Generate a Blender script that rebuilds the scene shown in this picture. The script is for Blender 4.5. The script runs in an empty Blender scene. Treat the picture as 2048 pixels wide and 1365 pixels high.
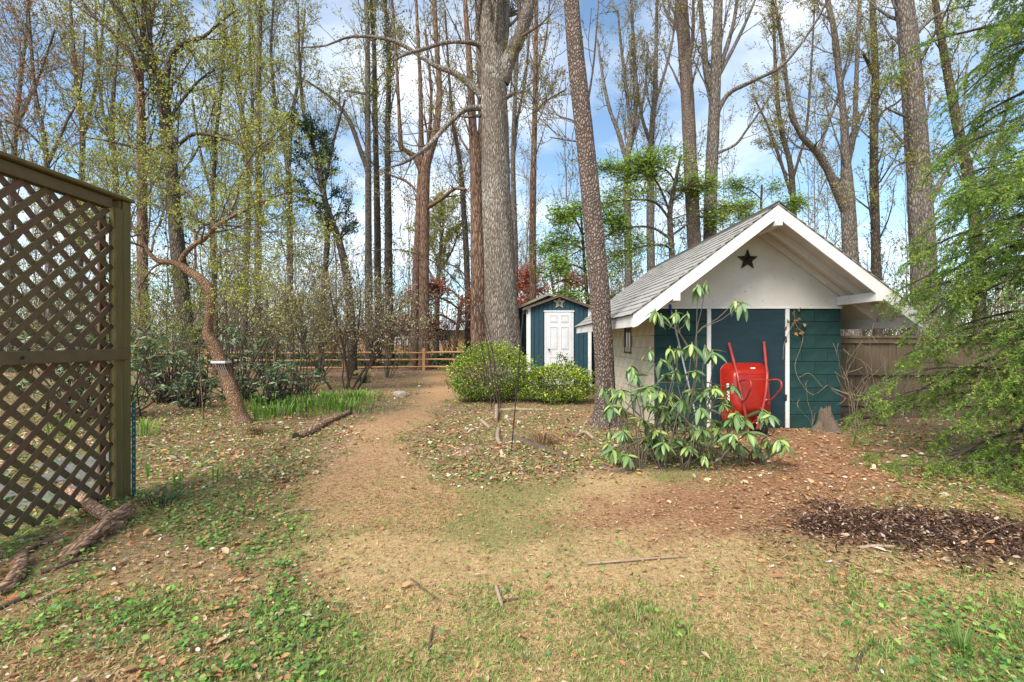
import bpy, bmesh, math
import numpy as np
from mathutils import Vector, Matrix

# ---------------------------------------------------------------- camera, sky, sun, exposure
SC = bpy.context.scene
COL = SC.collection
F, CX, CY, EYE = 910.2, 1024.0, 682.5, 1.32        # focal length in photo pixels, principal point, eye height
cam = bpy.data.cameras.new("camera")
cam.lens, cam.sensor_width, cam.sensor_fit = 16.0, 36.0, 'HORIZONTAL'
cam.clip_start, cam.clip_end = 0.05, 2000.0
cam_o = bpy.data.objects.new("camera", cam)
cam_o.location = (0, 0, EYE)
cam_o.rotation_euler = (math.radians(90), 0, 0)
COL.objects.link(cam_o)
SC.camera = cam_o

SUN_ELEV, SUN_AZ = math.radians(48), math.radians(215)     # azimuth clockwise from +Y (north): behind the camera, to the left
world = bpy.data.worlds.new("World")
SC.world = world
world.use_nodes = True
wn, wl = world.node_tree.nodes, world.node_tree.links
wn.clear()
w_out = wn.new('ShaderNodeOutputWorld')
w_bg = wn.new('ShaderNodeBackground'); w_bg.inputs['Strength'].default_value = 0.11
w_sky = wn.new('ShaderNodeTexSky'); w_sky.sky_type = 'NISHITA'; w_sky.sun_disc = False
w_sky.sun_elevation, w_sky.sun_rotation = SUN_ELEV, SUN_AZ
w_sky.air_density, w_sky.dust_density, w_sky.ozone_density = 1.0, 0.8, 0.6
w_tc = wn.new('ShaderNodeTexCoord')
w_sep = wn.new('ShaderNodeSeparateXYZ')
w_add = wn.new('ShaderNodeMath'); w_add.operation = 'ADD'; w_add.inputs[1].default_value = 0.22
w_max = wn.new('ShaderNodeMath'); w_max.operation = 'MAXIMUM'; w_max.inputs[1].default_value = 0.05
w_div = wn.new('ShaderNodeVectorMath'); w_div.operation = 'DIVIDE'
w_comb = wn.new('ShaderNodeCombineXYZ')
w_map = wn.new('ShaderNodeMapping'); w_map.inputs['Location'].default_value = (3.1, 1.35, 0.0); w_map.inputs['Scale'].default_value = (1.0, 1.0, 0.0)
w_noise = wn.new('ShaderNodeTexNoise'); w_noise.inputs['Scale'].default_value = 1.25
w_noise.inputs['Detail'].default_value = 9.0; w_noise.inputs['Roughness'].default_value = 0.55
w_ramp = wn.new('ShaderNodeValToRGB')
w_ramp.color_ramp.elements[0].position, w_ramp.color_ramp.elements[1].position = 0.43, 0.70
w_mix = wn.new('ShaderNodeMix'); w_mix.data_type = 'RGBA'
w_mix.inputs[7].default_value = (6.2, 6.5, 6.9, 1)
wl.new(w_tc.outputs['Generated'], w_sep.inputs[0])
wl.new(w_sep.outputs['Z'], w_add.inputs[0]); wl.new(w_add.outputs[0], w_max.inputs[0])
for k in range(3): wl.new(w_max.outputs[0], w_comb.inputs[k])
wl.new(w_tc.outputs['Generated'], w_div.inputs[0]); wl.new(w_comb.outputs[0], w_div.inputs[1])
wl.new(w_div.outputs[0], w_map.inputs[0]); wl.new(w_map.outputs[0], w_noise.inputs['Vector'])
wl.new(w_noise.outputs['Fac'], w_ramp.inputs[0]); wl.new(w_ramp.outputs[0], w_mix.inputs[0])
w_tint = wn.new('ShaderNodeMix'); w_tint.data_type = 'RGBA'; w_tint.blend_type = 'MULTIPLY'; w_tint.inputs[0].default_value = 1.0
w_tint.inputs[7].default_value = (1.03, 1.14, 1.13, 1)
wl.new(w_sky.outputs[0], w_tint.inputs[6]); wl.new(w_tint.outputs[2], w_mix.inputs[6]); wl.new(w_mix.outputs[2], w_bg.inputs['Color'])
wl.new(w_bg.outputs[0], w_out.inputs[0])

sun = bpy.data.lights.new("sun", 'SUN')
sun.energy, sun.angle, sun.color = 3.2, math.radians(38), (1.0, 0.92, 0.80)
sun_o = bpy.data.objects.new("sun", sun)
sd = Vector((math.sin(SUN_AZ) * math.cos(SUN_ELEV), math.cos(SUN_AZ) * math.cos(SUN_ELEV), math.sin(SUN_ELEV)))
sun_o.rotation_euler = sd.to_track_quat('Z', 'Y').to_euler()
sun_o.location = (0, 0, 40)
COL.objects.link(sun_o)

SC.view_settings.view_transform = 'Standard'
SC.view_settings.look = 'None'
SC.view_settings.exposure = 1.05
SC.view_settings.gamma = 1.0
SC.view_settings.use_curve_mapping = False
SC.cycles.max_bounces = 5
SC.cycles.diffuse_bounces = 3
SC.cycles.transparent_max_bounces = 4

# ---------------------------------------------------------------- helpers
rng = np.random.default_rng(7)


def px(x, y, Y):
    """The point seen at photo pixel (x, y) at distance Y in front of the camera."""
    return np.array([(x - CX) * Y / F, Y, EYE - (y - CY) * Y / F])


def gpx(x, y):
    """The ground point seen at photo pixel (x, y)."""
    Y = F * EYE / (y - CY)
    return np.array([(x - CX) * Y / F, Y, 0.0])


def _h(ix, iy, seed):
    n = (ix.astype(np.int64) * 374761393 + iy.astype(np.int64) * 668265263 + seed * 974634777) & 0x7fffffff
    n = ((n ^ (n >> 13)) * 1274126177) & 0x7fffffff
    return ((n ^ (n >> 16)) & 0xffff) / 65535.0


def vnoise(x, y, scale, seed=0, octaves=3):
    x = np.asarray(x, float) * scale; y = np.asarray(y, float) * scale
    out = 0.0; amp = 1.0; tot = 0.0
    for o in range(octaves):
        ix, iy = np.floor(x), np.floor(y)
        fx, fy = x - ix, y - iy
        fx = fx * fx * (3 - 2 * fx); fy = fy * fy * (3 - 2 * fy)
        a, b = _h(ix, iy, seed + o), _h(ix + 1, iy, seed + o)
        c, d = _h(ix, iy + 1, seed + o), _h(ix + 1, iy + 1, seed + o)
        out = out + amp * ((a * (1 - fx) + b * fx) * (1 - fy) + (c * (1 - fx) + d * fx) * fy)
        tot += amp; amp *= 0.5; x = x * 2.03 + 17.3; y = y * 2.03 + 9.1
    return out / tot


def smooth(e0, e1, x):
    t = np.clip((x - e0) / (e1 - e0), 0, 1)
    return t * t * (3 - 2 * t)


def ground_z(x, y):
    x = np.asarray(x, float); y = np.asarray(y, float)
    z = 0.05 * (vnoise(x, y, 0.5, 3, 2) - 0.5) + 0.018 * (vnoise(x, y, 2.6, 5, 2) - 0.5)
    z = z + 0.10 * np.exp(-(((x - 2.7) / 0.9) ** 2 + ((y - 2.95) / 0.55) ** 2))     # mulch mound
    z = z + 0.05 * np.exp(-(((x + 3.9) / 0.5) ** 2 + ((y - 7.2) / 0.4) ** 2))
    return z


def gz(x, y):
    return float(ground_z(np.array([x]), np.array([y]))[0])


def norm(v):
    return v / np.maximum(np.linalg.norm(v, axis=-1, keepdims=True), 1e-9)


class Buf:
    """Collects polygons; build() links them as ONE mesh object."""
    def __init__(s):
        s.v, s.c, s.f, s.n = [], [], [], 0

    def add(s, v, faces, col=None):
        v = np.asarray(v, np.float32).reshape(-1, 3)
        faces = np.asarray(faces, np.int64)
        s.v.append(v); s.f.append(faces + s.n)
        c = np.ones((len(v), 4), np.float32)
        if col is not None: c[:, :3] = col
        s.c.append(c); s.n += len(v)

    def data(s, name, mat, origin=(0, 0, 0), smooth_=True):
        me = bpy.data.meshes.new(name)
        v = np.concatenate(s.v) - np.asarray(origin, np.float32)
        loops = np.concatenate([f.ravel() for f in s.f]).astype(np.int32)
        tot = np.concatenate([np.full(len(f), f.shape[1], np.int32) for f in s.f])
        start = np.concatenate([[0], np.cumsum(tot)[:-1]]).astype(np.int32)
        me.vertices.add(len(v)); me.vertices.foreach_set('co', v.astype(np.float32).ravel())
        me.loops.add(len(loops)); me.loops.foreach_set('vertex_index', loops)
        me.polygons.add(len(tot)); me.polygons.foreach_set('loop_start', start)
        me.update(calc_edges=True)
        if smooth_: me.polygons.foreach_set('use_smooth', np.ones(len(tot), bool))
        a = me.attributes.new('Col', 'FLOAT_COLOR', 'POINT')
        a.data.foreach_set('color', np.concatenate(s.c).ravel())
        me.materials.append(mat)
        return me

    def build(s, name, mat, parent=None, smooth_=True, origin=None):
        if origin is None: origin = parent_origin(parent)
        return link(name, s.data(name, mat, origin, smooth_), parent)


def parent_origin(p):
    o = np.zeros(3)
    while p is not None:
        o = o + np.array(p.location); p = p.parent
    return o


def link(name, me, parent=None):
    o = bpy.data.objects.new(name, me)
    COL.objects.link(o)
    if parent is not None: o.parent = parent
    return o


def tag(o, label=None, cat=None, group=None, kind=None):
    if label: o['label'] = label
    if cat: o['category'] = cat
    if group: o['group'] = group
    if kind: o['kind'] = kind
    return o


def thing(name, label, cat, loc=(0, 0, 0), group=None):
    o = bpy.data.objects.new(name, None)
    o.empty_display_size = 0.1
    o.location = [float(c) for c in loc]
    COL.objects.link(o)
    return tag(o, label, cat, group)


def box_mesh(name, size, mat, bevel=0.0, rot=None, seg=1):
    bm = bmesh.new()
    bmesh.ops.create_cube(bm, size=1.0)
    bmesh.ops.scale(bm, vec=size, verts=bm.verts)
    if bevel > 0:
        bmesh.ops.bevel(bm, geom=bm.edges[:], offset=bevel, segments=seg, affect='EDGES', profile=0.6)
    if rot is not None: bmesh.ops.transform(bm, matrix=rot.to_4x4(), verts=bm.verts)
    me = bpy.data.meshes.new(name); bm.to_mesh(me); bm.free()
    me.materials.append(mat)
    return me


def box(name, mn, mx, mat, parent=None, bevel=0.004):
    """An axis-aligned bevelled board between two world corners."""
    mn, mx = np.array(mn, float), np.array(mx, float)
    o = link(name, box_mesh(name, mx - mn, mat, bevel), parent)
    o.location = [float(c) for c in (mn + mx) / 2 - parent_origin(parent)]
    return o


def beam(name, a, b, w, h, mat, parent=None, bevel=0.004, up=(0, 0, 1)):
    """A bar of section w x h from a to b (world)."""
    a, b = Vector([float(c) for c in a]), Vector([float(c) for c in b])
    d = (b - a); L = d.length; d.normalize()
    s = d.cross(Vector(up)).normalized(); u = s.cross(d)
    rot = Matrix((s, d, u)).transposed()
    o = link(name, box_mesh(name, (w, L, h), mat, bevel, rot), parent)
    o.location = (a + b) / 2 - Vector([float(c) for c in parent_origin(parent)])
    return o


def prism(name, outline, axis, lo, hi, mat, parent=None, bevel=0.0):
    """A polygon outline (list of 2D points) extruded along an axis ('x','y','z')."""
    bm = bmesh.new()
    def p3(p, t):
        return {'x': (t, p[0], p[1]), 'y': (p[0], t, p[1]), 'z': (p[0], p[1], t)}[axis]
    org = parent_origin(parent)
    a = [bm.verts.new(np.array(p3(p, lo)) - org) for p in outline]
    b = [bm.verts.new(np.array(p3(p, hi)) - org) for p in outline]
    n = len(outline)
    bm.faces.new(a); bm.faces.new(b[::-1])
    for i in range(n): bm.faces.new((a[i], b[i], b[(i + 1) % n], a[(i + 1) % n]))
    bmesh.ops.recalc_face_normals(bm, faces=bm.faces)
    if bevel: bmesh.ops.bevel(bm, geom=bm.edges[:], offset=bevel, segments=1, affect='EDGES')
    me = bpy.data.meshes.new(name); bm.to_mesh(me); bm.free()
    me.materials.append(mat)
    return link(name, me, parent)


# ---- tubes and branches, many at a time
def tubes(buf, P, R, sides=3, col=None, twist=None):
    """P (B,N,3) centre lines, R (B,N) radii."""
    P = np.asarray(P, float); R = np.asarray(R, float)
    if P.ndim == 2: P, R = P[None], R[None]
    B, N, _ = P.shape
    T = norm(np.gradient(P, axis=1))
    mean = norm(P[:, -1] - P[:, 0])
    ref = np.where(np.abs(mean[:, 2:3]) > 0.8, np.array([[1.0, 0.17, 0]]), np.array([[0.05, 0.1, 1.0]]))
    U = norm(np.cross(T, ref[:, None, :])); V = np.cross(T, U)
    a = np.arange(sides) * 2 * math.pi / sides
    ring = U[:, :, None, :] * np.cos(a)[None, None, :, None] + V[:, :, None, :] * np.sin(a)[None, None, :, None]
    Rr = R[:, :, None] if R.ndim == 2 else R
    verts = P[:, :, None, :] + ring * Rr[..., None]
    b, n, k = np.meshgrid(np.arange(B), np.arange(N - 1), np.arange(sides), indexing='ij')
    k2 = (k + 1) % sides
    i00 = (b * N + n) * sides + k; i01 = (b * N + n) * sides + k2
    i10 = (b * N + n + 1) * sides + k; i11 = (b * N + n + 1) * sides + k2
    faces = np.stack([i00, i01, i11, i10], -1).reshape(-1, 4)
    buf.add(verts.reshape(-1, 3), faces, col)


def ribbons(buf, P, R, rg):
    """The thinnest twigs (well under a pixel): one narrow strip each, turned at random."""
    B, N, _ = P.shape
    T = norm(P[:, -1] - P[:, 0]); S = norm(np.cross(T, rg.normal(size=(B, 3))))[:, None, :] * R[..., None] * 1.15
    v = np.stack([P - S, P + S], 2)
    b, n = np.meshgrid(np.arange(B), np.arange(N - 1), indexing='ij')
    i = ((b * N + n) * 2).reshape(-1, 1)
    buf.add(v.reshape(-1, 3), i + [[0, 1, 3, 2]])


def leaf6(buf, rg, pos, size, col, aspect=0.55, flat=0.85):
    """Curled dead leaves: six corners, folded along the midrib."""
    M_ = len(pos)
    d = rg.normal(size=(M_, 3)); d[:, 2] *= (1 - flat); d = norm(d)
    nrm = rg.normal(size=(M_, 3)) * 0.45; nrm[:, 2] = 1.0
    s = norm(np.cross(d, nrm)); n = np.cross(s, d)
    L = np.asarray(size)[:, None]; w = L * aspect * 0.5 * rg.uniform(0.7, 1.2, (M_, 1)); cu = L * rg.uniform(0.02, 0.28, (M_, 1))
    v = np.stack([pos, pos + d * L * 0.28 + s * w * 0.9 + n * cu * 0.7, pos + d * L * 0.68 + s * w * rg.uniform(0.5, 0.9, (M_, 1)) + n * cu, pos + d * L + n * cu * 0.5,
                  pos + d * L * 0.66 - s * w * rg.uniform(0.5, 0.9, (M_, 1)) + n * cu, pos + d * L * 0.30 - s * w + n * cu * 0.7], 1)
    i = np.arange(M_)[:, None] * 6
    buf.add(v.reshape(-1, 3), np.concatenate([i + [[0, 1, 2, 3]], i + [[0, 3, 4, 5]]]), np.repeat(col, 6, axis=0))


def cap(buf, P, R, sides, col=None, end=-1):
    """A slightly pushed-in disc that closes the end of a tube."""
    c = P[end]; t = norm(P[end] - P[end - 1 if end == -1 else end + 1])
    u = norm(np.cross(t, [0.31, 0.2, 0.93])); v = np.cross(t, u)
    a = np.arange(sides) * 2 * math.pi / sides
    ring = c + (u[None] * np.cos(a)[:, None] + v[None] * np.sin(a)[:, None]) * R[end] * 1.02
    buf.add(np.vstack([ring, c[None] + t * R[end] * 0.1]), [[i, (i + 1) % sides, sides] for i in range(sides)], col)


def spline(pts, n):
    """Catmull-Rom through the rows of pts (any number of columns), n samples."""
    p = np.asarray(pts, float)
    p = np.vstack([2 * p[0] - p[1], p, 2 * p[-1] - p[-2]])
    t = np.linspace(0, len(p) - 3 - 1e-6, n)
    i = np.floor(t).astype(int); f = (t - i)[:, None]
    a, b, c, d = p[i], p[i + 1], p[i + 2], p[i + 3]
    return 0.5 * (2 * b + (c - a) * f + (2 * a - 5 * b + 4 * c - d) * f ** 2 + (3 * b - a - 3 * c + d) * f ** 3)


def sub(rg, P, R, per, t0, t1, length, ang, npts, up, wig, ratio, tip, by_t=0.5):
    """Grow `per` child branches from every branch in P."""
    if P.ndim == 2: P, R = P[None], R[None]
    B, N, _ = P.shape
    M = B * per
    bi = np.repeat(np.arange(B), per)
    t = t0 + (t1 - t0) * (np.tile(np.arange(per), B) + rg.random(M)) / per
    q = t * (N - 1); i = np.minimum(q.astype(int), N - 2); f = (q - i)[:, None]
    pos = P[bi, i] * (1 - f) + P[bi, i + 1] * f
    r0 = R[bi, i] * (1 - f[:, 0]) + R[bi, i + 1] * f[:, 0]
    tan = norm(P[bi, i + 1] - P[bi, i])
    perp = norm(np.cross(tan, rg.normal(size=(M, 3))))
    a = rg.uniform(ang[0], ang[1], M)[:, None]
    d = norm(tan * np.cos(a) + perp * np.sin(a))
    L = rg.uniform(length[0], length[1], M) * (1 - by_t * (t - t0) / max(t1 - t0, 1e-6))
    step = (L / (npts - 1))[:, None]
    out = np.zeros((M, npts, 3)); out[:, 0] = pos
    for k in range(1, npts):
        d = norm(d + np.array([0, 0, up]) + rg.normal(size=(M, 3)) * wig)
        pos = pos + d * step; out[:, k] = pos
    rr = np.maximum(r0 * ratio, tip)
    R2 = rr[:, None] * (1 - np.linspace(0, 1, npts)[None] ** 0.8) + tip * np.linspace(0, 1, npts)[None]
    return out, R2


def leaf_cards(buf, rg, pos, size, col, aspect=0.5, flat=0.0, direc=None, fold=0.15):
    """Pointed leaves folded along the midrib: 4 corners, two triangles each."""
    M = len(pos)
    d = rg.normal(size=(M, 3)) if direc is None else direc + rg.normal(size=(M, 3)) * 0.35
    d[:, 2] *= (1 - flat)
    d = norm(d)
    nrm = rg.normal(size=(M, 3)); nrm[:, 2] = np.abs(nrm[:, 2]) + flat * 3
    s = norm(np.cross(d, nrm)); n = np.cross(s, d)
    size = np.broadcast_to(np.asarray(size, float), (M,))[:, None]
    w = size * aspect * 0.5
    mid = pos + d * size * 0.45 + n * size * fold
    v = np.stack([pos, mid + s * w, pos + d * size, mid - s * w], 1)
    base = np.arange(M)[:, None] * 4
    faces = np.concatenate([base + np.array([[0, 1, 2]]), base + np.array([[0, 2, 3]])])
    buf.add(v.reshape(-1, 3), faces, np.repeat(np.asarray(col), 4, axis=0))


def pick(rg, M, palette, jitter=0.18, weights=None):
    pal = np.asarray(palette, float)
    c = pal[rg.choice(len(pal), M, p=weights)]
    return np.clip(c * (1 + rg.normal(size=(M, 1)) * jitter), 0.004, 0.95)


def along(rg, P, M, t0=0.25):
    """M random points on the branches P."""
    B, N, _ = P.shape
    b = rg.integers(0, B, M); q = (t0 + (1 - t0) * rg.random(M)) * (N - 1)
    i = np.minimum(q.astype(int), N - 2); f = (q - i)[:, None]
    return P[b, i] * (1 - f) + P[b, i + 1] * f


# ---------------------------------------------------------------- materials
def new_mat(name):
    m = bpy.data.materials.new(name); m.use_nodes = True
    n, l = m.node_tree.nodes, m.node_tree.links
    return m, n, l, n['Principled BSDF']


def noise_node(n, l, scale, detail=5, rough=0.6, vec_scale=(1, 1, 1), coord='Object'):
    tc = n.new('ShaderNodeTexCoord'); mp = n.new('ShaderNodeMapping'); mp.inputs['Scale'].default_value = vec_scale
    nz = n.new('ShaderNodeTexNoise'); nz.inputs['Scale'].default_value = scale
    nz.inputs['Detail'].default_value = detail; nz.inputs['Roughness'].default_value = rough
    l.new(tc.outputs[coord], mp.inputs[0]); l.new(mp.outputs[0], nz.inputs['Vector'])
    return nz


def ramp(n, l, fac, stops):
    r = n.new('ShaderNodeValToRGB')
    e = r.color_ramp.elements
    while len(e) < len(stops): e.new(0.5)
    for k, (p, c) in enumerate(stops):
        e[k].position = p; e[k].color = (*c, 1)
    l.new(fac, r.inputs[0])
    return r


def bump(n, l, b, height, strength=0.4, dist=0.01):
    bp = n.new('ShaderNodeBump'); bp.inputs['Strength'].default_value = strength; bp.inputs['Distance'].default_value = dist
    l.new(height, bp.inputs['Height']); l.new(bp.outputs[0], b.inputs['Normal'])


def leaf_mat(name, rough=0.6, trans=0.35, spec=0.3):
    m, n, l, b = new_mat(name)
    at = n.new('ShaderNodeAttribute'); at.attribute_name = 'Col'
    b.inputs['Roughness'].default_value = rough
    b.inputs['Specular IOR Level'].default_value = spec
    l.new(at.outputs['Color'], b.inputs['Base Color'])
    if trans > 0:
        tr = n.new('ShaderNodeBsdfTranslucent'); mx = n.new('ShaderNodeMixShader'); mx.inputs[0].default_value = trans
        l.new(at.outputs['Color'], tr.inputs['Color'])
        out = n['Material Output']
        l.new(b.outputs[0], mx.inputs[1]); l.new(tr.outputs[0], mx.inputs[2]); l.new(mx.outputs[0], out.inputs['Surface'])
    return m


def paint_mat(name, c, c2=None, rough=0.6, dirt=0.35, scale=6.0, grain=(1, 1, 1), bump_s=0.15, spec=0.3, wear=None):
    m, n, l, b = new_mat(name)
    c2 = c2 if c2 else tuple(x * 0.7 for x in c)
    nz = noise_node(n, l, scale, 8, 0.65, grain)
    r = ramp(n, l, nz.outputs['Fac'], [(0.5 - dirt * 0.45, c2), (0.5 + dirt * 0.25, c)])
    src = r.outputs[0]
    if wear:
        nz2 = noise_node(n, l, scale * 7, 6, 0.7, grain)
        r2 = ramp(n, l, nz2.outputs['Fac'], [(0.63, (0, 0, 0)), (0.68, (1, 1, 1))])
        mx = n.new('ShaderNodeMix'); mx.data_type = 'RGBA'; mx.inputs[7].default_value = (*wear, 1)
        l.new(r2.outputs[0], mx.inputs[0]); l.new(src, mx.inputs[6]); src = mx.outputs[2]
    l.new(src, b.inputs['Base Color'])
    b.inputs['Roughness'].default_value = rough; b.inputs['Specular IOR Level'].default_value = spec
    nb = noise_node(n, l, scale * 9, 4, 0.6, grain)
    bump(n, l, b, nb.outputs['Fac'], bump_s, 0.006)
    return m


def bark_mat(name, crack, mid, light, scale=(16, 16, 4), patch=None, strength=1.0, moss=None):
    m, n, l, b = new_mat(name)
    tc = n.new('ShaderNodeTexCoord')
    warp = n.new('ShaderNodeTexNoise'); warp.inputs['Scale'].default_value = 3.0
    l.new(tc.outputs['Object'], warp.inputs['Vector'])
    va = n.new('ShaderNodeVectorMath'); va.operation = 'MULTIPLY_ADD'; va.inputs[1].default_value = (0.12, 0.12, 0.2)
    l.new(warp.outputs['Color'], va.inputs[0]); l.new(tc.outputs['Object'], va.inputs[2])
    mp = n.new('ShaderNodeMapping'); mp.inputs['Scale'].default_value = scale
    l.new(va.outputs[0], mp.inputs[0])
    vo = n.new('ShaderNodeTexVoronoi'); vo.feature = 'DISTANCE_TO_EDGE'; vo.inputs['Scale'].default_value = 1.0
    l.new(mp.outputs[0], vo.inputs['Vector'])
    r = ramp(n, l, vo.outputs['Distance'], [(0.0, crack), (0.12, mid), (0.38, light)])
    nz = noise_node(n, l, 9.0, 8, 0.7, (1, 1, 0.5))
    mx = n.new('ShaderNodeMix'); mx.data_type = 'RGBA'; mx.blend_type = 'OVERLAY'; mx.inputs[0].default_value = 0.7
    l.new(r.outputs[0], mx.inputs[6]); l.new(nz.outputs['Fac'], mx.inputs[7])
    src = mx.outputs[2]
    if patch:                                         # lichen or moss in patches of its own
        nz2 = noise_node(n, l, 1.1, 6, 0.7, (1, 1, 0.35))
        r2 = ramp(n, l, nz2.outputs['Fac'], [(patch[1], (0, 0, 0)), (patch[1] + 0.14, (1, 1, 1))])
        m2 = n.new('ShaderNodeMix'); m2.data_type = 'RGBA'; m2.inputs[7].default_value = (*patch[0], 1)
        mm = n.new('ShaderNodeMath'); mm.operation = 'MULTIPLY'
        r3 = ramp(n, l, vo.outputs['Distance'], [(0.05, (0, 0, 0)), (0.2, (1, 1, 1))])
        l.new(r2.outputs[0], mm.inputs[0]); l.new(r3.outputs[0], mm.inputs[1])
        l.new(mm.outputs[0], m2.inputs[0]); l.new(src, m2.inputs[6]); src = m2.outputs[2]
    l.new(src, b.inputs['Base Color'])
    b.inputs['Roughness'].default_value = 0.9; b.inputs['Specular IOR Level'].default_value = 0.15
    ad = n.new('ShaderNodeMath'); ad.operation = 'MULTIPLY_ADD'; ad.inputs[1].default_value = 0.25
    mn = n.new('ShaderNodeMath'); mn.operation = 'MINIMUM'; mn.inputs[1].default_value = 0.4
    l.new(vo.outputs['Distance'], mn.inputs[0])
    l.new(nz.outputs['Fac'], ad.inputs[0]); l.new(mn.outputs[0], ad.inputs[2])
    bump(n, l, b, ad.outputs[0], strength, 0.05)
    return m


M = {}
M['leaf'] = leaf_mat('leaf', 0.55, 0.35)
M['needle'] = leaf_mat('needle', 0.55, 0.4)
M['gloss_leaf'] = leaf_mat('gloss_leaf', 0.38, 0.15, 0.5)
M['litter'] = leaf_mat('dead_leaf', 0.8, 0.1, 0.15)
M['bark_poplar'] = bark_mat('bark_poplar', (0.06, 0.045, 0.035), (0.20, 0.165, 0.135), (0.34, 0.30, 0.26), (27, 27, 4.5), ((0.54, 0.52, 0.48), 0.52))
M['bark_block'] = bark_mat('bark_block', (0.045, 0.032, 0.028), (0.17, 0.125, 0.105), (0.30, 0.245, 0.21), (30, 30, 15))
M['bark_grey'] = bark_mat('bark_grey', (0.05, 0.042, 0.036), (0.165, 0.14, 0.118), (0.27, 0.235, 0.205), (20, 20, 5))
M['bark_dark'] = bark_mat('bark_dark', (0.03, 0.023, 0.018), (0.095, 0.074, 0.056), (0.17, 0.138, 0.106), (18, 18, 5), ((0.13, 0.14, 0.04), 0.6))
M['bark_red'] = bark_mat('bark_red', (0.05, 0.03, 0.022), (0.19, 0.115, 0.08), (0.29, 0.195, 0.145), (16, 16, 2.5))
M['bark_orange'] = bark_mat('bark_orange', (0.11, 0.055, 0.03), (0.33, 0.20, 0.12), (0.48, 0.33, 0.22), (60, 60, 16), ((0.36, 0.33, 0.27), 0.55))
M['twig'] = paint_mat('twig', (0.15, 0.118, 0.09), (0.075, 0.056, 0.044), 0.9, 0.4, 4)
M['twig_pale'] = paint_mat('twig_pale', (0.30, 0.24, 0.17), (0.16, 0.12, 0.085), 0.9, 0.4, 6)
M['twig_dark'] = paint_mat('twig_dark', (0.075, 0.055, 0.045), (0.035, 0.026, 0.022), 0.9, 0.4, 4)
M['white'] = paint_mat('white_paint', (0.74, 0.735, 0.72), (0.60, 0.58, 0.55), 0.6, 0.5, 3.0, (1, 1, 1), 0.15, 0.3, (0.42, 0.37, 0.31))
M['white_clean'] = paint_mat('white_door_paint', (0.60, 0.605, 0.62), (0.54, 0.54, 0.55), 0.45, 0.3, 5.0)
M['gable'] = paint_mat('gable_paint', (0.70, 0.68, 0.645), (0.55, 0.515, 0.48), 0.7, 0.7, 1.6, (1, 1, 1), 0.12, 0.2, (0.40, 0.35, 0.30))
M['cream'] = paint_mat('cream_block_paint', (0.66, 0.60, 0.49), (0.46, 0.38, 0.27), 0.8, 0.6, 3.5, (1, 1, 1), 0.5, 0.2)
M['teal'] = paint_mat('teal_block_paint', (0.019, 0.060, 0.058), (0.008, 0.028, 0.030), 0.7, 0.55, 5.0, (1, 1, 1), 0.5, 0.25)
M['teal_door'] = paint_mat('blue_door_paint', (0.016, 0.040, 0.053), (0.010, 0.027, 0.037), 0.6, 0.6, 3.0, (1, 1, 6), 0.15, 0.3)
M['teal_board'] = paint_mat('blue_board_paint', (0.020, 0.062, 0.085), (0.012, 0.040, 0.056), 0.65, 0.5, 5.0, (6, 6, 1), 0.25, 0.3)
M['green_wall'] = paint_mat('green_wall_paint', (0.010, 0.045, 0.045), (0.006, 0.028, 0.03), 0.7, 0.5, 5.0)
M['mortar_teal'] = paint_mat('teal_joint_paint', (0.009, 0.030, 0.031), (0.006, 0.02, 0.022), 0.8)
M['mortar_cream'] = paint_mat('cream_joint_paint', (0.48, 0.42, 0.33), (0.36, 0.30, 0.22), 0.85)
M['shingle'] = paint_mat('asphalt_shingle', (0.36, 0.35, 0.33), (0.22, 0.21, 0.195), 0.9, 0.8, 9.0, (1, 1, 1), 0.6, 0.15, (0.42, 0.40, 0.37))
M['roof_dark'] = paint_mat('dark_roof_felt', (0.06, 0.052, 0.045), (0.035, 0.03, 0.027), 0.9, 0.5, 8.0)
M['roof_brown'] = paint_mat('brown_roof', (0.17, 0.11, 0.08), (0.09, 0.065, 0.05), 0.9, 0.6, 8.0)
M['roof_moss'] = paint_mat('mossy_roof', (0.30, 0.28, 0.22), (0.13, 0.135, 0.085), 0.9, 0.7, 6.0)
M['lattice'] = paint_mat('mossy_lattice_wood', (0.155, 0.112, 0.066), (0.085, 0.07, 0.032), 0.85, 0.8, 5.0, (1, 1, 1), 0.4, 0.15)
M['lattice_red'] = paint_mat('stained_lattice_wood', (0.15, 0.09, 0.066), (0.10, 0.068, 0.04), 0.85, 0.8, 5.0, (1, 1, 1), 0.4, 0.15)
M['post'] = paint_mat('mossy_post_wood', (0.165, 0.128, 0.06), (0.08, 0.078, 0.024), 0.85, 0.9, 4.0, (4, 4, 0.5), 0.4, 0.15)
M['fence'] = paint_mat('weathered_fence_wood', (0.175, 0.125, 0.085), (0.060, 0.055, 0.030), 0.9, 0.9, 2.2, (4, 4, 0.8), 0.4, 0.1)
M['cedar'] = paint_mat('cedar_rail_wood', (0.50, 0.30, 0.14), (0.33, 0.185, 0.08), 0.8, 0.6, 5.0, (1, 3, 3), 0.3, 0.2)
M['red'] = paint_mat('red_enamel', (0.31, 0.014, 0.005), (0.22, 0.009, 0.004), 0.32, 0.4, 4.0, (1, 1, 1), 0.03, 0.5, (0.16, 0.02, 0.014))
M['red_tube'] = paint_mat('faded_red_steel', (0.36, 0.045, 0.04), (0.25, 0.03, 0.028), 0.42, 0.5, 8.0, (1, 1, 1), 0.05, 0.5, (0.13, 0.07, 0.05))
M['rubber'] = paint_mat('black_rubber', (0.02, 0.019, 0.018), (0.03, 0.026, 0.022), 0.8)
M['grey_rim'] = paint_mat('pale_grey_rim', (0.62, 0.63, 0.65), (0.5, 0.5, 0.5), 0.5)
M['steel'] = paint_mat('bright_bolt_steel', (0.55, 0.53, 0.50), (0.3, 0.28, 0.26), 0.4)
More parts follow.
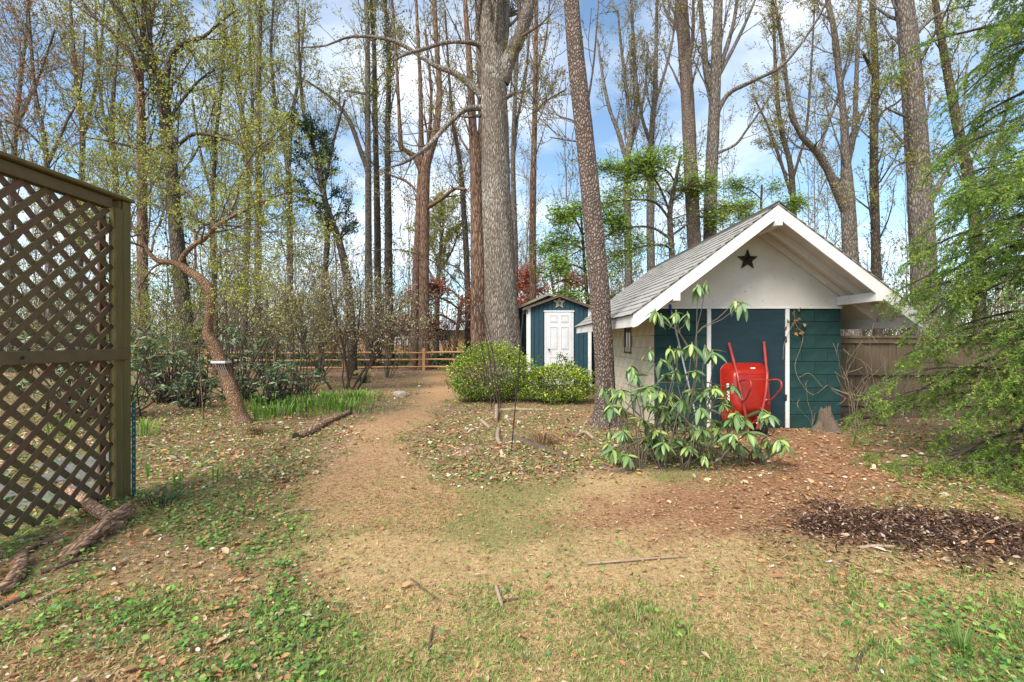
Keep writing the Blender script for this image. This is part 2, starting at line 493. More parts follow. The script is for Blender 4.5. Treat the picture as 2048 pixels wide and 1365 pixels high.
M['black'] = paint_mat('black_iron', (0.022, 0.021, 0.020), (0.035, 0.028, 0.022), 0.55)
M['bronze'] = paint_mat('dark_bronze_star', (0.10, 0.105, 0.075), (0.05, 0.052, 0.04), 0.5, 0.6, 20)
M['brass'] = paint_mat('pale_brass_star', (0.78, 0.70, 0.50), (0.60, 0.50, 0.32), 0.45, 0.6, 14)
M['sticker'] = paint_mat('white_sticker', (0.76, 0.76, 0.75), (0.65, 0.65, 0.64), 0.5)
M['teal_stake'] = paint_mat('teal_steel_stake', (0.035, 0.15, 0.15), (0.02, 0.09, 0.085), 0.5, 0.6, 12)
M['green_box'] = paint_mat('dark_green_plastic', (0.035, 0.085, 0.075), (0.022, 0.055, 0.05), 0.5)
M['stone'] = paint_mat('grey_flagstone', (0.15, 0.148, 0.145), (0.085, 0.083, 0.08), 0.8, 0.8, 6.0, (1, 1, 1), 0.6)
M['rock'] = paint_mat('pale_rock', (0.42, 0.38, 0.33), (0.22, 0.19, 0.16), 0.9, 0.8, 7.0, (1, 1, 1), 0.8)
M['dead_wood'] = paint_mat('dead_wood', (0.36, 0.235, 0.15), (0.10, 0.06, 0.042), 0.9, 0.8, 22.0, (1, 1, 1), 1.0, 0.1)
M['dead_dark'] = paint_mat('dark_dead_wood', (0.15, 0.105, 0.08), (0.06, 0.042, 0.035), 0.9, 0.8, 14.0, (1, 1, 1), 0.8, 0.1)
M['dead_bark'] = bark_mat('dead_bark', (0.13, 0.075, 0.05), (0.36, 0.22, 0.14), (0.48, 0.32, 0.21), (30, 9, 30))
M['stick'] = paint_mat('bleached_stick', (0.36, 0.27, 0.19), (0.18, 0.125, 0.09), 0.9, 0.6, 20.0)
M['char'] = paint_mat('charred_wood', (0.022, 0.018, 0.016), (0.012, 0.010, 0.010), 0.9)
M['brick'] = paint_mat('tan_brick', (0.40, 0.25, 0.13), (0.30, 0.17, 0.09), 0.9, 0.6, 2.0)
M['house_roof'] = paint_mat('pale_grey_roof', (0.36, 0.37, 0.40), (0.27, 0.28, 0.30), 0.9, 0.6, 2.0)
M['blue'] = paint_mat('blue_plastic', (0.05, 0.07, 0.40), (0.03, 0.05, 0.3), 0.5)
m, n, l, b = new_mat('dark_glass'); b.inputs['Base Color'].default_value = (0.02, 0.024, 0.026, 1); b.inputs['Roughness'].default_value = 0.08
M['glass'] = m
M['wire'] = paint_mat('pale_wire', (0.45, 0.47, 0.5), (0.3, 0.3, 0.32), 0.5)


# ---- ground regions (all in metres on the ground)
def poly_dist(x, y, pts):
    """Distance to a polyline and the interpolated half width there, as signed distance minus half width."""
    best = np.full(np.shape(x), 1e9)
    for (x0, y0, w0), (x1, y1, w1) in zip(pts[:-1], pts[1:]):
        dx, dy = x1 - x0, y1 - y0
        t = np.clip(((x - x0) * dx + (y - y0) * dy) / (dx * dx + dy * dy), 0, 1)
        d = np.hypot(x - x0 - t * dx, y - y0 - t * dy) - (w0 + (w1 - w0) * t)
        best = np.minimum(best, d)
    return best


PATH_A = [(-2.9, 19.0, 0.55), (-2.6, 16.0, 0.42), (-1.72, 11.7, 0.22), (-1.80, 9.2, 0.26), (-1.95, 7.2, 0.28), (-1.75, 5.6, 0.32), (-1.45, 4.5, 0.45), (-1.0, 3.8, 0.5)]
PATH_B = [(3.7, 6.2, 0.75), (3.7, 5.5, 0.55), (3.05, 4.5, 0.55), (2.0, 3.65, 0.5), (0.9, 3.5, 0.35)]


def regions(x, y):
    """bare straw path, worn brown dirt, dark mulch, bed litter, green cover: weights 0..1"""
    w = (vnoise(x, y, 1.3, 11, 3) - 0.5) * 0.7 + (vnoise(x, y, 5.5, 13, 3) - 0.5) * 0.55
    path = smooth(0.42, -0.28, poly_dist(x, y, PATH_A) + w)
    dirt = smooth(0.42, -0.3, poly_dist(x, y, PATH_B) + w)
    mulch = smooth(1.5, 0.35, np.hypot(np.minimum(x - 3.0, 0) / 1.0, (y - 2.98) / 0.5) + w * 1.5)
    lawn_edge = 4.35 + 0.35 * np.sin(x * 1.3) + w
    bed = smooth(-0.3, 0.3, y - lawn_edge) * (1 - np.maximum(path, dirt))
    left = smooth(0.25, -0.3, x + 0.44 * y + w * 0.9)
    clover = np.clip(left * (1 - path), 0, 1)
    green = vnoise(x, y, 1.1, 23, 5)
    return path, dirt, mulch, bed, clover, green


def ground_material():
    m, n, l, b = new_mat('ground')
    at = n.new('ShaderNodeAttribute'); at.attribute_name = 'Col'
    nz = noise_node(n, l, 28.0, 9, 0.72)
    nf = noise_node(n, l, 130.0, 4, 0.7)
    r1 = ramp(n, l, nz.outputs['Fac'], [(0.30, (0.28, 0.28, 0.28)), (0.5, (0.5, 0.5, 0.5)), (0.72, (0.80, 0.80, 0.80))])
    mx = n.new('ShaderNodeMix'); mx.data_type = 'RGBA'; mx.blend_type = 'OVERLAY'; mx.inputs[0].default_value = 0.85
    l.new(at.outputs['Color'], mx.inputs[6]); l.new(r1.outputs[0], mx.inputs[7])
    r2 = ramp(n, l, nf.outputs['Fac'], [(0.35, (0.35, 0.35, 0.35)), (0.65, (0.68, 0.68, 0.68))])
    m2 = n.new('ShaderNodeMix'); m2.data_type = 'RGBA'; m2.blend_type = 'OVERLAY'; m2.inputs[0].default_value = 0.8
    l.new(mx.outputs[2], m2.inputs[6]); l.new(r2.outputs[0], m2.inputs[7])
    l.new(m2.outputs[2], b.inputs['Base Color'])
    b.inputs['Roughness'].default_value = 0.95; b.inputs['Specular IOR Level'].default_value = 0.1
    bump(n, l, b, nz.outputs['Fac'], 0.8, 0.02)
    return m


def ground_colour(x, y):
    path, dirt, mulch, bed, clover, green = regions(x, y)
    def L(c): return np.array(c)[None, :] * np.ones((len(x), 1))
    c = L((0.37, 0.255, 0.13))                                                   # straw lawn
    g = smooth(0.45, 0.6, green)[:, None] * 0.7
    c = c * (1 - g) + L((0.15, 0.145, 0.055)) * g
    bd = bed[:, None]; c = c * (1 - bd) + L((0.24, 0.155, 0.095)) * bd
    cl = clover[:, None] * 0.6; c = c * (1 - cl) + L((0.15, 0.11, 0.062)) * cl
    p = path[:, None]; c = c * (1 - p) + L((0.35, 0.215, 0.115)) * p
    d = dirt[:, None]; c = c * (1 - d) + L((0.25, 0.135, 0.075)) * d
    mm = mulch[:, None]; c = c * (1 - mm) + L((0.075, 0.042, 0.03)) * mm
    far = smooth(18, 26, y)[:, None]; c = c * (1 - far) + L((0.17, 0.13, 0.08)) * far
    return c


def build_ground():
    xs = np.concatenate([[-400, -200, -100, -60, -40, -28, -20, -16], np.arange(-13, 13, 0.10), [13, 16, 20, 28, 40, 60, 100, 200, 400]])
    ys = np.concatenate([[-60, -25, -10, -4, -1.5, 0], np.arange(0.6, 9, 0.075), np.arange(9, 24, 0.14), [24, 26, 29, 34, 40, 50, 65, 90, 130, 200, 320, 500]])
    X, Y = np.meshgrid(xs, ys); nx, ny = len(xs), len(ys)
    x, y = X.ravel(), Y.ravel()
    z = ground_z(x, y)
    j, i = np.meshgrid(np.arange(ny - 1), np.arange(nx - 1), indexing='ij')
    a = (j * nx + i).ravel()
    f = np.stack([a, a + 1, a + nx + 1, a + nx], -1)
    bf = Buf(); bf.add(np.stack([x, y, z], -1), f, ground_colour(x, y))
    return tag(bf.build('ground', ground_material()), kind='structure')


build_ground()

# ---------------------------------------------------------------- block shed with gable roof
YW = 6.894                                   # front wall
XL, XR, XC = 2.167, 4.985, 3.576
ZW = 1.81                                    # top of block work
YF, YB = 6.128, 11.43                        # front and rear edge of the roof
YBW = 10.66                                  # rear wall
EAVE = 1.935; RIDGE_Z = 3.165; EAVE_Z = 1.70
SL = (RIDGE_Z - EAVE_Z) / EAVE


def roof_z(x, lift=0.0):
    return RIDGE_Z - abs(x - XC) * SL + lift


def build_shed():
    t = thing('block_shed', 'dark teal and white concrete block shed with grey shingled gable roof', 'shed', (XC, YW, 0))
    org = np.array(t.location)
    DL, DR = 3.007, 4.136                    # door opening
    # joint backing behind the blocks, then each block on its own, 6 mm proud
    wall_f = box('front_wall', (XL + 0.008, YW + 0.008, -0.1), (XR - 0.008, YW + 0.2, ZW), M['mortar_teal'], t, 0)
    wall_l = box('side_wall', (XL + 0.008, YW + 0.2, -0.1), (XL + 0.2, YBW, ZW), M['mortar_cream'], t, 0)
    box('side_wall', (XR - 0.2, YW + 0.2, -0.1), (XR, YBW, ZW), M['teal'], t, 0)
    box('rear_wall', (XL + 0.2, YBW - 0.2, -0.1), (XR - 0.2, YBW, ZW), M['teal'], t, 0)
    H = ZW / 9.0
    rg = np.random.default_rng(2)
    meshes = {}
    def blk(L, kind, variant):
        k = (round(L, 2), kind, variant)
        if k not in meshes:
            sz = (L - 0.0035, 0.05, H - 0.009) if kind == 'f' else (0.05, L - 0.006, H - 0.007)
            meshes[k] = box_mesh('block', sz, M['teal'] if kind == 'f' else M['cream'], 0.004 + 0.001 * variant)
        return meshes[k]
    for r in range(9):
        z = (r + 0.5) * H
        for x0, x1 in ((XL, DL - 0.06), (DR + 0.06, XR)):
            w = x1 - x0
            cuts = [0, w / 2, w] if r % 2 == 0 else [0, w / 4, 3 * w / 4, w]
            for a, b_ in zip(cuts[:-1], cuts[1:]):
                o = link('block', blk(b_ - a, 'f', int(rg.integers(0, 3))), wall_f)
                o.location = (x0 + (a + b_) / 2 - XC - wall_f.location.x, 0.024 + rg.uniform(0, 0.003) - wall_f.location.y, z - wall_f.location.z)
        y = YW + 0.05; first = True
        while y < YBW - 0.01:
            L = 0.2 if (first and r % 2) else 0.4
            L = min(L, YBW - y); first = False
            cy = y + L / 2
            if not (8.27 < cy + L * 0.3 and cy - L * 0.3 < 8.74 and 1.15 < z < 1.75):
                o = link('block', blk(L, 's', int(rg.integers(0, 3))), wall_l)
                o.location = (XL + 0.024 + rg.uniform(0, 0.003) - XC - wall_l.location.x, cy - YW - wall_l.location.y, z - wall_l.location.z)
            y += L
    # narrow side window
    w = box('window', (XL + 0.003, 8.30, 1.15), (XL + 0.05, 8.72, 1.72), M['glass'], t, 0)
    for a, b_ in (((XL - 0.012, 8.27, 1.12), (XL + 0.04, 8.30, 1.75)), ((XL - 0.012, 8.72, 1.12), (XL + 0.04, 8.75, 1.75)),
                  ((XL - 0.02, 8.25, 1.09), (XL + 0.04, 8.77, 1.12)), ((XL - 0.004, 8.50, 1.15), (XL + 0.03, 8.52, 1.72))):
        box('window_frame', a, b_, M['fence'], w, 0.003)
    # door leaf and white jambs
    d = box('door', (DL + 0.004, YW - 0.012, 0.02), (DR - 0.004, YW + 0.006, ZW - 0.012), M['teal_door'], t, 0.003)
    tag(d, 'blank dark blue plywood door')
    for x in (DL - 0.028, DR + 0.028):
        box('door_jamb', (x - 0.03, YW - 0.022, 0.0), (x + 0.03, YW + 0.006, ZW - 0.004), M['white'], t, 0.004)
    for z in (0.42, 1.3):
        box('hinge', (DR - 0.03, YW - 0.03, z), (DR + 0.012, YW - 0.0225, z + 0.09), M['black'], d, 0.002)
    # white gable sheet above the blocks, with plain lower edge board
    g = [(XL, ZW + 0.004), (XR, ZW + 0.004), (XR, roof_z(XR, -0.13)), (XC, RIDGE_Z - 0.13), (XL, roof_z(XL, -0.13))]
    gb = prism('gable', g, 'y', YW - 0.02, YW + 0.05, M['gable'], t)
    prism('gable', [(p[0], p[1]) for p in g], 'y', YBW - 0.06, YBW, M['gable'], t)
    box('gable_trim', (XL - 0.004, YW - 0.028, ZW - 0.002), (XR + 0.004, YW - 0.0205, ZW + 0.03), M['white'], gb, 0.002)
    # roof deck: two sloping slabs of boards
    for s in (-1, 1):
        out = [(XC, RIDGE_Z - 0.012), (XC + s * EAVE, EAVE_Z - 0.012), (XC + s * EAVE, EAVE_Z - 0.045), (XC, RIDGE_Z - 0.045)]
        deck = prism('roof_deck', out, 'y', YF + 0.02, YB - 0.02, M['gable'], t)
        # rafters under the deck
        for yy in (YF + 0.42, YW - 0.065, YW + 1.2, YW + 2.4, YB - 0.4):
            rf = [(XC + s * 0.02, RIDGE_Z - 0.047 - SL * 0.02), (XC + s * (EAVE - 0.06), roof_z(XC + s * (EAVE - 0.06), -0.047)),
                  (XC + s * (EAVE - 0.06), roof_z(XC + s * (EAVE - 0.06), -0.135)), (XC + s * 0.02, RIDGE_Z - 0.16 - SL * 0.02)]
            prism('rafter', rf, 'y', yy - 0.02, yy + 0.02, M['gable'], t)
        # barge boards at the front and rear, fascia along the eaves
        bb = [(XC, RIDGE_Z - 0.01), (XC + s * (EAVE + 0.012), EAVE_Z - 0.012), (XC + s * (EAVE + 0.012), EAVE_Z - 0.20), (XC + s * (EAVE - 0.05), EAVE_Z - 0.20 + 0.05 * SL * 0.6), (XC, RIDGE_Z - 0.19)]
        for y0 in (YF - 0.012, YB - 0.018):
            prism('barge_board', bb, 'y', y0, y0 + 0.03, M['white'], t, 0.003)
        xf = XC + s * EAVE
        box('fascia', (min(xf, xf + s * 0.022), YF + 0.02, EAVE_Z - 0.19), (max(xf, xf + s * 0.022), YB - 0.02, EAVE_Z - 0.016), M['white'], t, 0.003)
    # plates and ridge beam that carry the front overhang
    for x in (XL + 0.045, XR - 0.045):
        box('plate_beam', (x - 0.045, YF + 0.02 if x < XC else YF - 0.02, 1.855), (x + 0.045, YW - 0.03, 1.985), M['white'], t, 0.004)
    box('plate_beam', (XL + 0.0, YF - 0.035, 1.86), (XL + 0.09, YF - 0.013, 1.99), M['white'], t, 0.004)
    box('ridge_beam', (XC - 0.045, YF - 0.045, RIDGE_Z - 0.30), (XC + 0.045, YW - 0.03, RIDGE_Z - 0.09), M['white'], t, 0.004)
    # shingles: the slope that shows is laid tab by tab, the other one in one piece
    roof_l = prism('roof_covering', [(XC, RIDGE_Z - 0.010), (XC - EAVE - 0.03, EAVE_Z - 0.010 - 0.03 * SL), (XC - EAVE - 0.03, EAVE_Z - 0.005 - 0.03 * SL), (XC, RIDGE_Z - 0.005)],
                   'y', YF - 0.02, YB, M['roof_dark'], t)
    slope = math.atan(SL); Ls = (EAVE + 0.04) / math.cos(slope)
    n_c = 16; ex = Ls / n_c; tab = 0.305
    sm = [box_mesh('shingle', (ex * 1.30, tab - 0.007, 0.012), M['shingle'], 0.0, Matrix.Rotation(-slope + 0.085, 3, 'Y')) for _ in range(3)]
    cnt = 0; rest = Buf()
    for c in range(n_c):
        s0 = Ls - (c + 0.5) * ex
        x = XC - s0 * math.cos(slope); z = RIDGE_Z - s0 * math.sin(slope) + 0.013
        y = YF - 0.025 + (tab / 2 if c % 2 else 0)
        if c % 2:
            o = link('shingle', sm[0], roof_l); o.location = (x - XC, y - tab / 4 - YW, z); o.scale = (1, 0.5, 1); cnt += 1
        while y < YB - 0.02:
            if cnt < 296:
                o = link('shingle', sm[int(rg.integers(0, 3))], roof_l)
                o.location = (x - XC + rg.normal() * 0.002, y + tab / 2 - YW, z + rg.normal() * 0.0012)
                o.rotation_euler = (rg.normal() * 0.004, rg.normal() * 0.006, rg.normal() * 0.006)
                cnt += 1
            y += tab
    # ridge cap and right slope
    covering = Buf()
    for c in range(n_c):
        s0 = Ls - c * ex; s1 = Ls - (c + 1) * ex
        p0 = (XC + s0 * math.cos(slope), RIDGE_Z - s0 * math.sin(slope)); p1 = (XC + s1 * math.cos(slope), RIDGE_Z - s1 * math.sin(slope))
        v = [(p0[0], YF - 0.025, p0[1] + 0.014), (p0[0], YB, p0[1] + 0.014), (p1[0], YB, p1[1] + 0.004), (p1[0], YF - 0.025, p1[1] + 0.004),
             (p0[0], YF - 0.025, p0[1] - 0.008), (p0[0], YB, p0[1] - 0.008), (p1[0], YB, p1[1] - 0.008), (p1[0], YF - 0.025, p1[1] - 0.008)]
        covering.add(v, [[0, 1, 2, 3], [4, 7, 6, 5], [0, 3, 7, 4], [0, 4, 5, 1]])
    tag(covering.build('roof_shingles', M['shingle'], t, False), kind='stuff')
    prism('ridge_cap', [(XC - 0.14, RIDGE_Z - 0.14 * SL + 0.02), (XC, RIDGE_Z + 0.026), (XC + 0.14, RIDGE_Z - 0.14 * SL + 0.02), (XC + 0.14, RIDGE_Z - 0.14 * SL + 0.028), (XC, RIDGE_Z + 0.038), (XC - 0.14, RIDGE_Z - 0.14 * SL + 0.028)],
          'y', YF - 0.03, YB + 0.005, M['roof_dark'], t)
    return t


build_shed()


def star(name, label, c, r, mat, mat2):
    """Five-pointed barn star: raised facets, with a smaller star plate on it."""
    def mesh(r, h, back):
        bf = Buf(); v = [(0, -h, 0)]
        for k in range(10):
            a = math.pi / 2 + k * math.pi / 5; q = r if k % 2 == 0 else r * 0.40
            v.append((q * math.cos(a), 0, q * math.sin(a)))
        v.append((0, back, 0))
        f = [[0, 1 + k, 1 + (k + 1) % 10] for k in range(10)] + [[11, 1 + (k + 1) % 10, 1 + k] for k in range(10)]
        bf.add(v, f); return bf
    t = thing(name, label, 'star', c)
    link('star_body', mesh(r, 0.035, 0.004).data('star_body', mat, smooth_=False), t)
    o = link('star_center', mesh(r * 0.42, 0.012, 0.0).data('star_center', mat2, smooth_=False), t); o.location = (0, -0.028, 0)
    for k in range(5):
        a = math.pi / 2 + k * 2 * math.pi / 5
        rim = Buf()
        for sgn in (-1, 1):
            b_ = a + sgn * math.pi / 5
            p = np.array([[r * 1.0 * math.cos(a), -0.004, r * math.sin(a)], [r * 0.41 * math.cos(b_), -0.006, r * 0.41 * math.sin(b_)]])
            tubes(rim, p[None] if False else np.array([p[0], (p[0] + p[1]) / 2, p[1]]), np.full(3, 0.006), 4)
        link('star_rim', rim.data('star_rim', mat), t)
    return t


star('gable_star', 'dark bronze five-pointed star hung on the white shed gable', px(1495, 520, YW - 0.035), 0.155, M['bronze'], M['black'])


# ---------------------------------------------------------------- small plank shed behind the bushes
def build_small_shed():
    Y0 = 12.82; s = F / Y0
    xl, xr = (1055 - CX) / s, (1182 - CX) / s
    xa = (xl + xr) / 2; za = 2.60; ze = 2.27; Y1 = 15.4
    t = thing('plank_shed', 'narrow dark blue plank shed with white six-panel door beside the huge tree', 'shed', (xa, Y0, 0))
    w = prism('wall', [(xl + 0.01, -0.05), (xr - 0.01, -0.05), (xr - 0.01, ze - 0.02), (xa, za - 0.05), (xl + 0.01, ze - 0.02)], 'y', Y0 + 0.012, Y1, M['green_wall'], t)
    nb = 13; bw = (xr - xl - 0.16) / nb
    for i in range(nb):
        a = xl + 0.08 + i * bw; b_ = a + bw - 0.012
        def top(x): return za - 0.055 - abs(x - xa) * (za - ze) / (xa - xl)
        o = [(a, 0.0), (b_, 0.0), (b_, top(b_))] + ([(xa, top(xa))] if a < xa < b_ else []) + [(a, top(a))]
        prism('plank', o, 'y', Y0 - 0.004, Y0 + 0.014, M['teal_board'], w, 0.002)
    for a, b_ in ((xl - 0.01, xl + 0.085), (xr - 0.085, xr + 0.01)):
        box('corner_trim', (a, Y0 - 0.022, 0.0), (b_, Y0 - 0.0045, ze - 0.02), M['white'], t, 0.003)
    box('corner_trim', (xl - 0.028, Y0 - 0.02, 0.0), (xl - 0.0105, Y0 + 0.08, ze - 0.02), M['white'], t, 0.003)
    # door with six raised panels
    dx0, dx1 = (1092.5 - CX) / s, (1143.5 - CX) / s; dz0, dz1 = 0.10, 2.13
    d = box('door', (dx0, Y0 - 0.028, dz0), (dx1, Y0 - 0.006, dz1), M['white_clean'], t, 0.003)
    dw = dx1 - dx0
    for z0, z1 in ((0.12, 0.78), (0.98, 1.62), (1.74, 1.95)):
        for q0, q1 in ((0.13, 0.44), (0.56, 0.87)):
            a, b_ = dx0 + dw * q0, dx0 + dw * q1
            pz0, pz1 = dz0 + z0, dz0 + z1
            pm = box('door_panel', (a + 0.035, Y0 - 0.036, pz0 + 0.035), (b_ - 0.035, Y0 - 0.0285, pz1 - 0.035), M['white_clean'], d, 0.006)
            for bx in (((a, pz0), (a + 0.018, pz1)), ((b_ - 0.018, pz0), (b_, pz1)), ((a + 0.0185, pz0), (b_ - 0.0185, pz0 + 0.018)), ((a + 0.0185, pz1 - 0.018), (b_ - 0.0185, pz1))):
                box('panel_moulding', (bx[0][0], Y0 - 0.039, bx[0][1]), (bx[1][0], Y0 - 0.0285, bx[1][1]), M['white_clean'], d, 0.004)
    for a, b_ in (((dx0 - 0.05, Y0 - 0.024, 0.05), (dx0 - 0.003, Y0 - 0.005, dz1 + 0.004)), ((dx1 + 0.003, Y0 - 0.024, 0.05), (dx1 + 0.05, Y0 - 0.005, dz1 + 0.004)),
                  ((dx0 - 0.07, Y0 - 0.04, dz1 + 0.005), (dx1 + 0.07, Y0 - 0.005, dz1 + 0.05))):
        box('door_frame', a, b_, M['white_clean'], t, 0.003)
    kb = Buf(); tubes(kb, np.array([[dx0 + 0.07, Y0 - 0.03, 1.08], [dx0 + 0.07, Y0 - 0.06, 1.08], [dx0 + 0.07, Y0 - 0.075, 1.08], [dx0 + 0.07, Y0 - 0.10, 1.08]]), np.array([0.012, 0.012, 0.03, 0.02]), 10)
    kb.build('door_knob', M['black'], d)
    # roof
    for sg in (-1, 1):
        k = (za - ze) / (xa - xl)
        out = [(xa, za), (xa + sg * (xa - xl + 0.14), ze - 0.14 * k), (xa + sg * (xa - xl + 0.14), ze - 0.14 * k - 0.045), (xa, za - 0.045)]
        r = prism('roof', out, 'y', Y0 - 0.14, Y1 + 0.1, M['roof_brown'], t)
        for c in range(6):
            q = c / 6.0; x = xa + sg * (xa - xl + 0.14) * (1 - q)
            z = ze - 0.14 * k + (za - ze + 0.14 * k) * q
            beam('shingle_course', (x - sg * 0.1, Y0 - 0.15, z + 0.1 * k + 0.008), (x - sg * 0.1, Y1 + 0.11, z + 0.1 * k + 0.008), 0.20, 0.012, M['roof_brown'], r, 0.0, up=(sg * k, 0, 1))
    # wider rear part of the shed, its gable a little higher and shifted to the left
    bx0, bx1, bxa, bz, be = 0.02, 2.62, 1.06, 2.72, 2.26
    YR = 13.4
    prism('rear_wall', [(bx0, -0.05), (bx1, -0.05), (bx1, be), (bxa, bz - 0.06), (bx0, be)], 'y', YR, YR + 2.6, M['green_wall'], t)
    for sg, xe in ((-1, bx0 - 0.12), (1, bx1 + 0.12)):
        k = (bz - be) / abs(bxa - (bx0 if sg < 0 else bx1)); ez = bz - abs(xe - bxa) * k
        rr = prism('rear_roof', [(bxa, bz), (xe, ez), (xe, ez - 0.04), (bxa, bz - 0.04)], 'y', YR - 0.12, YR + 2.7, M['roof_moss'], t)
        prism('roof_edge_board', [(bxa, bz + 0.004), (xe, ez + 0.004), (xe, ez - 0.07), (bxa, bz - 0.07)], 'y', YR - 0.145, YR - 0.122, M['roof_moss'], t)
    box('wall_trim', (xl - 0.13, YR - 0.02, be - 0.16), (xl + 0.02, YR - 0.003, be - 0.03), M['white'], t, 0.003)
    return t, xa, Y0


_, SSX, SSY = build_small_shed()
star('door_star', 'pale brass star above the white door of the narrow shed', (SSX, SSY - 0.012, 2.40), 0.165, M['brass'], M['bronze'])


# ---------------------------------------------------------------- lattice screen on the left
def build_lattice():
    X = -3.30; y0, y1 = 2.05, 3.745; z0, z1 = 0.05, 2.40
    t = thing('lattice_screen', 'tall weathered wooden lattice screen with mossy post', 'trellis', (X, 3.81, 0))
    pitch = 0.162; w = 0.046; th = 0.009
    rg = np.random.default_rng(4)
    def slat(layer, sgn, c, x):
        # the line z = sgn*(y - y0) + c, clipped to the panel
        ya, yb = y0, y1
        pts = []
        za, zb = sgn * (ya - y0) + c, sgn * (yb - y0) + c
        def clip(y, z):
            if z < z0: y = y0 + (z0 - c) * sgn; z = z0
            if z > z1: y = y0 + (z1 - c) * sgn; z = z1
            return y, z
        (ya, za), (yb, zb) = clip(ya, za), clip(yb, zb)
        if yb - ya < 0.03 or ya > y1 or yb < y0: return
        o = beam('slat', (x, ya, za), (x, yb, zb), w, th, M['lattice'] if rg.random() < 0.68 else M['lattice_red'], t, 0.0015, up=(1, 0, 0))
        o.rotation_euler = (rg.normal() * 0.003, 0, rg.normal() * 0.002)
    c = z0 - (y1 - y0) - 0.05
    while c < z1:
        slat(0, 1, c, X + 0.006); c += pitch
    c = z0 - 0.02
    while c < z1 + (y1 - y0):
        slat(1, -1, c, X - 0.006); c += pitch
    # the post is three boards side by side
    p = box('post', (X - 0.05, 3.775, -0.05), (X + 0.045, 3.865, 2.49), M['post'], t, 0.006)
    box('post_board', (X + 0.0455, 3.715, 0.0), (X + 0.068, 3.785, 2.41), M['post'], p, 0.004)
    box('post_board', (X + 0.0455, 3.790, 0.0), (X + 0.064, 3.868, 2.485), M['post'], p, 0.004)
    box('post_board', (X - 0.075, 3.70, 0.0), (X - 0.051, 3.76, 2.38), M['lattice_red'], p, 0.004)
    box('post', (X - 0.05, 1.90, -0.05), (X + 0.045, 1.99, 2.49), M['post'], t, 0.006)
    box('mid_rail', (X + 0.013, 1.991, 1.165), (X + 0.036, 3.785 + 0.03, 1.255), M['lattice'], t, 0.004).location.x += 0.056
    box('top_rail', (X + 0.014, 1.991, 2.402), (X + 0.042, 3.712, 2.485), M['lattice'], t, 0.004)
    box('top_rail', (X - 0.042, 1.991, 2.402), (X - 0.014, 3.712, 2.485), M['lattice'], t, 0.004)
    box('cap_board', (X - 0.075, 1.88, 2.492), (X + 0.085, 3.885, 2.52), M['post'], t, 0.005)
    # bolt in the mid rail
    bb = Buf(); tubes(bb, np.array([[X + 0.09, 2.98, 1.21], [X + 0.095, 2.98, 1.21], [X + 0.097, 2.98, 1.21]]), np.array([0.014, 0.013, 0.004]), 8)
    bb.build('bolt', M['black'], t)
    return t


build_lattice()
st = thing('metal_stake', 'thin teal steel stake standing against the lattice post', 'stake', (-3.22, 3.885, 0))
box('stake_web', (-3.238, 3.874, -0.05), (-3.232, 3.90, 0.80), M['teal_stake'], st, 0.001)
box('stake_flange', (-3.2315, 3.874, -0.05), (-3.205, 3.879, 0.80), M['teal_stake'], st, 0.001)
for k in range(14):
    box('stake_hole', (-3.222, 3.8715, 0.06 + k * 0.052), (-3.214, 3.8738, 0.075 + k * 0.052), M['steel'], st, 0.0)


# ---------------------------------------------------------------- board fence on the right
def build_board_fence():
    Y = 7.75; x0, x1 = 4.99, 12.5; top = 1.42
    t = thing('board_fence', 'weathered brown vertical board fence beside the block shed', 'fence', (x0, Y, 0))
    rg = np.random.default_rng(5)
    x = x0
    while x < x1:
        w = rg.uniform(0.13, 0.15)
        o = box('board', (x, Y, -0.03), (x + w - 0.006, Y + 0.02, top - 0.06 + rg.normal() * 0.006), M['fence'], t, 0.002)
        o.rotation_euler = (rg.normal() * 0.004, rg.normal() * 0.003, rg.normal() * 0.01)
        x += w
    for z in (0.22, 0.74):
        box('rail', (x0, Y - 0.045, z), (x1, Y - 0.004, z + 0.09), M['fence'], t, 0.004)
    box('cap_rail', (x0, Y - 0.05, top - 0.052), (x1, Y + 0.07, top - 0.015), M['fence'], t, 0.004)
    box('top_rail', (x0, Y - 0.03, top - 0.14), (x1, Y - 0.004, top - 0.056), M['fence'], t, 0.004)
    for x in np.arange(x0 + 0.8, x1, 2.3):
        box('post', (x, Y + 0.03, -0.1), (x + 0.09, Y + 0.12, top), M['fence'], t, 0.004)


build_board_fence()


# ---------------------------------------------------------------- split-rail fence at the back
def build_rail_fence():
    # posts seen at these columns; the run bends towards the camera on the right
    posts = [(-15.2, 18.6), (-12.7, 18.9), (-10.0, 19.2), (-7.2, 19.5), (-3.93, 20.3), (-0.9, 19.9), (2.0, 19.5), (5.0, 19.2)]
    t = thing('rail_fence', 'honey coloured three-rail split-rail fence across the back of the garden', 'fence', (-3.93, 20.3, 0))
    rg = np.random.default_rng(6)
    for x, y in posts:
        o = box('post', (x - 0.06, y - 0.05, -0.1), (x + 0.06, y + 0.05, 0.99), M['cedar'], t, 0.015)
        o.rotation_euler = (rg.normal() * 0.01, rg.normal() * 0.015, 0.1)
    for (xa, ya), (xb, yb) in zip(posts[:-1], posts[1:]):
        for z in (0.18, 0.50, 0.82):
            P = np.linspace([xa - 0.02, ya, z + rg.normal() * 0.012], [xb + 0.02, yb, z + rg.normal() * 0.012], 7)
            P[1:-1, 2] += rg.normal(size=5) * 0.008
            P[:, 1] += rg.choice([-0.02, 0.02])
            bf = Buf(); tubes(bf, P, np.array([0.025, 0.042, 0.046, 0.046, 0.046, 0.042, 0.025]) * rg.uniform(0.92, 1.1), 6)
            bf.build('rail', M['cedar'], t, smooth_=False)


build_rail_fence()


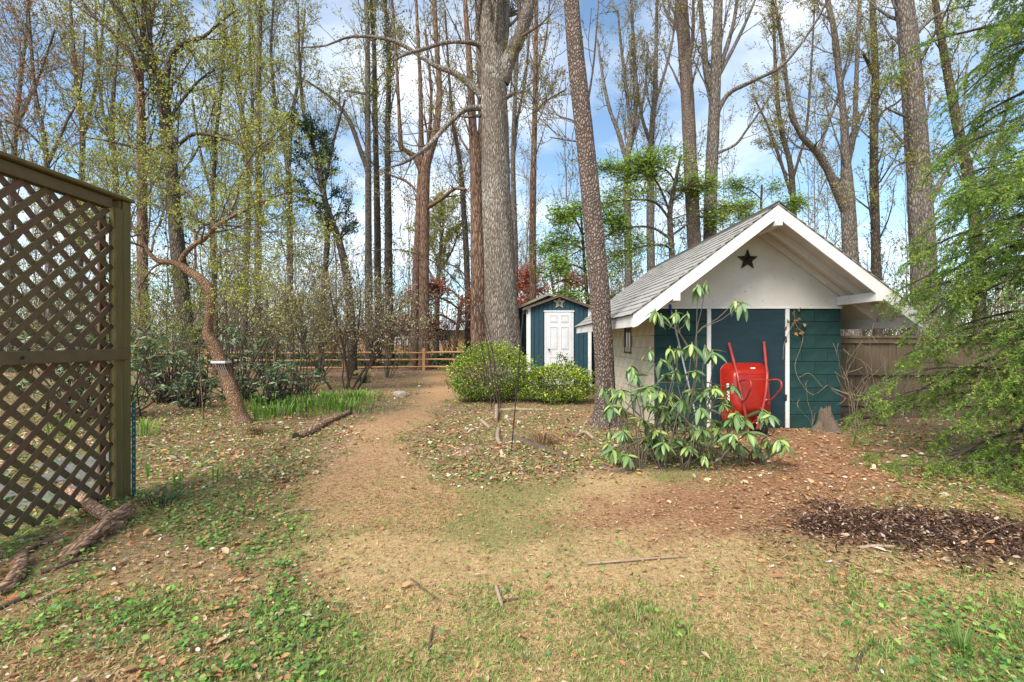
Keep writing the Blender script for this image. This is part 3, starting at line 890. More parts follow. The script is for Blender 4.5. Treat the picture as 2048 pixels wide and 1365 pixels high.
# ---------------------------------------------------------------- neighbour's house far behind the fence
def build_house():
    Y = 44.0; s = F / Y
    x0, x1 = (640 - CX) / s, (985 - CX) / s
    t = thing('brick_house', 'distant low tan brick house with grey roof and white porch railing', 'house', ((x0 + x1) / 2, Y, 0))
    w = box('wall', (x0, Y, -0.2), (x1, Y + 8, 2.55), M['brick'], t, 0)
    rt = 3.55
    prism('roof', [(Y - 0.7, 2.5), (Y + 4, rt), (Y + 8.7, 2.5), (Y + 8.7, 2.35), (Y - 0.7, 2.35)], 'x', x0 - 0.5, x1 + 0.5, M['house_roof'], t)
    box('gutter', (x0 - 0.5, Y - 0.80, 2.36), (x1 + 0.5, Y - 0.705, 2.49), M['white'], t, 0)
    for a in (745, 788, 812, 878, 940):
        xa = (a - CX) / s
        wn_ = box('window', (xa - 0.02, Y - 0.03, 1.35), (xa + 0.95, Y - 0.005, 2.2), M['glass'], t, 0)
        box('window_frame', (xa + 0.44, Y - 0.06, 1.36), (xa + 0.50, Y - 0.031, 2.19), M['white'], wn_, 0)
        box('window_sill', (xa - 0.06, Y - 0.09, 1.28), (xa + 0.99, Y - 0.031, 1.345), M['white'], wn_, 0)
    # porch railing
    ra, rb = (776 - CX) / s * 0.95, (828 - CX) / s * 0.95
    r = box('railing', (ra, Y - 2.2, 1.62), (rb, Y - 2.14, 1.70), M['white_clean'], t, 0)
    box('railing_foot', (ra, Y - 2.2, 0.95), (rb, Y - 2.14, 1.02), M['white_clean'], r, 0)
    for x in np.arange(ra, rb + 0.01, 0.22):
        box('baluster', (x - 0.03, Y - 2.19, 1.021), (x + 0.03, Y - 2.15, 1.619), M['white_clean'], r, 0)
    for x in (ra, (ra + rb) / 2, rb):
        box('porch_post', (x - 0.06, Y - 2.24, 0.0), (x + 0.06, Y - 2.205, 2.36), M['white_clean'], t, 0)
    box('porch_deck', (ra - 0.2, Y - 2.3, 0.0), (rb + 0.2, Y - 0.005, 0.94), M['brick'], t, 0)


build_house()

# ---------------------------------------------------------------- trees
G_BUD = [(0.30, 0.27, 0.05), (0.24, 0.25, 0.045), (0.36, 0.30, 0.07), (0.18, 0.20, 0.04)]
G_YEL = [(0.42, 0.41, 0.07), (0.33, 0.38, 0.06), (0.50, 0.47, 0.13), (0.26, 0.31, 0.06)]
G_TAN = [(0.30, 0.22, 0.11), (0.34, 0.28, 0.12), (0.20, 0.13, 0.07), (0.25, 0.24, 0.08)]
G_GRN = [(0.28, 0.46, 0.05), (0.36, 0.54, 0.07), (0.20, 0.36, 0.04), (0.42, 0.58, 0.10)]
G_ORG = [(0.42, 0.17, 0.09), (0.36, 0.13, 0.06), (0.45, 0.25, 0.14), (0.33, 0.28, 0.08)]
G_RED = [(0.50, 0.14, 0.08), (0.58, 0.20, 0.11), (0.40, 0.10, 0.06), (0.58, 0.27, 0.15)]
G_EVR = [(0.025, 0.060, 0.022), (0.040, 0.085, 0.030), (0.06, 0.11, 0.04), (0.018, 0.042, 0.018)]


def limb_path(pts, Y, n, dy=0.0):
    """A limb traced as (pixel x, pixel y, pixel width) at the tree's distance; dy swings it nearer or farther towards its tip."""
    q = []
    for k, (x, y, w) in enumerate(pts):
        yy = Y + dy * (k / max(len(pts) - 1, 1)) ** 1.2
        p = px(x, y, yy); q.append([*p, w * 0.5 * yy / F / math.hypot(1.0, (x - CX) / F)])   # round things widen towards the frame edge
    s = spline(q, n)
    return s[:, :3], np.maximum(s[:, 3], 0.004)


def tree(name, label, Y, pts, limbs=(), bark='bark_grey', twig='twig', auto=12, t0=0.35, length=(2.0, 4.5), ang=(0.35, 0.9), up=0.10,
         n2=5, n3=4, leaves=1500, pal=G_BUD, leaf=0.05, seed=1, group=None, sides=16, ivy=0, wig=0.09, flat=0.0, limb_twigs=4, aspect=0.55, cat='tree', spread=0.05):
    rg = np.random.default_rng(seed)
    x0, y0, w0 = pts[0]
    base = np.array([(x0 - CX) * Y / F, Y, 0.0]); base[2] = gz(base[0], base[1])
    yb = CY + F * (EYE - base[2] + 0.12) / Y                     # run the trunk into the ground
    if y0 < yb - 4: pts = [(x0 + (x0 - pts[1][0]) * 0.3, yb, w0 * 1.12)] + list(pts)
    t = thing(name, label, cat, base, group)
    N = 70 if sides >= 14 else 40
    P, R = limb_path(pts, Y, N)
    R = R * (1 + 0.5 * np.exp(-np.maximum(P[:, 2] - base[2], 0) / 0.2))
    a = np.arange(sides) * 2 * math.pi / sides
    lob = 1 + 0.20 * np.exp(-np.maximum(P[:, 2:3] - base[2], 0) / 0.25) * np.cos(5 * a[None] + seed) + 0.05 * np.sin(3 * a[None] + P[:, 2:3] * 0.7) + 0.03 * np.sin(7 * a[None] + P[:, 2:3] * 1.9) + rg.normal(size=(N, sides)) * 0.012
    bf = Buf(); tubes(bf, P[None], (R[:, None] * lob)[None], sides)
    bf.build('trunk', M[bark], t)
    lv1 = []
    for lp in limbs:
        dy = lp[0] if not isinstance(lp[0], tuple) else 0.0
        lpts = lp[1:] if not isinstance(lp[0], tuple) else lp
        LP, LR = limb_path(lpts, Y, 26, dy)
        b2 = Buf(); tubes(b2, LP, LR * (1 + 0.06 * rg.normal(size=26)), 9); cap(b2, LP, LR, 9)
        b2.build('limb', M[bark], t)
        lv1.append((LP, LR))
    tw = Buf(); ends = []
    if auto:
        auto = int(auto * 1.6)
        A, AR = sub(rg, P, R, auto, t0, 0.98, length, ang, 10, up, wig, 0.27, 0.007)
        for k in range(len(A)):
            b2 = Buf(); tubes(b2, A[k], AR[k], 5); b2.build('limb', M[bark], t)
        ends.append((A, AR, n2))
    if lv1:
        LP = np.stack([l_[0] for l_ in lv1]); LR = np.stack([l_[1] for l_ in lv1])
        if limb_twigs:
            B_, BR = sub(rg, LP, LR, int(limb_twigs * 1.6), 0.3, 0.97, (length[0] * 0.4, length[1] * 0.55), (0.5, 1.1), 8, up, wig * 1.3, 0.4, 0.006)
            if flat: B_[:, :, 2] = B_[:, :1, 2] + (B_[:, :, 2] - B_[:, :1, 2]) * (1 - 0.6 * flat)
            tubes(tw, B_, BR, 4); ends.append((B_, BR, max(n2 - 1, 2)))
    fine = []
    for A, AR, k2 in ends:
        if k2 <= 0: continue
        B2, R2 = sub(rg, A, AR, k2, 0.2, 0.97, (length[0] * 0.28, length[1] * 0.38), (0.35, 0.9), 6, up * 0.8, wig * 1.4, 0.5, 0.005)
        if flat: B2[:, :, 2] = B2[:, :1, 2] + (B2[:, :, 2] - B2[:, :1, 2]) * (1 - 0.7 * flat)
        if Y < 16: tubes(tw, B2, R2, 3)
        else: ribbons(tw, B2, R2, rg)
        fine.append(B2)
        if n3:
            B3, R3 = sub(rg, B2, R2, n3 + 1, 0.1, 0.97, (length[0] * 0.13, length[1] * 0.19), (0.4, 1.0), 4, up * 0.6, wig * 1.6, 0.6, 0.0048)
            if flat: B3[:, :, 2] = B3[:, :1, 2] + (B3[:, :, 2] - B3[:, :1, 2]) * (1 - 0.7 * flat)
            ribbons(tw, B3, R3, rg); fine.append(B3)
    if tw.n: tag(tw.build('twigs', M[twig], t), kind='stuff')
    if leaves and fine:
        lf = Buf()
        w = np.array([f_.shape[0] * f_.shape[1] for f_ in fine], float); w /= w.sum()
        for f_, q in zip(fine, w):
            m_ = int(leaves * q * 1.45)
            p = along(rg, f_, m_, 0.3) + rg.normal(size=(m_, 3)) * spread
            leaf_cards(lf, rg, p, leaf * 1.45 * rg.uniform(0.6, 1.35, m_), pick(rg, m_, pal), aspect, flat)
        tag(lf.build('crown', M['leaf'], t), kind='stuff')
    if ivy:
        iv = Buf()
        q = rg.random(ivy) ** 0.8 * 0.75 * (N - 1); i = q.astype(int)
        p = P[i] + (P[np.minimum(i + 1, N - 1)] - P[i]) * (q - i)[:, None]
        th = rg.random(ivy) * 2 * math.pi
        off = np.stack([np.cos(th), np.sin(th), rg.normal(size=ivy) * 0.2], -1)
        p = p + off * (R[i] + rg.random(ivy) * 0.16)[:, None]
        leaf_cards(iv, rg, p, 0.085 * rg.uniform(0.6, 1.3, ivy), pick(rg, ivy, G_EVR + [(0.09, 0.14, 0.03)]), 0.8)
        tag(iv.build('ivy', M['gloss_leaf'], t), kind='stuff')
    return t


# -- the giant tulip tree in the middle
tree('tulip_tree', 'huge grey-barked trunk with heavy forked limbs beside the narrow blue shed', 13.0,
     [(1008, 775, 80), (1006, 700, 72), (1002, 600, 65), (998, 480, 60), (992, 330, 55), (988, 200, 52), (985, 110, 50), (982, 0, 46), (980, -150, 36), (985, -400, 16)],
     [(-1.0, (1002, 165, 34), (1022, 110, 30), (1043, 65, 28), (1060, 0, 25), (1075, -100, 18), (1090, -250, 8)),
      (1.0, (1000, 120, 27), (1006, 55, 25), (1009, 0, 22), (1014, -150, 14)),
      (-1.2, (972, 108, 18), (958, 90, 12), (930, 85, 8), (890, 86, 8), (850, 98, 7), (815, 108, 6), (785, 122, 4)),
      (-0.5, (960, 92, 11), (953, 60, 9), (958, 20, 8), (962, -40, 7), (940, -120, 4)),
      (0.8, (966, 196, 17), (935, 165, 14), (905, 145, 12), (870, 132, 10), (840, 112, 9), (800, 88, 8), (760, 76, 7), (700, 74, 5), (650, 92, 4), (605, 95, 3)),
      (-1.5, (966, 216, 13), (930, 220, 11), (900, 245, 10), (870, 278, 9), (845, 302, 8), (810, 325, 6), (780, 335, 3)),
      (0.6, (962, 232, 7), (930, 234, 5), (905, 226, 4), (880, 200, 2)),
      (-0.3, (1000, 206, 10), (1018, 192, 9), (1030, 187, 8), (1043, 184, 6))],
     'bark_poplar', 'twig', auto=10, t0=0.62, length=(2.0, 4.0), n2=4, n3=3, leaves=1500, pal=G_BUD, leaf=0.05, seed=11, sides=40, limb_twigs=5)
# -- the leaning blocky-barked tree in front of the shed corner
tree('persimmon_tree', 'slim leaning trunk with dark blocky bark at the corner of the block shed', 7.07,
     [(1213, 852, 46), (1211, 800, 40), (1206, 700, 38), (1197, 570, 39), (1184, 420, 38), (1170, 280, 36), (1156, 150, 34), (1143, 0, 30), (1128, -200, 26), (1110, -450, 20), (1100, -700, 8)],
     [(0.8, (1168, 280, 5), (1150, 245, 4), (1115, 230, 3), (1095, 200, 2)), (0.5, (1166, 285, 4), (1130, 280, 3), (1100, 275, 2)),
      (1.2, (1170, 210, 6), (1178, 190, 5), (1188, 120, 4), (1196, 20, 3), (1200, -60, 2))],
     'bark_block', 'twig', auto=8, t0=0.70, length=(1.2, 2.4), n2=3, n3=3, leaves=500, pal=G_BUD, leaf=0.03, seed=12, sides=36, limb_twigs=3)
# -- pair behind the shed roof
tree('tulip_tree', 'left one of two tall straight trunks rising behind the shed roof', 15.0,
     [(1394, 640, 31), (1388, 480, 28), (1380, 300, 27), (1372, 150, 26), (1362, 0, 25), (1355, -200, 18), (1350, -400, 8)],
     [(1.0, (1368, 90, 8), (1350, 50, 6), (1330, 20, 4), (1320, -40, 3)), (-1.0, (1372, 140, 9), (1385, 80, 8), (1386, 0, 6), (1384, -80, 4))],
     'bark_block', auto=9, t0=0.45, length=(1.8, 3.2), ang=(0.3, 0.7), n2=4, n3=3, leaves=1190, pal=G_BUD, seed=13, sides=24)
tree('tulip_tree', 'right one of two tall trunks behind the shed roof, forking into upright limbs', 15.6,
     [(1420, 640, 29), (1420, 460, 27), (1424, 330, 25), (1430, 180, 23), (1434, 60, 20), (1440, -100, 14), (1450, -300, 6)],
     [(0.6, (1431, 195, 15), (1413, 150, 13), (1408, 80, 11), (1400, 0, 10), (1395, -120, 6)),
      (-1.5, (1428, 240, 13), (1455, 190, 10), (1500, 165, 9), (1560, 135, 7), (1600, 90, 6), (1640, 30, 5), (1680, -50, 3)),
      (0.4, (1434, 150, 11), (1455, 90, 9), (1470, 30, 8), (1480, -60, 5)), (1.0, (1436, 155, 9), (1480, 70, 7), (1510, 0, 5), (1530, -60, 3)),
      (-0.8, (1428, 310, 7), (1470, 290, 6), (1492, 262, 5), (1515, 230, 4), (1545, 185, 3))],
     'bark_grey', auto=8, t0=0.5, length=(1.8, 3.2), ang=(0.3, 0.7), n2=4, n3=3, leaves=1530, pal=G_BUD, seed=14, sides=24)
# -- right side
tree('maple_tree', 'forked grey-brown tree behind the right slope of the shed roof, one limb bowed left', 16.5,
     [(1706, 640, 36), (1700, 500, 33), (1696, 410, 31), (1692, 320, 21), (1687, 230, 15), (1677, 140, 14), (1668, 60, 12), (1655, 0, 11), (1640, -120, 6)],
     [(-1.2, (1697, 430, 26), (1672, 375, 21), (1650, 330, 18), (1635, 305, 16), (1602, 270, 12), (1582, 220, 10), (1570, 140, 9), (1560, 60, 8), (1545, -20, 6), (1535, -100, 3)),
      (0.8, (1694, 330, 14), (1708, 270, 12), (1712, 180, 10), (1716, 80, 9), (1720, 0, 8), (1725, -90, 4)),
      (1.0, (1635, 305, 9), (1655, 250, 7), (1680, 180, 6), (1700, 90, 4)), (0.5, (1640, 310, 7), (1620, 300, 6), (1590, 290, 4), (1560, 250, 3))],
     'bark_grey', auto=12, t0=0.35, length=(1.8, 3.4), n2=5, n3=4, leaves=4420, pal=G_BUD + G_TAN, seed=15, sides=20)
tree('maple_tree', 'thin dark upright trunk between the forked tree and the stout trunk above the fence', 18.5,
     [(1754, 640, 22), (1751, 480, 20), (1748, 300, 18), (1750, 150, 15), (1745, 0, 13), (1742, -200, 6)],
     [(0.8, (1749, 260, 8), (1765, 225, 6), (1795, 205, 5), (1830, 170, 3)), (-0.6, (1750, 160, 8), (1735, 125, 7), (1725, 105, 6))],
     'bark_dark', auto=14, t0=0.3, length=(1.6, 3.4), n2=5, n3=4, leaves=4420, pal=G_YEL, seed=16, sides=16, ivy=500)
tree('oak_tree', 'stout pale trunk rising behind the board fence at the right', 13.6,
     [(1856, 770, 62), (1848, 600, 57), (1842, 450, 54), (1836, 330, 50), (1828, 200, 46), (1815, 60, 42), (1808, 0, 40), (1798, -200, 30), (1790, -400, 12)],
     [(1.0, (1845, 440, 18), (1875, 375, 14), (1905, 320, 10), (1925, 230, 7), (1935, 120, 5)), (-1.0, (1832, 320, 9), (1810, 325, 7), (1790, 335, 4), (1760, 380, 3)),
      (-0.8, (1830, 240, 6), (1800, 230, 5), (1770, 215, 3)), (0.8, (1830, 70, 12), (1860, 40, 9), (1900, 20, 6), (1950, 10, 4))],
     'bark_grey', auto=9, t0=0.4, length=(1.8, 3.5), n2=4, n3=4, leaves=2550, pal=G_BUD, seed=17, sides=30)
tree('maple_tree', 'slender leaning trunk crossing behind the feathery evergreen at the right edge', 17.0,
     [(1965, 760, 30), (1955, 560, 28), (1945, 400, 26), (1915, 250, 22), (1890, 120, 18), (1870, 0, 14), (1855, -150, 7)],
     [(1.0, (1950, 420, 12), (1985, 330, 10), (2010, 230, 8), (2030, 120, 6))],
     'bark_dark', auto=12, t0=0.3, length=(1.8, 3.6), n2=5, n3=4, leaves=4250, pal=G_YEL, seed=18)
# -- centre left
tree('tulip_tree', 'twin-stemmed brown tree behind the rail fence, its limbs opening like a fork', 21.0,
     [(848, 742, 23), (848, 600, 21), (849, 450, 20), (850, 345, 20), (858, 310, 17), (870, 270, 15), (879, 190, 12), (874, 100, 10), (868, 0, 9), (862, -150, 5)],
     [(0.3, (827, 738, 17), (832, 560, 16), (838, 430, 15), (842, 350, 15), (842, 260, 10), (840, 150, 8), (832, 0, 6), (828, -100, 4)),
      (-1.0, (843, 345, 13), (830, 315, 12), (812, 302, 11), (802, 290, 9), (797, 200, 7), (790, 80, 5), (780, -50, 3)),
      (0.5, (846, 350, 9), (858, 270, 7), (862, 180, 6), (850, 60, 4)),
      (-1.0, (848, 420, 9), (880, 400, 8), (910, 378, 7), (932, 380, 6)), (0.5, (840, 390, 6), (815, 365, 5), (785, 352, 4), (760, 340, 3))],
     'bark_red', auto=11, t0=0.42, length=(2.2, 4.2), ang=(0.3, 0.8), n2=4, n3=4, leaves=1500, pal=G_BUD, leaf=0.06, seed=19, sides=16)
tree('oak_tree', 'reddish brown trunk close behind the left side of the huge tree', 15.6,
     [(958, 748, 34), (957, 600, 31), (956, 450, 28), (952, 330, 25), (945, 250, 17), (938, 120, 12), (930, 0, 9), (925, -120, 5)],
     [(0.5, (955, 340, 14), (962, 250, 11), (958, 120, 9), (960, 0, 6))],
     'bark_red', auto=9, t0=0.5, length=(1.8, 3.2), n2=4, n3=3, leaves=700, seed=20, sides=20)
tree('maple_tree', 'straight slender trunk left of the two ivy-clad stems above the rail fence', 23.0,
     [(738, 738, 16), (737, 500, 14), (736, 300, 12), (735, 100, 10), (733, 0, 8), (730, -150, 4)],
     [(-1.0, (737, 345, 11), (722, 305, 10), (700, 245, 9), (672, 205, 7), (640, 180, 5), (602, 155, 3)), (0.6, (736, 190, 6), (715, 185, 5), (690, 182, 4))],
     'bark_grey', auto=16, t0=0.35, length=(2.2, 4.8), ang=(0.3, 0.8), n2=5, n3=4, leaves=3000, pal=G_YEL, leaf=0.065, seed=21, ivy=250, sides=12)
tree('maple_tree', 'middle stem of three slender trunks left of the fork-shaped brown tree', 24.0,
     [(758, 738, 15), (755, 480, 14), (752, 300, 11), (748, 100, 9), (742, 0, 7), (736, -150, 4)], [], 'bark_dark', auto=16, t0=0.35, length=(2.2, 4.5), ang=(0.3, 0.8), n2=4, n3=4,
     leaves=2400, pal=G_YEL, leaf=0.065, seed=22, ivy=500, sides=12)
tree('maple_tree', 'slender trunk thickly clothed in dark ivy, left of the fork-shaped tree', 22.0,
     [(780, 740, 17), (777, 500, 16), (775, 300, 12), (778, 120, 9), (770, 0, 7), (765, -150, 4)], [], 'bark_dark', auto=14, t0=0.4, length=(2.0, 4.0), ang=(0.3, 0.8), n2=4, n3=4,
     leaves=1800, pal=G_BUD, leaf=0.06, seed=23, ivy=2600, sides=12)
tree('maple_tree', 'thin ivy-clad trunk between the fork-shaped tree and the reddish trunk', 24.0,
     [(938, 735, 14), (935, 560, 12), (928, 430, 11), (920, 330, 9), (905, 230, 7), (898, 150, 5), (890, 20, 4)], [], 'bark_dark', auto=12, t0=0.35, length=(1.8, 3.4), n2=4, n3=4,
     leaves=1200, pal=G_TAN, leaf=0.05, seed=24, ivy=900, sides=12)
tree('maple_tree', 'straight thin trunk between the huge tree and the leaning blocky trunk', 17.5,
     [(1066, 680, 14), (1066, 400, 13), (1070, 200, 10), (1072, 60, 8), (1076, -60, 5)],
     [(0.6, (1068, 230, 5), (1090, 205, 4), (1130, 180, 3)), (0.5, (1070, 150, 5), (1090, 90, 4), (1100, 0, 3))],
     'bark_red', auto=14, t0=0.45, length=(1.6, 3.2), ang=(0.2, 0.55), up=0.2, n2=4, n3=3, leaves=2040, pal=G_TAN, seed=25, sides=12)
tree('maple_tree', 'thin stem half hidden along the right edge of the huge trunk', 19.0,
     [(1032, 700, 13), (1030, 480, 12), (1026, 330, 10), (1032, 150, 8), (1040, 0, 6), (1048, -100, 4)], [(0.4, (1026, 320, 7), (1035, 240, 6), (1050, 160, 5), (1060, 60, 4))],
     'bark_grey', auto=12, t0=0.45, length=(1.6, 3.4), ang=(0.2, 0.6), up=0.2, n2=4, n3=3, leaves=1530, pal=G_TAN, seed=26, sides=10)
tree('maple_tree', 'tree fanning into upright limbs just right of the leaning blocky trunk', 20.0,
     [(1258, 700, 16), (1256, 480, 15), (1255, 330, 13), (1262, 270, 11), (1272, 200, 9), (1268, 100, 7), (1262, 0, 5), (1258, -90, 3)],
     [(0.6, (1255, 330, 10), (1238, 270, 9), (1218, 215, 7), (1205, 150, 6), (1195, 80, 4)), (-0.6, (1262, 270, 8), (1255, 200, 7), (1245, 120, 6), (1235, 20, 4)),
      (0.3, (1256, 310, 8), (1275, 250, 7), (1290, 180, 5), (1296, 90, 4))],
     'bark_grey', auto=14, t0=0.4, length=(1.8, 3.6), ang=(0.25, 0.6), up=0.18, n2=5, n3=3, leaves=2890, pal=G_TAN + G_BUD, seed=27, sides=12)
tree('maple_tree', 'slim trunk between the fanning tree and the pair of tall trunks behind the shed', 21.0,
     [(1303, 700, 18), (1302, 560, 17), (1301, 400, 15), (1303, 270, 12), (1310, 180, 10), (1313, 60, 7), (1316, -60, 4)],
     [(0.6, (1302, 290, 8), (1285, 240, 7), (1275, 180, 5), (1262, 120, 4)), (0.3, (1305, 220, 8), (1325, 160, 6), (1345, 80, 5), (1352, 0, 3))],
     'bark_grey', auto=14, t0=0.4, length=(1.8, 3.6), ang=(0.25, 0.6), up=0.18, n2=5, n3=3, leaves=2890, pal=G_TAN + G_BUD, seed=28, sides=12)
tree('maple_tree', 'slim bare tree left of the shed gable, leaning limbs against white cloud', 22.0,
     [(1588, 640, 15), (1588, 470, 14), (1582, 340, 12), (1562, 260, 10), (1552, 160, 8), (1548, 60, 6), (1540, -60, 3)],
     [(0.5, (1586, 400, 8), (1560, 320, 7), (1535, 250, 5), (1505, 190, 3)), (0.5, (1585, 360, 7), (1612, 260, 6), (1622, 140, 5), (1630, 0, 3))],
     'bark_dark', auto=14, t0=0.4, length=(1.8, 3.4), n2=5, n3=4, leaves=4080, pal=G_TAN + G_YEL, seed=29, sides=12)
# -- left side
tree('tulip_tree', 'tall brown trunk with spreading upper limbs just right of the lattice screen', 14.0,
     [(288, 765, 26), (286, 600, 24), (284, 420, 22), (282, 250, 19), (280, 150, 16), (286, 60, 12), (292, -60, 9), (300, -200, 4)],
     [(-1.0, (282, 175, 15), (262, 110, 12), (228, 68, 11), (185, 30, 9), (140, -30, 7), (100, -90, 4)), (0.7, (284, 120, 12), (300, 60, 9), (310, 0, 7)),
      (0.8, (283, 180, 8), (255, 135, 6), (225, 130, 4))],
     'bark_red', auto=13, t0=0.35, length=(2.0, 4.2), n2=5, n3=5, leaves=3800, pal=G_YEL + G_BUD, leaf=0.055, seed=30, sides=20)
tree('oak_tree', 'dark crooked trunk arching left above the twisted garden tree', 12.6,
     [(398, 770, 36), (372, 640, 33), (354, 480, 31), (345, 370, 29), (335, 280, 28), (325, 200, 26), (312, 155, 22), (290, 110, 16), (270, 70, 13), (240, 30, 10), (200, -30, 7)],
     [(1.2, (330, 185, 18), (341, 112, 12), (370, 85, 10), (405, 75, 8), (430, 55, 5), (470, 20, 3)), (0.6, (326, 180, 15), (305, 120, 12), (298, 40, 10), (302, -60, 7)),
      (-0.8, (346, 300, 10), (385, 270, 9), (430, 272, 8), (470, 285, 6), (500, 300, 4)), (-0.8, (335, 290, 9), (290, 300, 7), (230, 285, 6), (170, 275, 4)),
      (0.6, (338, 240, 8), (365, 200, 7), (400, 160, 5), (430, 140, 4))],
     'bark_dark', 'twig_dark', auto=12, t0=0.3, length=(1.8, 3.8), n2=6, n3=5, leaves=5200, pal=G_YEL, leaf=0.055, seed=31, sides=22, ivy=900)
tree('maple_tree', 'pale straight slender trunk right of the dark crooked one', 20.0,
     [(517, 740, 15), (516, 500, 14), (517, 300, 13), (518, 100, 11), (520, 0, 9), (522, -150, 4)], [], 'bark_grey', auto=18, t0=0.3, length=(2.0, 4.4), ang=(0.25, 0.7), n2=5, n3=4,
     leaves=3600, pal=G_YEL, leaf=0.06, seed=32, sides=12)
tree('maple_tree', 'leaning slender trunk just left of the pale straight one', 21.5,
     [(488, 740, 15), (490, 600, 14), (497, 330, 13), (480, 200, 10), (470, 60, 7), (460, -60, 4)], [(0.6, (497, 330, 8), (505, 220, 7), (500, 100, 6), (498, 0, 4))], 'bark_grey', auto=16, t0=0.3,
     length=(2.0, 4.4), ang=(0.25, 0.7), n2=5, n3=4, leaves=3400, pal=G_YEL, leaf=0.06, seed=33, sides=12)
tree('maple_tree', 'slender tree splitting into a narrow V left of the dark evergreen', 20.5,
     [(580, 740, 13), (580, 500, 12), (575, 330, 11), (552, 215, 8), (542, 100, 6), (548, 0, 4)], [(0.5, (577, 340, 9), (585, 230, 8), (600, 140, 6), (610, 20, 4))], 'bark_grey', auto=16, t0=0.3,
     length=(2.0, 4.4), ang=(0.25, 0.7), n2=5, n3=4, leaves=3400, pal=G_YEL, leaf=0.06, seed=34, sides=12)
tree('maple_tree', 'slim tree with yellow-green buds seen over the lattice corner', 18.0,
     [(236, 760, 16), (234, 560, 15), (232, 380, 13), (225, 240, 11), (232, 120, 8), (240, 0, 6)], [(0.5, (231, 330, 8), (205, 220, 7), (195, 120, 6), (190, 0, 4))], 'bark_grey', auto=16, t0=0.3,
     length=(2.0, 4.2), ang=(0.25, 0.7), n2=5, n3=5, leaves=4200, pal=G_YEL + G_BUD, leaf=0.06, seed=35, sides=12)
tree('maple_tree', 'slim tree with reddish orange young leaves above the lattice screen', 16.0,
     [(100, 800, 18), (98, 600, 17), (96, 420, 15), (90, 290, 12), (70, 180, 9), (60, 60, 7), (50, -60, 4)], [(0.8, (95, 330, 9), (130, 250, 8), (160, 180, 6), (170, 60, 5)), (-0.8, (92, 300, 8), (50, 260, 6), (10, 240, 4))], 'bark_grey', auto=16,
     t0=0.3, length=(1.8, 3.6), n2=5, n3=5, leaves=1700, pal=G_ORG, leaf=0.06, seed=36, sides=12)
tree('maple_tree', 'leafy-budded tree in the top left corner', 19.0,
     [(15, 800, 20), (18, 600, 18), (22, 420, 16), (30, 280, 13), (42, 150, 10), (55, 40, 7), (62, -80, 4)], [(0.8, (24, 380, 9), (0, 260, 8), (-20, 140, 6)), (-0.8, (32, 260, 8), (75, 160, 7), (110, 60, 5))], 'bark_grey', auto=18,
     t0=0.25, length=(2.0, 4.2), n2=5, n3=5, leaves=4600, pal=G_BUD + G_TAN, leaf=0.06, seed=37, sides=12)
tree('maple_tree', 'slim grey trunk behind the lattice, second from the top left corner', 21.0,
     [(155, 780, 16), (158, 600, 15), (162, 420, 14), (165, 260, 12), (150, 130, 9), (140, 0, 6)], [(0.8, (165, 280, 9), (190, 180, 8), (205, 60, 6), (210, -50, 4))], 'bark_grey', auto=18,
     t0=0.25, length=(2.0, 4.2), n2=5, n3=5, leaves=4000, pal=G_YEL + G_TAN, leaf=0.06, seed=38, sides=12)
tree('maple_tree', 'thin budding tree between the dark crooked trunk and the leaning slender one', 17.5,
     [(432, 750, 13), (430, 600, 12), (425, 420, 10), (432, 280, 8), (445, 150, 6), (450, 20, 4)], [(0.5, (427, 400, 7), (400, 300, 6), (385, 200, 5))], 'bark_dark', auto=18,
     t0=0.2, length=(1.8, 3.6), n2=5, n3=5, leaves=4800, pal=G_YEL, leaf=0.06, seed=39, sides=12)
tree('maple_tree', 'thin dark budding tree beside the dark evergreen, bent towards the left', 18.5,
     [(640, 745, 14), (645, 600, 13), (655, 460, 11), (640, 340, 9), (610, 240, 8), (600, 140, 6), (596, 20, 4)], [(0.6, (648, 380, 7), (668, 280, 6), (690, 200, 4))], 'bark_dark', auto=16,
     t0=0.25, length=(1.8, 3.8), n2=5, n3=4, leaves=3000, pal=G_YEL + G_BUD, leaf=0.055, seed=40, sides=12)
# -- fresh green understorey trees
tree('beech_tree', 'small understorey tree with layers of fresh bright green leaves behind the shed roof', 14.3,
     [(1342, 640, 15), (1344, 520, 13), (1340, 430, 11), (1350, 370, 8), (1362, 310, 5)],
     [(-1.2, (1341, 440, 6), (1310, 405, 5), (1270, 400, 4), (1220, 405, 3), (1170, 420, 2)), (-0.6, (1344, 480, 6), (1300, 455, 5), (1240, 460, 4), (1180, 490, 3), (1110, 530, 2)),
      (0.6, (1342, 430, 5), (1310, 360, 4), (1270, 345, 3), (1215, 340, 2)), (-1.0, (1345, 500, 5), (1320, 490, 4), (1260, 500, 3), (1200, 530, 2)),
      (0.3, (1348, 400, 5), (1370, 380, 4), (1395, 370, 3)), (-0.4, (1348, 360, 4), (1330, 340, 3), (1280, 330, 2)), (0.9, (1345, 470, 5), (1390, 440, 4), (1440, 425, 3), (1490, 420, 2))],
     'bark_dark', 'twig_dark', auto=5, t0=0.5, length=(1.2, 2.2), ang=(0.9, 1.4), up=0.0, n2=6, n3=4, leaves=6500, pal=G_GRN, leaf=0.062, seed=41, sides=10, flat=0.7, limb_twigs=14, aspect=0.6, spread=0.13)
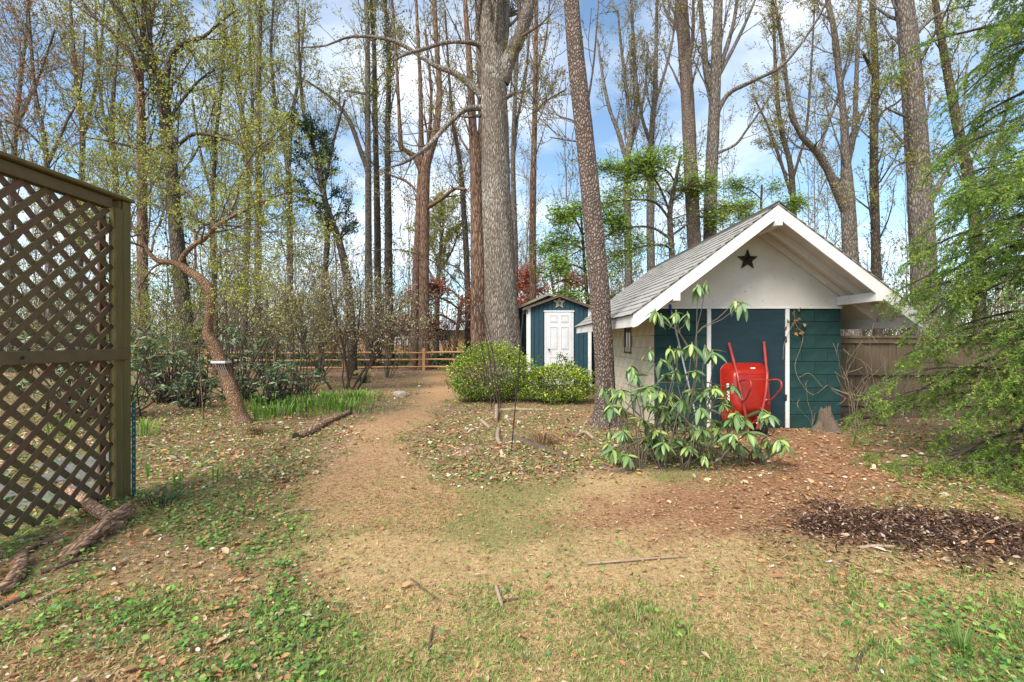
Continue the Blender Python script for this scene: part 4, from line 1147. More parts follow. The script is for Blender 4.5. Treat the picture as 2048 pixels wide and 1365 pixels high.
tree('beech_tree', 'fresh green sapling drooping over the top of the narrow blue shed', 13.9,
     [(1180, 700, 9), (1176, 620, 8), (1170, 540, 7), (1165, 470, 5), (1160, 410, 3)],
     [(-0.5, (1172, 540, 4), (1140, 530, 3), (1105, 545, 2)), (-0.4, (1174, 570, 4), (1160, 585, 3), (1145, 602, 2)), (0.5, (1168, 500, 4), (1130, 480, 3), (1095, 500, 2)), (0.5, (1166, 470, 4), (1200, 440, 3), (1230, 445, 2)), (-0.3, (1165, 470, 4), (1150, 440, 3), (1125, 430, 2))],
     'bark_dark', 'twig_dark', auto=5, t0=0.3, length=(0.9, 1.6), ang=(0.9, 1.4), up=-0.03, n2=5, n3=4, leaves=3200, pal=G_GRN, leaf=0.06, seed=42, sides=8, flat=0.6, limb_twigs=11, aspect=0.6, spread=0.11)
tree('beech_tree', 'light green sapling behind the ridge of the shed roof', 17.2,
     [(1528, 640, 9), (1526, 520, 8), (1522, 430, 6), (1524, 370, 4)],
     [(0.5, (1524, 450, 4), (1490, 425, 3), (1440, 410, 2)), (-0.5, (1524, 440, 4), (1555, 420, 3), (1590, 410, 2)), (0.3, (1523, 400, 3), (1500, 380, 3), (1470, 370, 2))],
     'bark_dark', 'twig_dark', auto=5, t0=0.5, length=(1.0, 1.8), ang=(0.9, 1.4), up=0.0, n2=5, n3=4, leaves=2600, pal=G_GRN, leaf=0.06, seed=43, sides=8, flat=0.7, limb_twigs=9, aspect=0.6, spread=0.13)
tree('japanese_maple', 'small red-leaved maple behind the rail fence', 22.5,
     [(906, 740, 9), (912, 680, 8), (920, 625, 7), (924, 590, 4)],
     [(-0.5, (916, 650, 5), (880, 630, 4), (840, 640, 3), (800, 655, 2)), (0.4, (920, 620, 5), (890, 600, 4), (850, 592, 3), (820, 600, 2)), (-0.4, (922, 600, 4), (900, 580, 3), (870, 572, 2)),
      (0.5, (920, 630, 5), (960, 610, 4), (1000, 600, 2)), (-0.5, (918, 645, 5), (950, 640, 3), (985, 650, 2)), (0.6, (922, 605, 4), (950, 585, 3), (990, 570, 2)), (0.5, (912, 670, 4), (880, 660, 3), (850, 670, 2))],
     'bark_red', 'twig_dark', auto=4, t0=0.5, length=(1.4, 2.2), ang=(0.9, 1.4), up=0.0, n2=5, n3=4, leaves=5000, pal=G_RED, leaf=0.095, seed=44, sides=8, flat=0.65, limb_twigs=9, aspect=0.6, spread=0.2)
tree('japanese_maple', 'red-leaved maple branches showing behind the roof of the narrow shed', 18.5,
     [(1120, 745, 9), (1116, 660, 8), (1108, 590, 6), (1100, 540, 4)],
     [(0.4, (1110, 610, 4), (1075, 580, 3), (1045, 570, 2)), (0.4, (1106, 570, 4), (1130, 560, 3), (1160, 565, 2)), (-0.3, (1108, 590, 4), (1080, 600, 3), (1050, 610, 2)), (0.3, (1103, 555, 3), (1080, 545, 3), (1050, 550, 2))],
     'bark_red', 'twig_dark', auto=4, t0=0.5, length=(0.9, 1.5), ang=(0.9, 1.4), up=0.0, n2=4, n3=4, leaves=2200, pal=G_RED, leaf=0.08, seed=45, sides=8, flat=0.65, limb_twigs=8, aspect=0.6, spread=0.16)
tree('willow_tree', 'pale yellow-green tree far behind the fork-shaped brown tree', 31.0,
     [(872, 730, 12), (874, 620, 11), (878, 540, 9), (884, 470, 6), (888, 430, 3)], [(0.5, (876, 580, 5), (850, 520, 4), (840, 460, 2)), (0.5, (880, 540, 5), (905, 500, 4), (920, 450, 2))], 'bark_grey', auto=14, t0=0.3, length=(2.0, 3.6), ang=(0.5, 1.0), n2=6, n3=5,
     leaves=4200, pal=[(0.36, 0.36, 0.10), (0.42, 0.38, 0.14), (0.30, 0.31, 0.09)], leaf=0.11, seed=46, sides=8)


# -- the twisted small tree near the lattice
def build_crooked():
    Y = 7.05
    rg = np.random.default_rng(50)
    pts = [(486, 858, 35), (477, 825, 31), (457, 763, 29), (433, 702, 27), (417, 672, 25), (417, 645, 18), (421, 600, 19), (417, 577, 20), (402, 559, 20), (380, 545, 19), (361, 531, 18)]
    base = gpx(487, 853); base[1] = Y; base[2] = gz(base[0], Y)
    t = thing('crape_myrtle', 'small twisted orange-brown tree with zigzag trunk and wide twiggy crown', 'tree', base)
    P, R = limb_path(pts, Y, 60)
    R = R * (1 + 0.35 * np.exp(-np.maximum(P[:, 2] - base[2], 0) / 0.12))
    a = np.arange(22) * 2 * math.pi / 22
    lob = 1 + 0.06 * np.sin(3 * a[None] + P[:, 2:3] * 3) + rg.normal(size=(60, 22)) * 0.02
    bf = Buf(); tubes(bf, P[None], (R[:, None] * lob)[None], 22); bf.build('trunk', M['bark_orange'], t)
    limbs = [(0.2, (366, 534, 16), (347, 526, 13), (316, 522, 12), (303, 504, 11), (286, 478, 10), (266, 445, 9), (252, 410, 7), (235, 380, 5), (190, 340, 4), (140, 290, 3)),
             (-0.3, (362, 532, 13), (365, 513, 12), (387, 495, 11), (409, 482, 10), (431, 456, 9), (461, 438, 7), (519, 416, 5), (570, 400, 4), (610, 395, 2)),
             (0.4, (388, 550, 7), (389, 520, 6), (387, 470, 6), (410, 450, 5), (435, 445, 4), (450, 420, 3)),
             (0.7, (431, 456, 6), (410, 420, 5), (385, 390, 5), (350, 365, 4), (300, 350, 3), (260, 320, 2)),
             (-0.6, (455, 440, 5), (470, 400, 4), (475, 350, 4), (500, 300, 3), (540, 270, 2)),
             (-0.8, (440, 450, 5), (490, 455, 4), (540, 470, 3), (590, 470, 2)),
             (0.8, (303, 504, 6), (310, 470, 5), (330, 430, 4), (335, 380, 3), (350, 320, 2)),
             (-0.7, (280, 470, 5), (260, 470, 4), (225, 440, 3), (190, 430, 2)),
             (-0.9, (400, 487, 5), (430, 500, 4), (470, 515, 3), (505, 545, 2)), (0.9, (330, 524, 5), (300, 545, 4), (280, 580, 3))]
    L = []
    for lp in limbs:
        LP, LR = limb_path(lp[1:], Y, 24, lp[0])
        LP[3:] += np.cumsum(rg.normal(size=(21, 3)) * 0.008, axis=0)
        b2 = Buf(); tubes(b2, LP, LR, 8); b2.build('limb', M['bark_orange' if lp[1][2] > 6 else 'twig'], t); L.append((LP, LR))
    LP = np.stack([q[0] for q in L]); LR = np.stack([q[1] for q in L])
    tw = Buf()
    A, AR = sub(rg, LP, LR, 12, 0.35, 0.98, (0.5, 1.3), (0.4, 1.1), 8, 0.06, 0.17, 0.6, 0.0045); tubes(tw, A, AR, 4)
    B2, R2 = sub(rg, A, AR, 6, 0.15, 0.95, (0.25, 0.6), (0.4, 1.0), 6, 0.03, 0.2, 0.65, 0.0032); tubes(tw, B2, R2, 3)
    B3, R3 = sub(rg, B2, R2, 4, 0.2, 0.95, (0.1, 0.35), (0.4, 1.0), 4, 0.03, 0.2, 0.7, 0.0022); ribbons(tw, B3, R3, rg)
    tag(tw.build('twigs', M['twig'], t), kind='stuff')
    lf = Buf(); m_ = 24000
    p = along(rg, B3, m_, 0.3) + rg.normal(size=(m_, 3)) * 0.02
    leaf_cards(lf, rg, p, 0.032 * rg.uniform(0.6, 1.4, m_), pick(rg, m_, G_YEL + [(0.30, 0.36, 0.09)]), 0.6); tag(lf.build('crown', M['leaf'], t), kind='stuff')
    # small feeder tray tied to the trunk
    f = thing('feeder_tray', 'small white feeding tray tied to the twisted tree trunk', 'bird feeder', px(438, 727, Y - 0.13))
    c = np.array(f.location)
    box('tray', c + [-0.09, -0.06, 0.0], c + [0.13, 0.10, 0.02], M['white_clean'], f, 0.004)
    box('tray_lip', c + [-0.09, -0.062, 0.0205], c + [0.13, -0.052, 0.036], M['white_clean'], f, 0.002)
    box('tray_lip', c + [0.12, -0.05, 0.0205], c + [0.13, 0.10, 0.036], M['white_clean'], f, 0.002)
    wb = Buf()
    for k in range(4):
        a0 = c + [0.0 + 0.03 * k, -0.03, 0.0]; tubes(wb, np.array([a0, a0 + [0.02, 0.01, -0.08], a0 + [0.05, 0.03, -0.17]]), np.full(3, 0.003), 4)
    wb.build('tie_wire', M['wire'], f)


build_crooked()


# -- the dark evergreen among the bare trees, on a leaning stem
def build_holly():
    Y = 16.0; rg = np.random.default_rng(51)
    base = np.array([(700 - CX) * Y / F, Y, 0]); base[2] = gz(base[0], Y)
    t = thing('holly_tree', 'dark evergreen holly with leaning stem among the bare trees', 'tree', base)
    P, R = limb_path([(706, 752, 20), (702, 640, 18), (694, 560, 17), (680, 490, 15), (655, 420, 13), (638, 350, 9), (625, 290, 5), (618, 250, 3)], Y, 40)
    bf = Buf(); tubes(bf, P, R, 12); bf.build('trunk', M['bark_dark'], t)
    A, AR = sub(rg, P, R, 26, 0.42, 0.98, (0.9, 1.9), (0.7, 1.3), 8, 0.02, 0.12, 0.4, 0.006, 0.55)
    B2, R2 = sub(rg, A, AR, 7, 0.2, 0.97, (0.35, 0.8), (0.4, 1.0), 5, 0.02, 0.15, 0.5, 0.004)
    tw = Buf(); tubes(tw, A, AR, 5); tubes(tw, B2, R2, 3); tag(tw.build('twigs', M['twig_dark'], t), kind='stuff')
    lf = Buf(); m_ = 9000; p = along(rg, B2, m_, 0.15) + rg.normal(size=(m_, 3)) * 0.05
    leaf_cards(lf, rg, p, 0.075 * rg.uniform(0.6, 1.3, m_), pick(rg, m_, G_EVR), 0.55); tag(lf.build('crown', M['gloss_leaf'], t), kind='stuff')


build_holly()


# -- many-stemmed shrubs
def stem_shrub(name, label, c, n, h, spread, r=0.012, mat='twig_dark', leaves=1500, pal=G_BUD, leaf=0.03, seed=1, lean=(0, 0), n2=6, n3=5, group=None, npts=10, wig=0.10, up=0.06, ground=0.12, direc=None):
    rg = np.random.default_rng(seed)
    c = np.array([c[0], c[1], gz(c[0], c[1])])
    t = thing(name, label, 'shrub', c, group)
    a = rg.random(n) * 2 * math.pi
    d = np.stack([np.cos(a) * spread * rg.random(n) + lean[0], np.sin(a) * spread * rg.random(n) + lean[1], np.ones(n)], -1)
    pos = c + np.stack([np.cos(a), np.sin(a), np.full(n, -0.2)], -1) * (ground * rg.random(n)[:, None])
    L = h * rg.uniform(0.6, 1.1, n) / (npts - 1)
    S = np.zeros((n, npts, 3)); S[:, 0] = pos; d = norm(d)
    for k in range(1, npts):
        d = norm(d + np.array([0, 0, up]) + rg.normal(size=(n, 3)) * wig); pos = pos + d * L[:, None]; S[:, k] = pos
    R = r * rg.uniform(0.6, 1.2, n)[:, None] * np.linspace(1, 0.3, npts)[None]
    for k in range(n):
        b = Buf(); tubes(b, S[k], R[k], 7); b.build('stem', M[mat], t)
    tw = Buf()
    A, AR = sub(rg, S, R, n2, 0.25, 0.97, (h * 0.2, h * 0.42), (0.35, 0.9), 7, up, wig * 1.3, 0.55, 0.003); tubes(tw, A, AR, 3)
    fine = A
    if n3:
        B2, R2 = sub(rg, A, AR, n3, 0.2, 0.97, (h * 0.08, h * 0.2), (0.35, 1.0), 5, up, wig * 1.4, 0.6, 0.0028); ribbons(tw, B2, R2, rg); fine = B2
    tag(tw.build('twigs', M[mat], t), kind='stuff')
    if leaves:
        lf = Buf(); p = along(rg, fine, leaves, 0.2) + rg.normal(size=(leaves, 3)) * 0.02
        leaf_cards(lf, rg, p, leaf * rg.uniform(0.6, 1.4, leaves), pick(rg, leaves, pal), 0.6); tag(lf.build('crown', M['leaf'], t), kind='stuff')
    return t


BLOSSOM = [(0.55, 0.50, 0.33), (0.36, 0.34, 0.12), (0.28, 0.27, 0.08), (0.62, 0.58, 0.45), (0.35, 0.20, 0.12)]
stem_shrub('garden_shrub', 'wide dark-stemmed shrub by the path with pale opening buds', gpx(690, 779), 7, 4.2, 1.0, 0.032, 'twig_dark', 6500, BLOSSOM, 0.045, 60, n2=16, n3=10, ground=0.3)
stem_shrub('garden_shrub', 'loose brown shrub left of the dark-stemmed one, budding yellow-green', gpx(600, 782), 9, 3.6, 0.7, 0.02, 'twig', 6500, G_YEL + BLOSSOM, 0.045, 61, n2=12, n3=9)
stem_shrub('garden_shrub', 'low yellow-green twiggy shrub beneath the twisted tree crown', gpx(345, 800), 9, 2.4, 0.8, 0.012, 'twig', 2800, [(0.28, 0.36, 0.05), (0.36, 0.42, 0.08), (0.22, 0.30, 0.05)], 0.035, 62, n2=7, n3=6)
stem_shrub('garden_shrub', 'brown twiggy shrub in front of the rail fence right of the twisted tree', gpx(540, 764), 10, 3.4, 0.6, 0.018, 'twig', 2600, G_TAN + G_YEL, 0.045, 63, n2=11, n3=9)
stem_shrub('garden_shrub', 'twiggy shrub with a pinkish haze left of the twisted trunk', gpx(340, 770), 10, 3.8, 0.7, 0.018, 'twig', 2400, [(0.40, 0.20, 0.22), (0.42, 0.30, 0.22), (0.30, 0.28, 0.08)], 0.045, 64, n2=11, n3=9)
stem_shrub('garden_shrub', 'brown twiggy shrub close to the fence behind the dark-stemmed one', gpx(775, 757), 9, 3.6, 0.6, 0.018, 'twig', 2400, G_TAN + BLOSSOM, 0.05, 65, n2=11, n3=9)
stem_shrub('garden_shrub', 'bare brown shrub standing behind the lattice screen', gpx(130, 785), 11, 3.6, 0.7, 0.018, 'twig', 1800, G_YEL + G_TAN, 0.04, 66, n2=8, n3=6)
stem_shrub('garden_shrub', 'reddish twiggy shrub right before the rail fence at the middle of the left bed', gpx(640, 765), 12, 3.6, 0.6, 0.018, 'twig', 3600, G_TAN + BLOSSOM + [(0.34, 0.12, 0.08)], 0.045, 75, n2=11, n3=9)
stem_shrub('garden_shrub', 'tall brown thicket between the twisted tree and the reddish twiggy shrub', gpx(470, 772), 12, 4.2, 0.6, 0.02, 'twig', 3600, G_TAN + G_YEL, 0.045, 76, n2=11, n3=9)
stem_shrub('bramble', 'bare tangle of wiry stems in front of the board fence', gpx(1718, 868), 6, 1.4, 0.4, 0.0045, 'twig_pale', 0, G_TAN, 0.03, 67, n2=3, n3=1, wig=0.14)
stem_shrub('bramble', 'bare wiry stems rising in front of the fence beside the feathery evergreen', gpx(1780, 872), 5, 2.0, 0.35, 0.005, 'twig_pale', 0, G_TAN, 0.03, 68, n2=3, n3=1, wig=0.14)
stem_shrub('bramble', 'sprawling bare shoots in front of the dark green wall beside the stump', gpx(1640, 870), 4, 0.8, 1.0, 0.003, 'twig_pale', 0, G_TAN, 0.03, 69, n2=2, n3=0, wig=0.2)


# -- long arching canes by the bush
def arching():
    t = thing('arching_shrub', 'few long whippy canes arching left from in front of the round bush', 'shrub', gpx(992, 818))
    rg = np.random.default_rng(70)
    Y = gpx(992, 818)[1]
    for pts in ([(992, 822, 3), (985, 770, 3), (975, 690, 2.5), (955, 620, 2), (910, 560, 3), (860, 520, 3), (800, 500, 2), (740, 502, 2)], [(998, 822, 3), (990, 760, 3), (982, 680, 2), (960, 600, 2), (920, 540, 3), (880, 520, 2), (850, 470, 2)],
                [(984, 822, 3), (975, 760, 2.5), (955, 660, 2), (935, 580, 2), (915, 530, 2)], [(1002, 822, 3), (988, 720, 2), (965, 640, 2), (950, 610, 2), (930, 640, 2)]):
        LP, LR = limb_path(pts, Y, 30, rg.uniform(-0.4, 0.6)); b = Buf(); tubes(b, LP, LR, 6); b.build('cane', M['twig_dark'], t)
        A, AR = sub(rg, LP, LR, 7, 0.25, 0.95, (0.3, 0.8), (0.5, 1.1), 6, 0.02, 0.15, 0.6, 0.003)
        b = Buf(); tubes(b, A, AR, 3); tag(b.build('side_twigs', M['twig_dark'], t), kind='stuff')


arching()


# ---------------------------------------------------------------- far woodland beyond the fence (one mass)
def woodland():
    rg = np.random.default_rng(80)
    n = 110
    Y = rg.uniform(27, 75, n); X = rg.uniform(-1.35, 1.35, n) * Y
    keep = ~((np.abs(X - (-10)) < 10) & (Y > 40) & (Y < 54)); X, Y = X[keep], Y[keep]; n = len(X)
    H = rg.uniform(13, 24, n); r = rg.uniform(0.03, 0.08, n)
    k = 14; tt = np.linspace(0, 1, k)
    P = np.zeros((n, k, 3)); P[:, :, 0] = X[:, None]; P[:, :, 1] = Y[:, None]; P[:, :, 2] = tt[None] * H[:, None] - 0.2
    P[:, :, :2] += np.cumsum(rg.normal(size=(n, k, 2)) * 0.10, axis=1)
    R = r[:, None] * (1 - 0.8 * tt[None])
    b = Buf(); tubes(b, P, R, 6)
    A, AR = sub(rg, P, R, 13, 0.22, 0.97, (2.0, 5.0), (0.35, 0.9), 6, 0.12, 0.10, 0.45, 0.012); tubes(b, A, AR, 3)
    B2, R2 = sub(rg, A, AR, 7, 0.2, 0.97, (0.9, 2.4), (0.35, 0.9), 4, 0.06, 0.16, 0.5, 0.013); ribbons(b, B2, R2, rg)
    tag(b.build('woodland', M['twig']), 'bare grey-brown woodland beyond the fence', 'woodland', kind='stuff')
    lf = Buf(); m_ = 42000; p = along(rg, B2, m_, 0.1) + rg.normal(size=(m_, 3)) * 0.15
    leaf_cards(lf, rg, p, 0.16 * rg.uniform(0.6, 1.4, m_), pick(rg, m_, G_TAN + G_YEL + G_BUD), 0.6)
    tag(lf.build('woodland_foliage', M['leaf']), 'sparse young leaves of the far woodland', 'foliage', kind='stuff')
    # brush: thin stems a few metres tall
    n = 1700
    Y = 21.5 + 38 * rg.random(n) ** 1.5; X = rg.uniform(-1.3, 1.3, n) * Y
    keep = ~((np.abs(X - (-10)) < 9.5) & (Y > 34) & (Y < 54)) & ~((X / Y > -0.31) & (X / Y < -0.07) & (rg.random(n) < 0.45)); X, Y = X[keep], Y[keep]; n = len(X)
    k = 7; P = np.zeros((n, k, 3)); d = norm(np.stack([rg.normal(size=n) * 0.3, rg.normal(size=n) * 0.3, np.ones(n)], -1))
    pos = np.stack([X, Y, np.full(n, -0.1)], -1); P[:, 0] = pos; L = rg.uniform(3.0, 9.0, n) / k
    for q in range(1, k):
        d = norm(d + rg.normal(size=(n, 3)) * 0.12); pos = pos + d * L[:, None]; P[:, q] = pos
    R = rg.uniform(0.012, 0.035, n)[:, None] * np.linspace(1, 0.3, k)[None]
    b = Buf(); tubes(b, P, R, 3)
    A, AR = sub(rg, P, R, 7, 0.15, 0.97, (0.9, 2.4), (0.35, 0.9), 4, 0.05, 0.15, 0.6, 0.011); ribbons(b, A, AR, rg)
    B2, R2 = sub(rg, A, AR, 2, 0.2, 0.97, (0.4, 1.3), (0.35, 0.9), 3, 0.05, 0.15, 0.6, 0.009); ribbons(b, B2, R2, rg)
    tag(b.build('undergrowth', M['twig']), 'tangled bare undergrowth below the far trees', 'undergrowth', kind='stuff')
    lf = Buf(); m_ = 28000; p = along(rg, A, m_, 0.1) + rg.normal(size=(m_, 3)) * 0.12
    leaf_cards(lf, rg, p, 0.15 * rg.uniform(0.6, 1.4, m_), pick(rg, m_, G_TAN + G_YEL + G_EVR), 0.6)
    # low evergreen cover behind the fence
    m_ = 20000; Yv = rg.uniform(20.9, 34, m_); Xv = rg.uniform(-1.3, 1.0, m_) * Yv
    hgt = 0.25 + 1.5 * vnoise(Xv, Yv, 0.35, 77, 3) ** 2
    hgt = np.where((Xv / Yv > -0.30) & (Xv / Yv < -0.08), hgt * 0.75, hgt)
    p = np.stack([Xv, Yv, rg.random(m_) * hgt], -1)
    leaf_cards(lf, rg, p, 0.16 * rg.uniform(0.6, 1.4, m_), pick(rg, m_, G_EVR + [(0.10, 0.14, 0.04)]), 0.7)
    tag(lf.build('undergrowth_leaves', M['leaf']), 'low green cover behind the rail fence', 'undergrowth', kind='stuff')


woodland()

# ---------------------------------------------------------------- feathery evergreen at the right edge
def build_hemlock():
    rg = np.random.default_rng(90)
    base = np.array([5.70, 4.35, 0.0]); base[2] = gz(base[0], base[1])
    t = thing('hemlock_tree', 'feathery bright green evergreen with drooping sprays filling the right edge', 'tree', base)
    k = 24; z = np.linspace(-0.1, 10.5, k)
    P = np.stack([base[0] + 0.05 * np.sin(z), base[1] + 0.04 * np.cos(z * 1.3), z], -1)
    R = np.linspace(0.17, 0.03, k)
    b = Buf(); tubes(b, P, R, 18); b.build('trunk', M['bark_dark'], t)
    # main boughs
    zs = np.concatenate([np.linspace(0.25, 3.2, 95), np.linspace(3.3, 6.2, 36), np.linspace(6.4, 9.8, 10)])
    n = len(zs); az = math.pi + rg.uniform(-1.75, 1.35, n) + 0.2
    low = zs < 2.0; az = np.where(low, math.pi + rg.uniform(-0.7, 1.7, n), az)
    npt = 14
    L = np.where(zs < 3.2, rg.uniform(1.25, 2.35, n), rg.uniform(0.9, 1.95, n)) * (1 - 0.03 * zs)
    L = np.where((zs > 0.9) & (zs < 3.0) & (az < math.pi + 0.75), np.minimum(L, 1.5 + 0.15 * rg.random(n)), L)
    d = np.stack([np.cos(az), np.sin(az), rg.uniform(0.15, 0.5, n)], -1); d = norm(d)
    pos = np.stack([np.full(n, base[0]), np.full(n, base[1]), zs], -1)
    B = np.zeros((n, npt, 3)); B[:, 0] = pos
    for q in range(1, npt):
        d = norm(d + np.array([0, 0, -0.085]) + rg.normal(size=(n, 3)) * 0.05); pos = pos + d * (L / (npt - 1))[:, None]; B[:, q] = pos
    B[:, :, 2] = np.maximum(B[:, :, 2], 0.10 + 0.1 * rg.random((n, 1)))
    BR = np.linspace(0.020, 0.004, npt)[None] * rg.uniform(0.7, 1.3, n)[:, None]
    for q in range(n):
        b = Buf(); tubes(b, B[q], BR[q], 6); b.build('bough', M['twig_dark'], t)
    # side sprays lie flat to both sides of the bough and hang at their tips
    def sprays(P, R, per, t0, t1, length, ang, npts, droop, tip, flat=0.35):
        Bn, N, _ = P.shape; m_ = Bn * per
        bi = np.repeat(np.arange(Bn), per)
        tt = t0 + (t1 - t0) * (np.tile(np.arange(per), Bn) + rg.random(m_)) / per
        q = tt * (N - 1); i = np.minimum(q.astype(int), N - 2); f = (q - i)[:, None]
        pos = P[bi, i] * (1 - f) + P[bi, i + 1] * f
        tan = norm(P[bi, i + 1] - P[bi, i])
        side = norm(np.cross(tan, [0, 0, 1.0])) * np.where(rg.random(m_) < 0.5, -1, 1)[:, None]
        side = norm(side + rg.normal(size=(m_, 3)) * flat)
        a = rg.uniform(*ang, m_)[:, None]
        d = norm(tan * np.cos(a) + side * np.sin(a))
        L = rg.uniform(*length, m_) * (1.05 - 0.6 * tt)
        out = np.zeros((m_, npts, 3)); out[:, 0] = pos
        for k_ in range(1, npts):
            d = norm(d + np.array([0, 0, -droop]) + rg.normal(size=(m_, 3)) * 0.07); pos = pos + d * (L / (npts - 1))[:, None]; out[:, k_] = pos
        RR = np.linspace(1, 0.4, npts)[None] * np.full(m_, tip)[:, None]
        return out, RR
    S, SR = sprays(B, BR, 13, 0.15, 0.99, (0.40, 0.85), (0.5, 1.1), 7, 0.12, 0.0032)
    T, TR = sprays(S, SR, 9, 0.08, 1.0, (0.10, 0.27), (0.5, 1.0), 4, 0.13, 0.0018, 0.5)
    tw = Buf(); ribbons(tw, S, SR, rg); ribbons(tw, T, TR, rg); tag(tw.build('twigs', M['twig'], t), kind='stuff')
    # needles
    nd = Buf()
    for Q, cnt in ((T, 350000), (S, 40000)):
        Bn, N, _ = Q.shape
        bi = rg.integers(0, Bn, cnt); tt = rg.random(cnt); q = tt * (N - 1); i = np.minimum(q.astype(int), N - 2); f = (q - i)[:, None]
        pos = Q[bi, i] * (1 - f) + Q[bi, i + 1] * f
        tan = norm(Q[bi, i + 1] - Q[bi, i])
        per = norm(np.cross(tan, rg.normal(size=(cnt, 3))))
        dd = norm(tan * rg.uniform(0.3, 0.9, cnt)[:, None] + per)
        ln = rg.uniform(0.016, 0.034, cnt)[:, None]
        sd_ = norm(np.cross(dd, rg.normal(size=(cnt, 3)))) * 0.0044
        v = np.stack([pos - sd_, pos + sd_, pos + dd * ln], 1)
        fresh = (rg.random(Bn) ** 1.4)[bi][:, None] * (0.35 + 0.65 * tt[:, None])       # young tips are yellow-green
        c = np.array([[0.11, 0.24, 0.04]]) * (1 - fresh) + np.array([[0.48, 0.60, 0.10]]) * fresh
        c = c * (1 + rg.normal(size=(cnt, 1)) * 0.15)
        nd.add(v.reshape(-1, 3), np.arange(cnt * 3).reshape(-1, 3), np.repeat(np.clip(c, 0.01, 0.9), 3, axis=0))
    tag(nd.build('needles', M['needle'], t, smooth_=False), kind='stuff')


build_hemlock()


# ---------------------------------------------------------------- rhododendrons: whorls of long leaves on bare stems
def rhodo_leaf(name, L, w, droop, curl, mat, col):
    bf = Buf(); n = 7; v = []
    for k in range(n):
        s = k / (n - 1)
        ww = w * (math.sin(math.pi * min(1, (s * 0.93 + 0.05)) ** 0.85)) ** 0.75 * 0.5
        if k == 0: ww = w * 0.06
        if k == n - 1: ww = w * 0.05
        y = L * s * math.cos(droop * s); z = -L * s * math.sin(droop * s)
        v += [(-ww, y, z + ww * curl), (0, y, z - ww * 0.15), (ww, y, z + ww * curl)]
    f = []
    for k in range(n - 1):
        a = k * 3; f += [[a, a + 1, a + 4, a + 3], [a + 1, a + 2, a + 5, a + 4]]
    cc = np.array([col] * (n * 3)); cc[1::3] = np.array(col) * 1.25 + 0.02       # paler midrib
    bf.add(v, f, np.clip(cc, 0, 1)); return bf.data(name, mat)


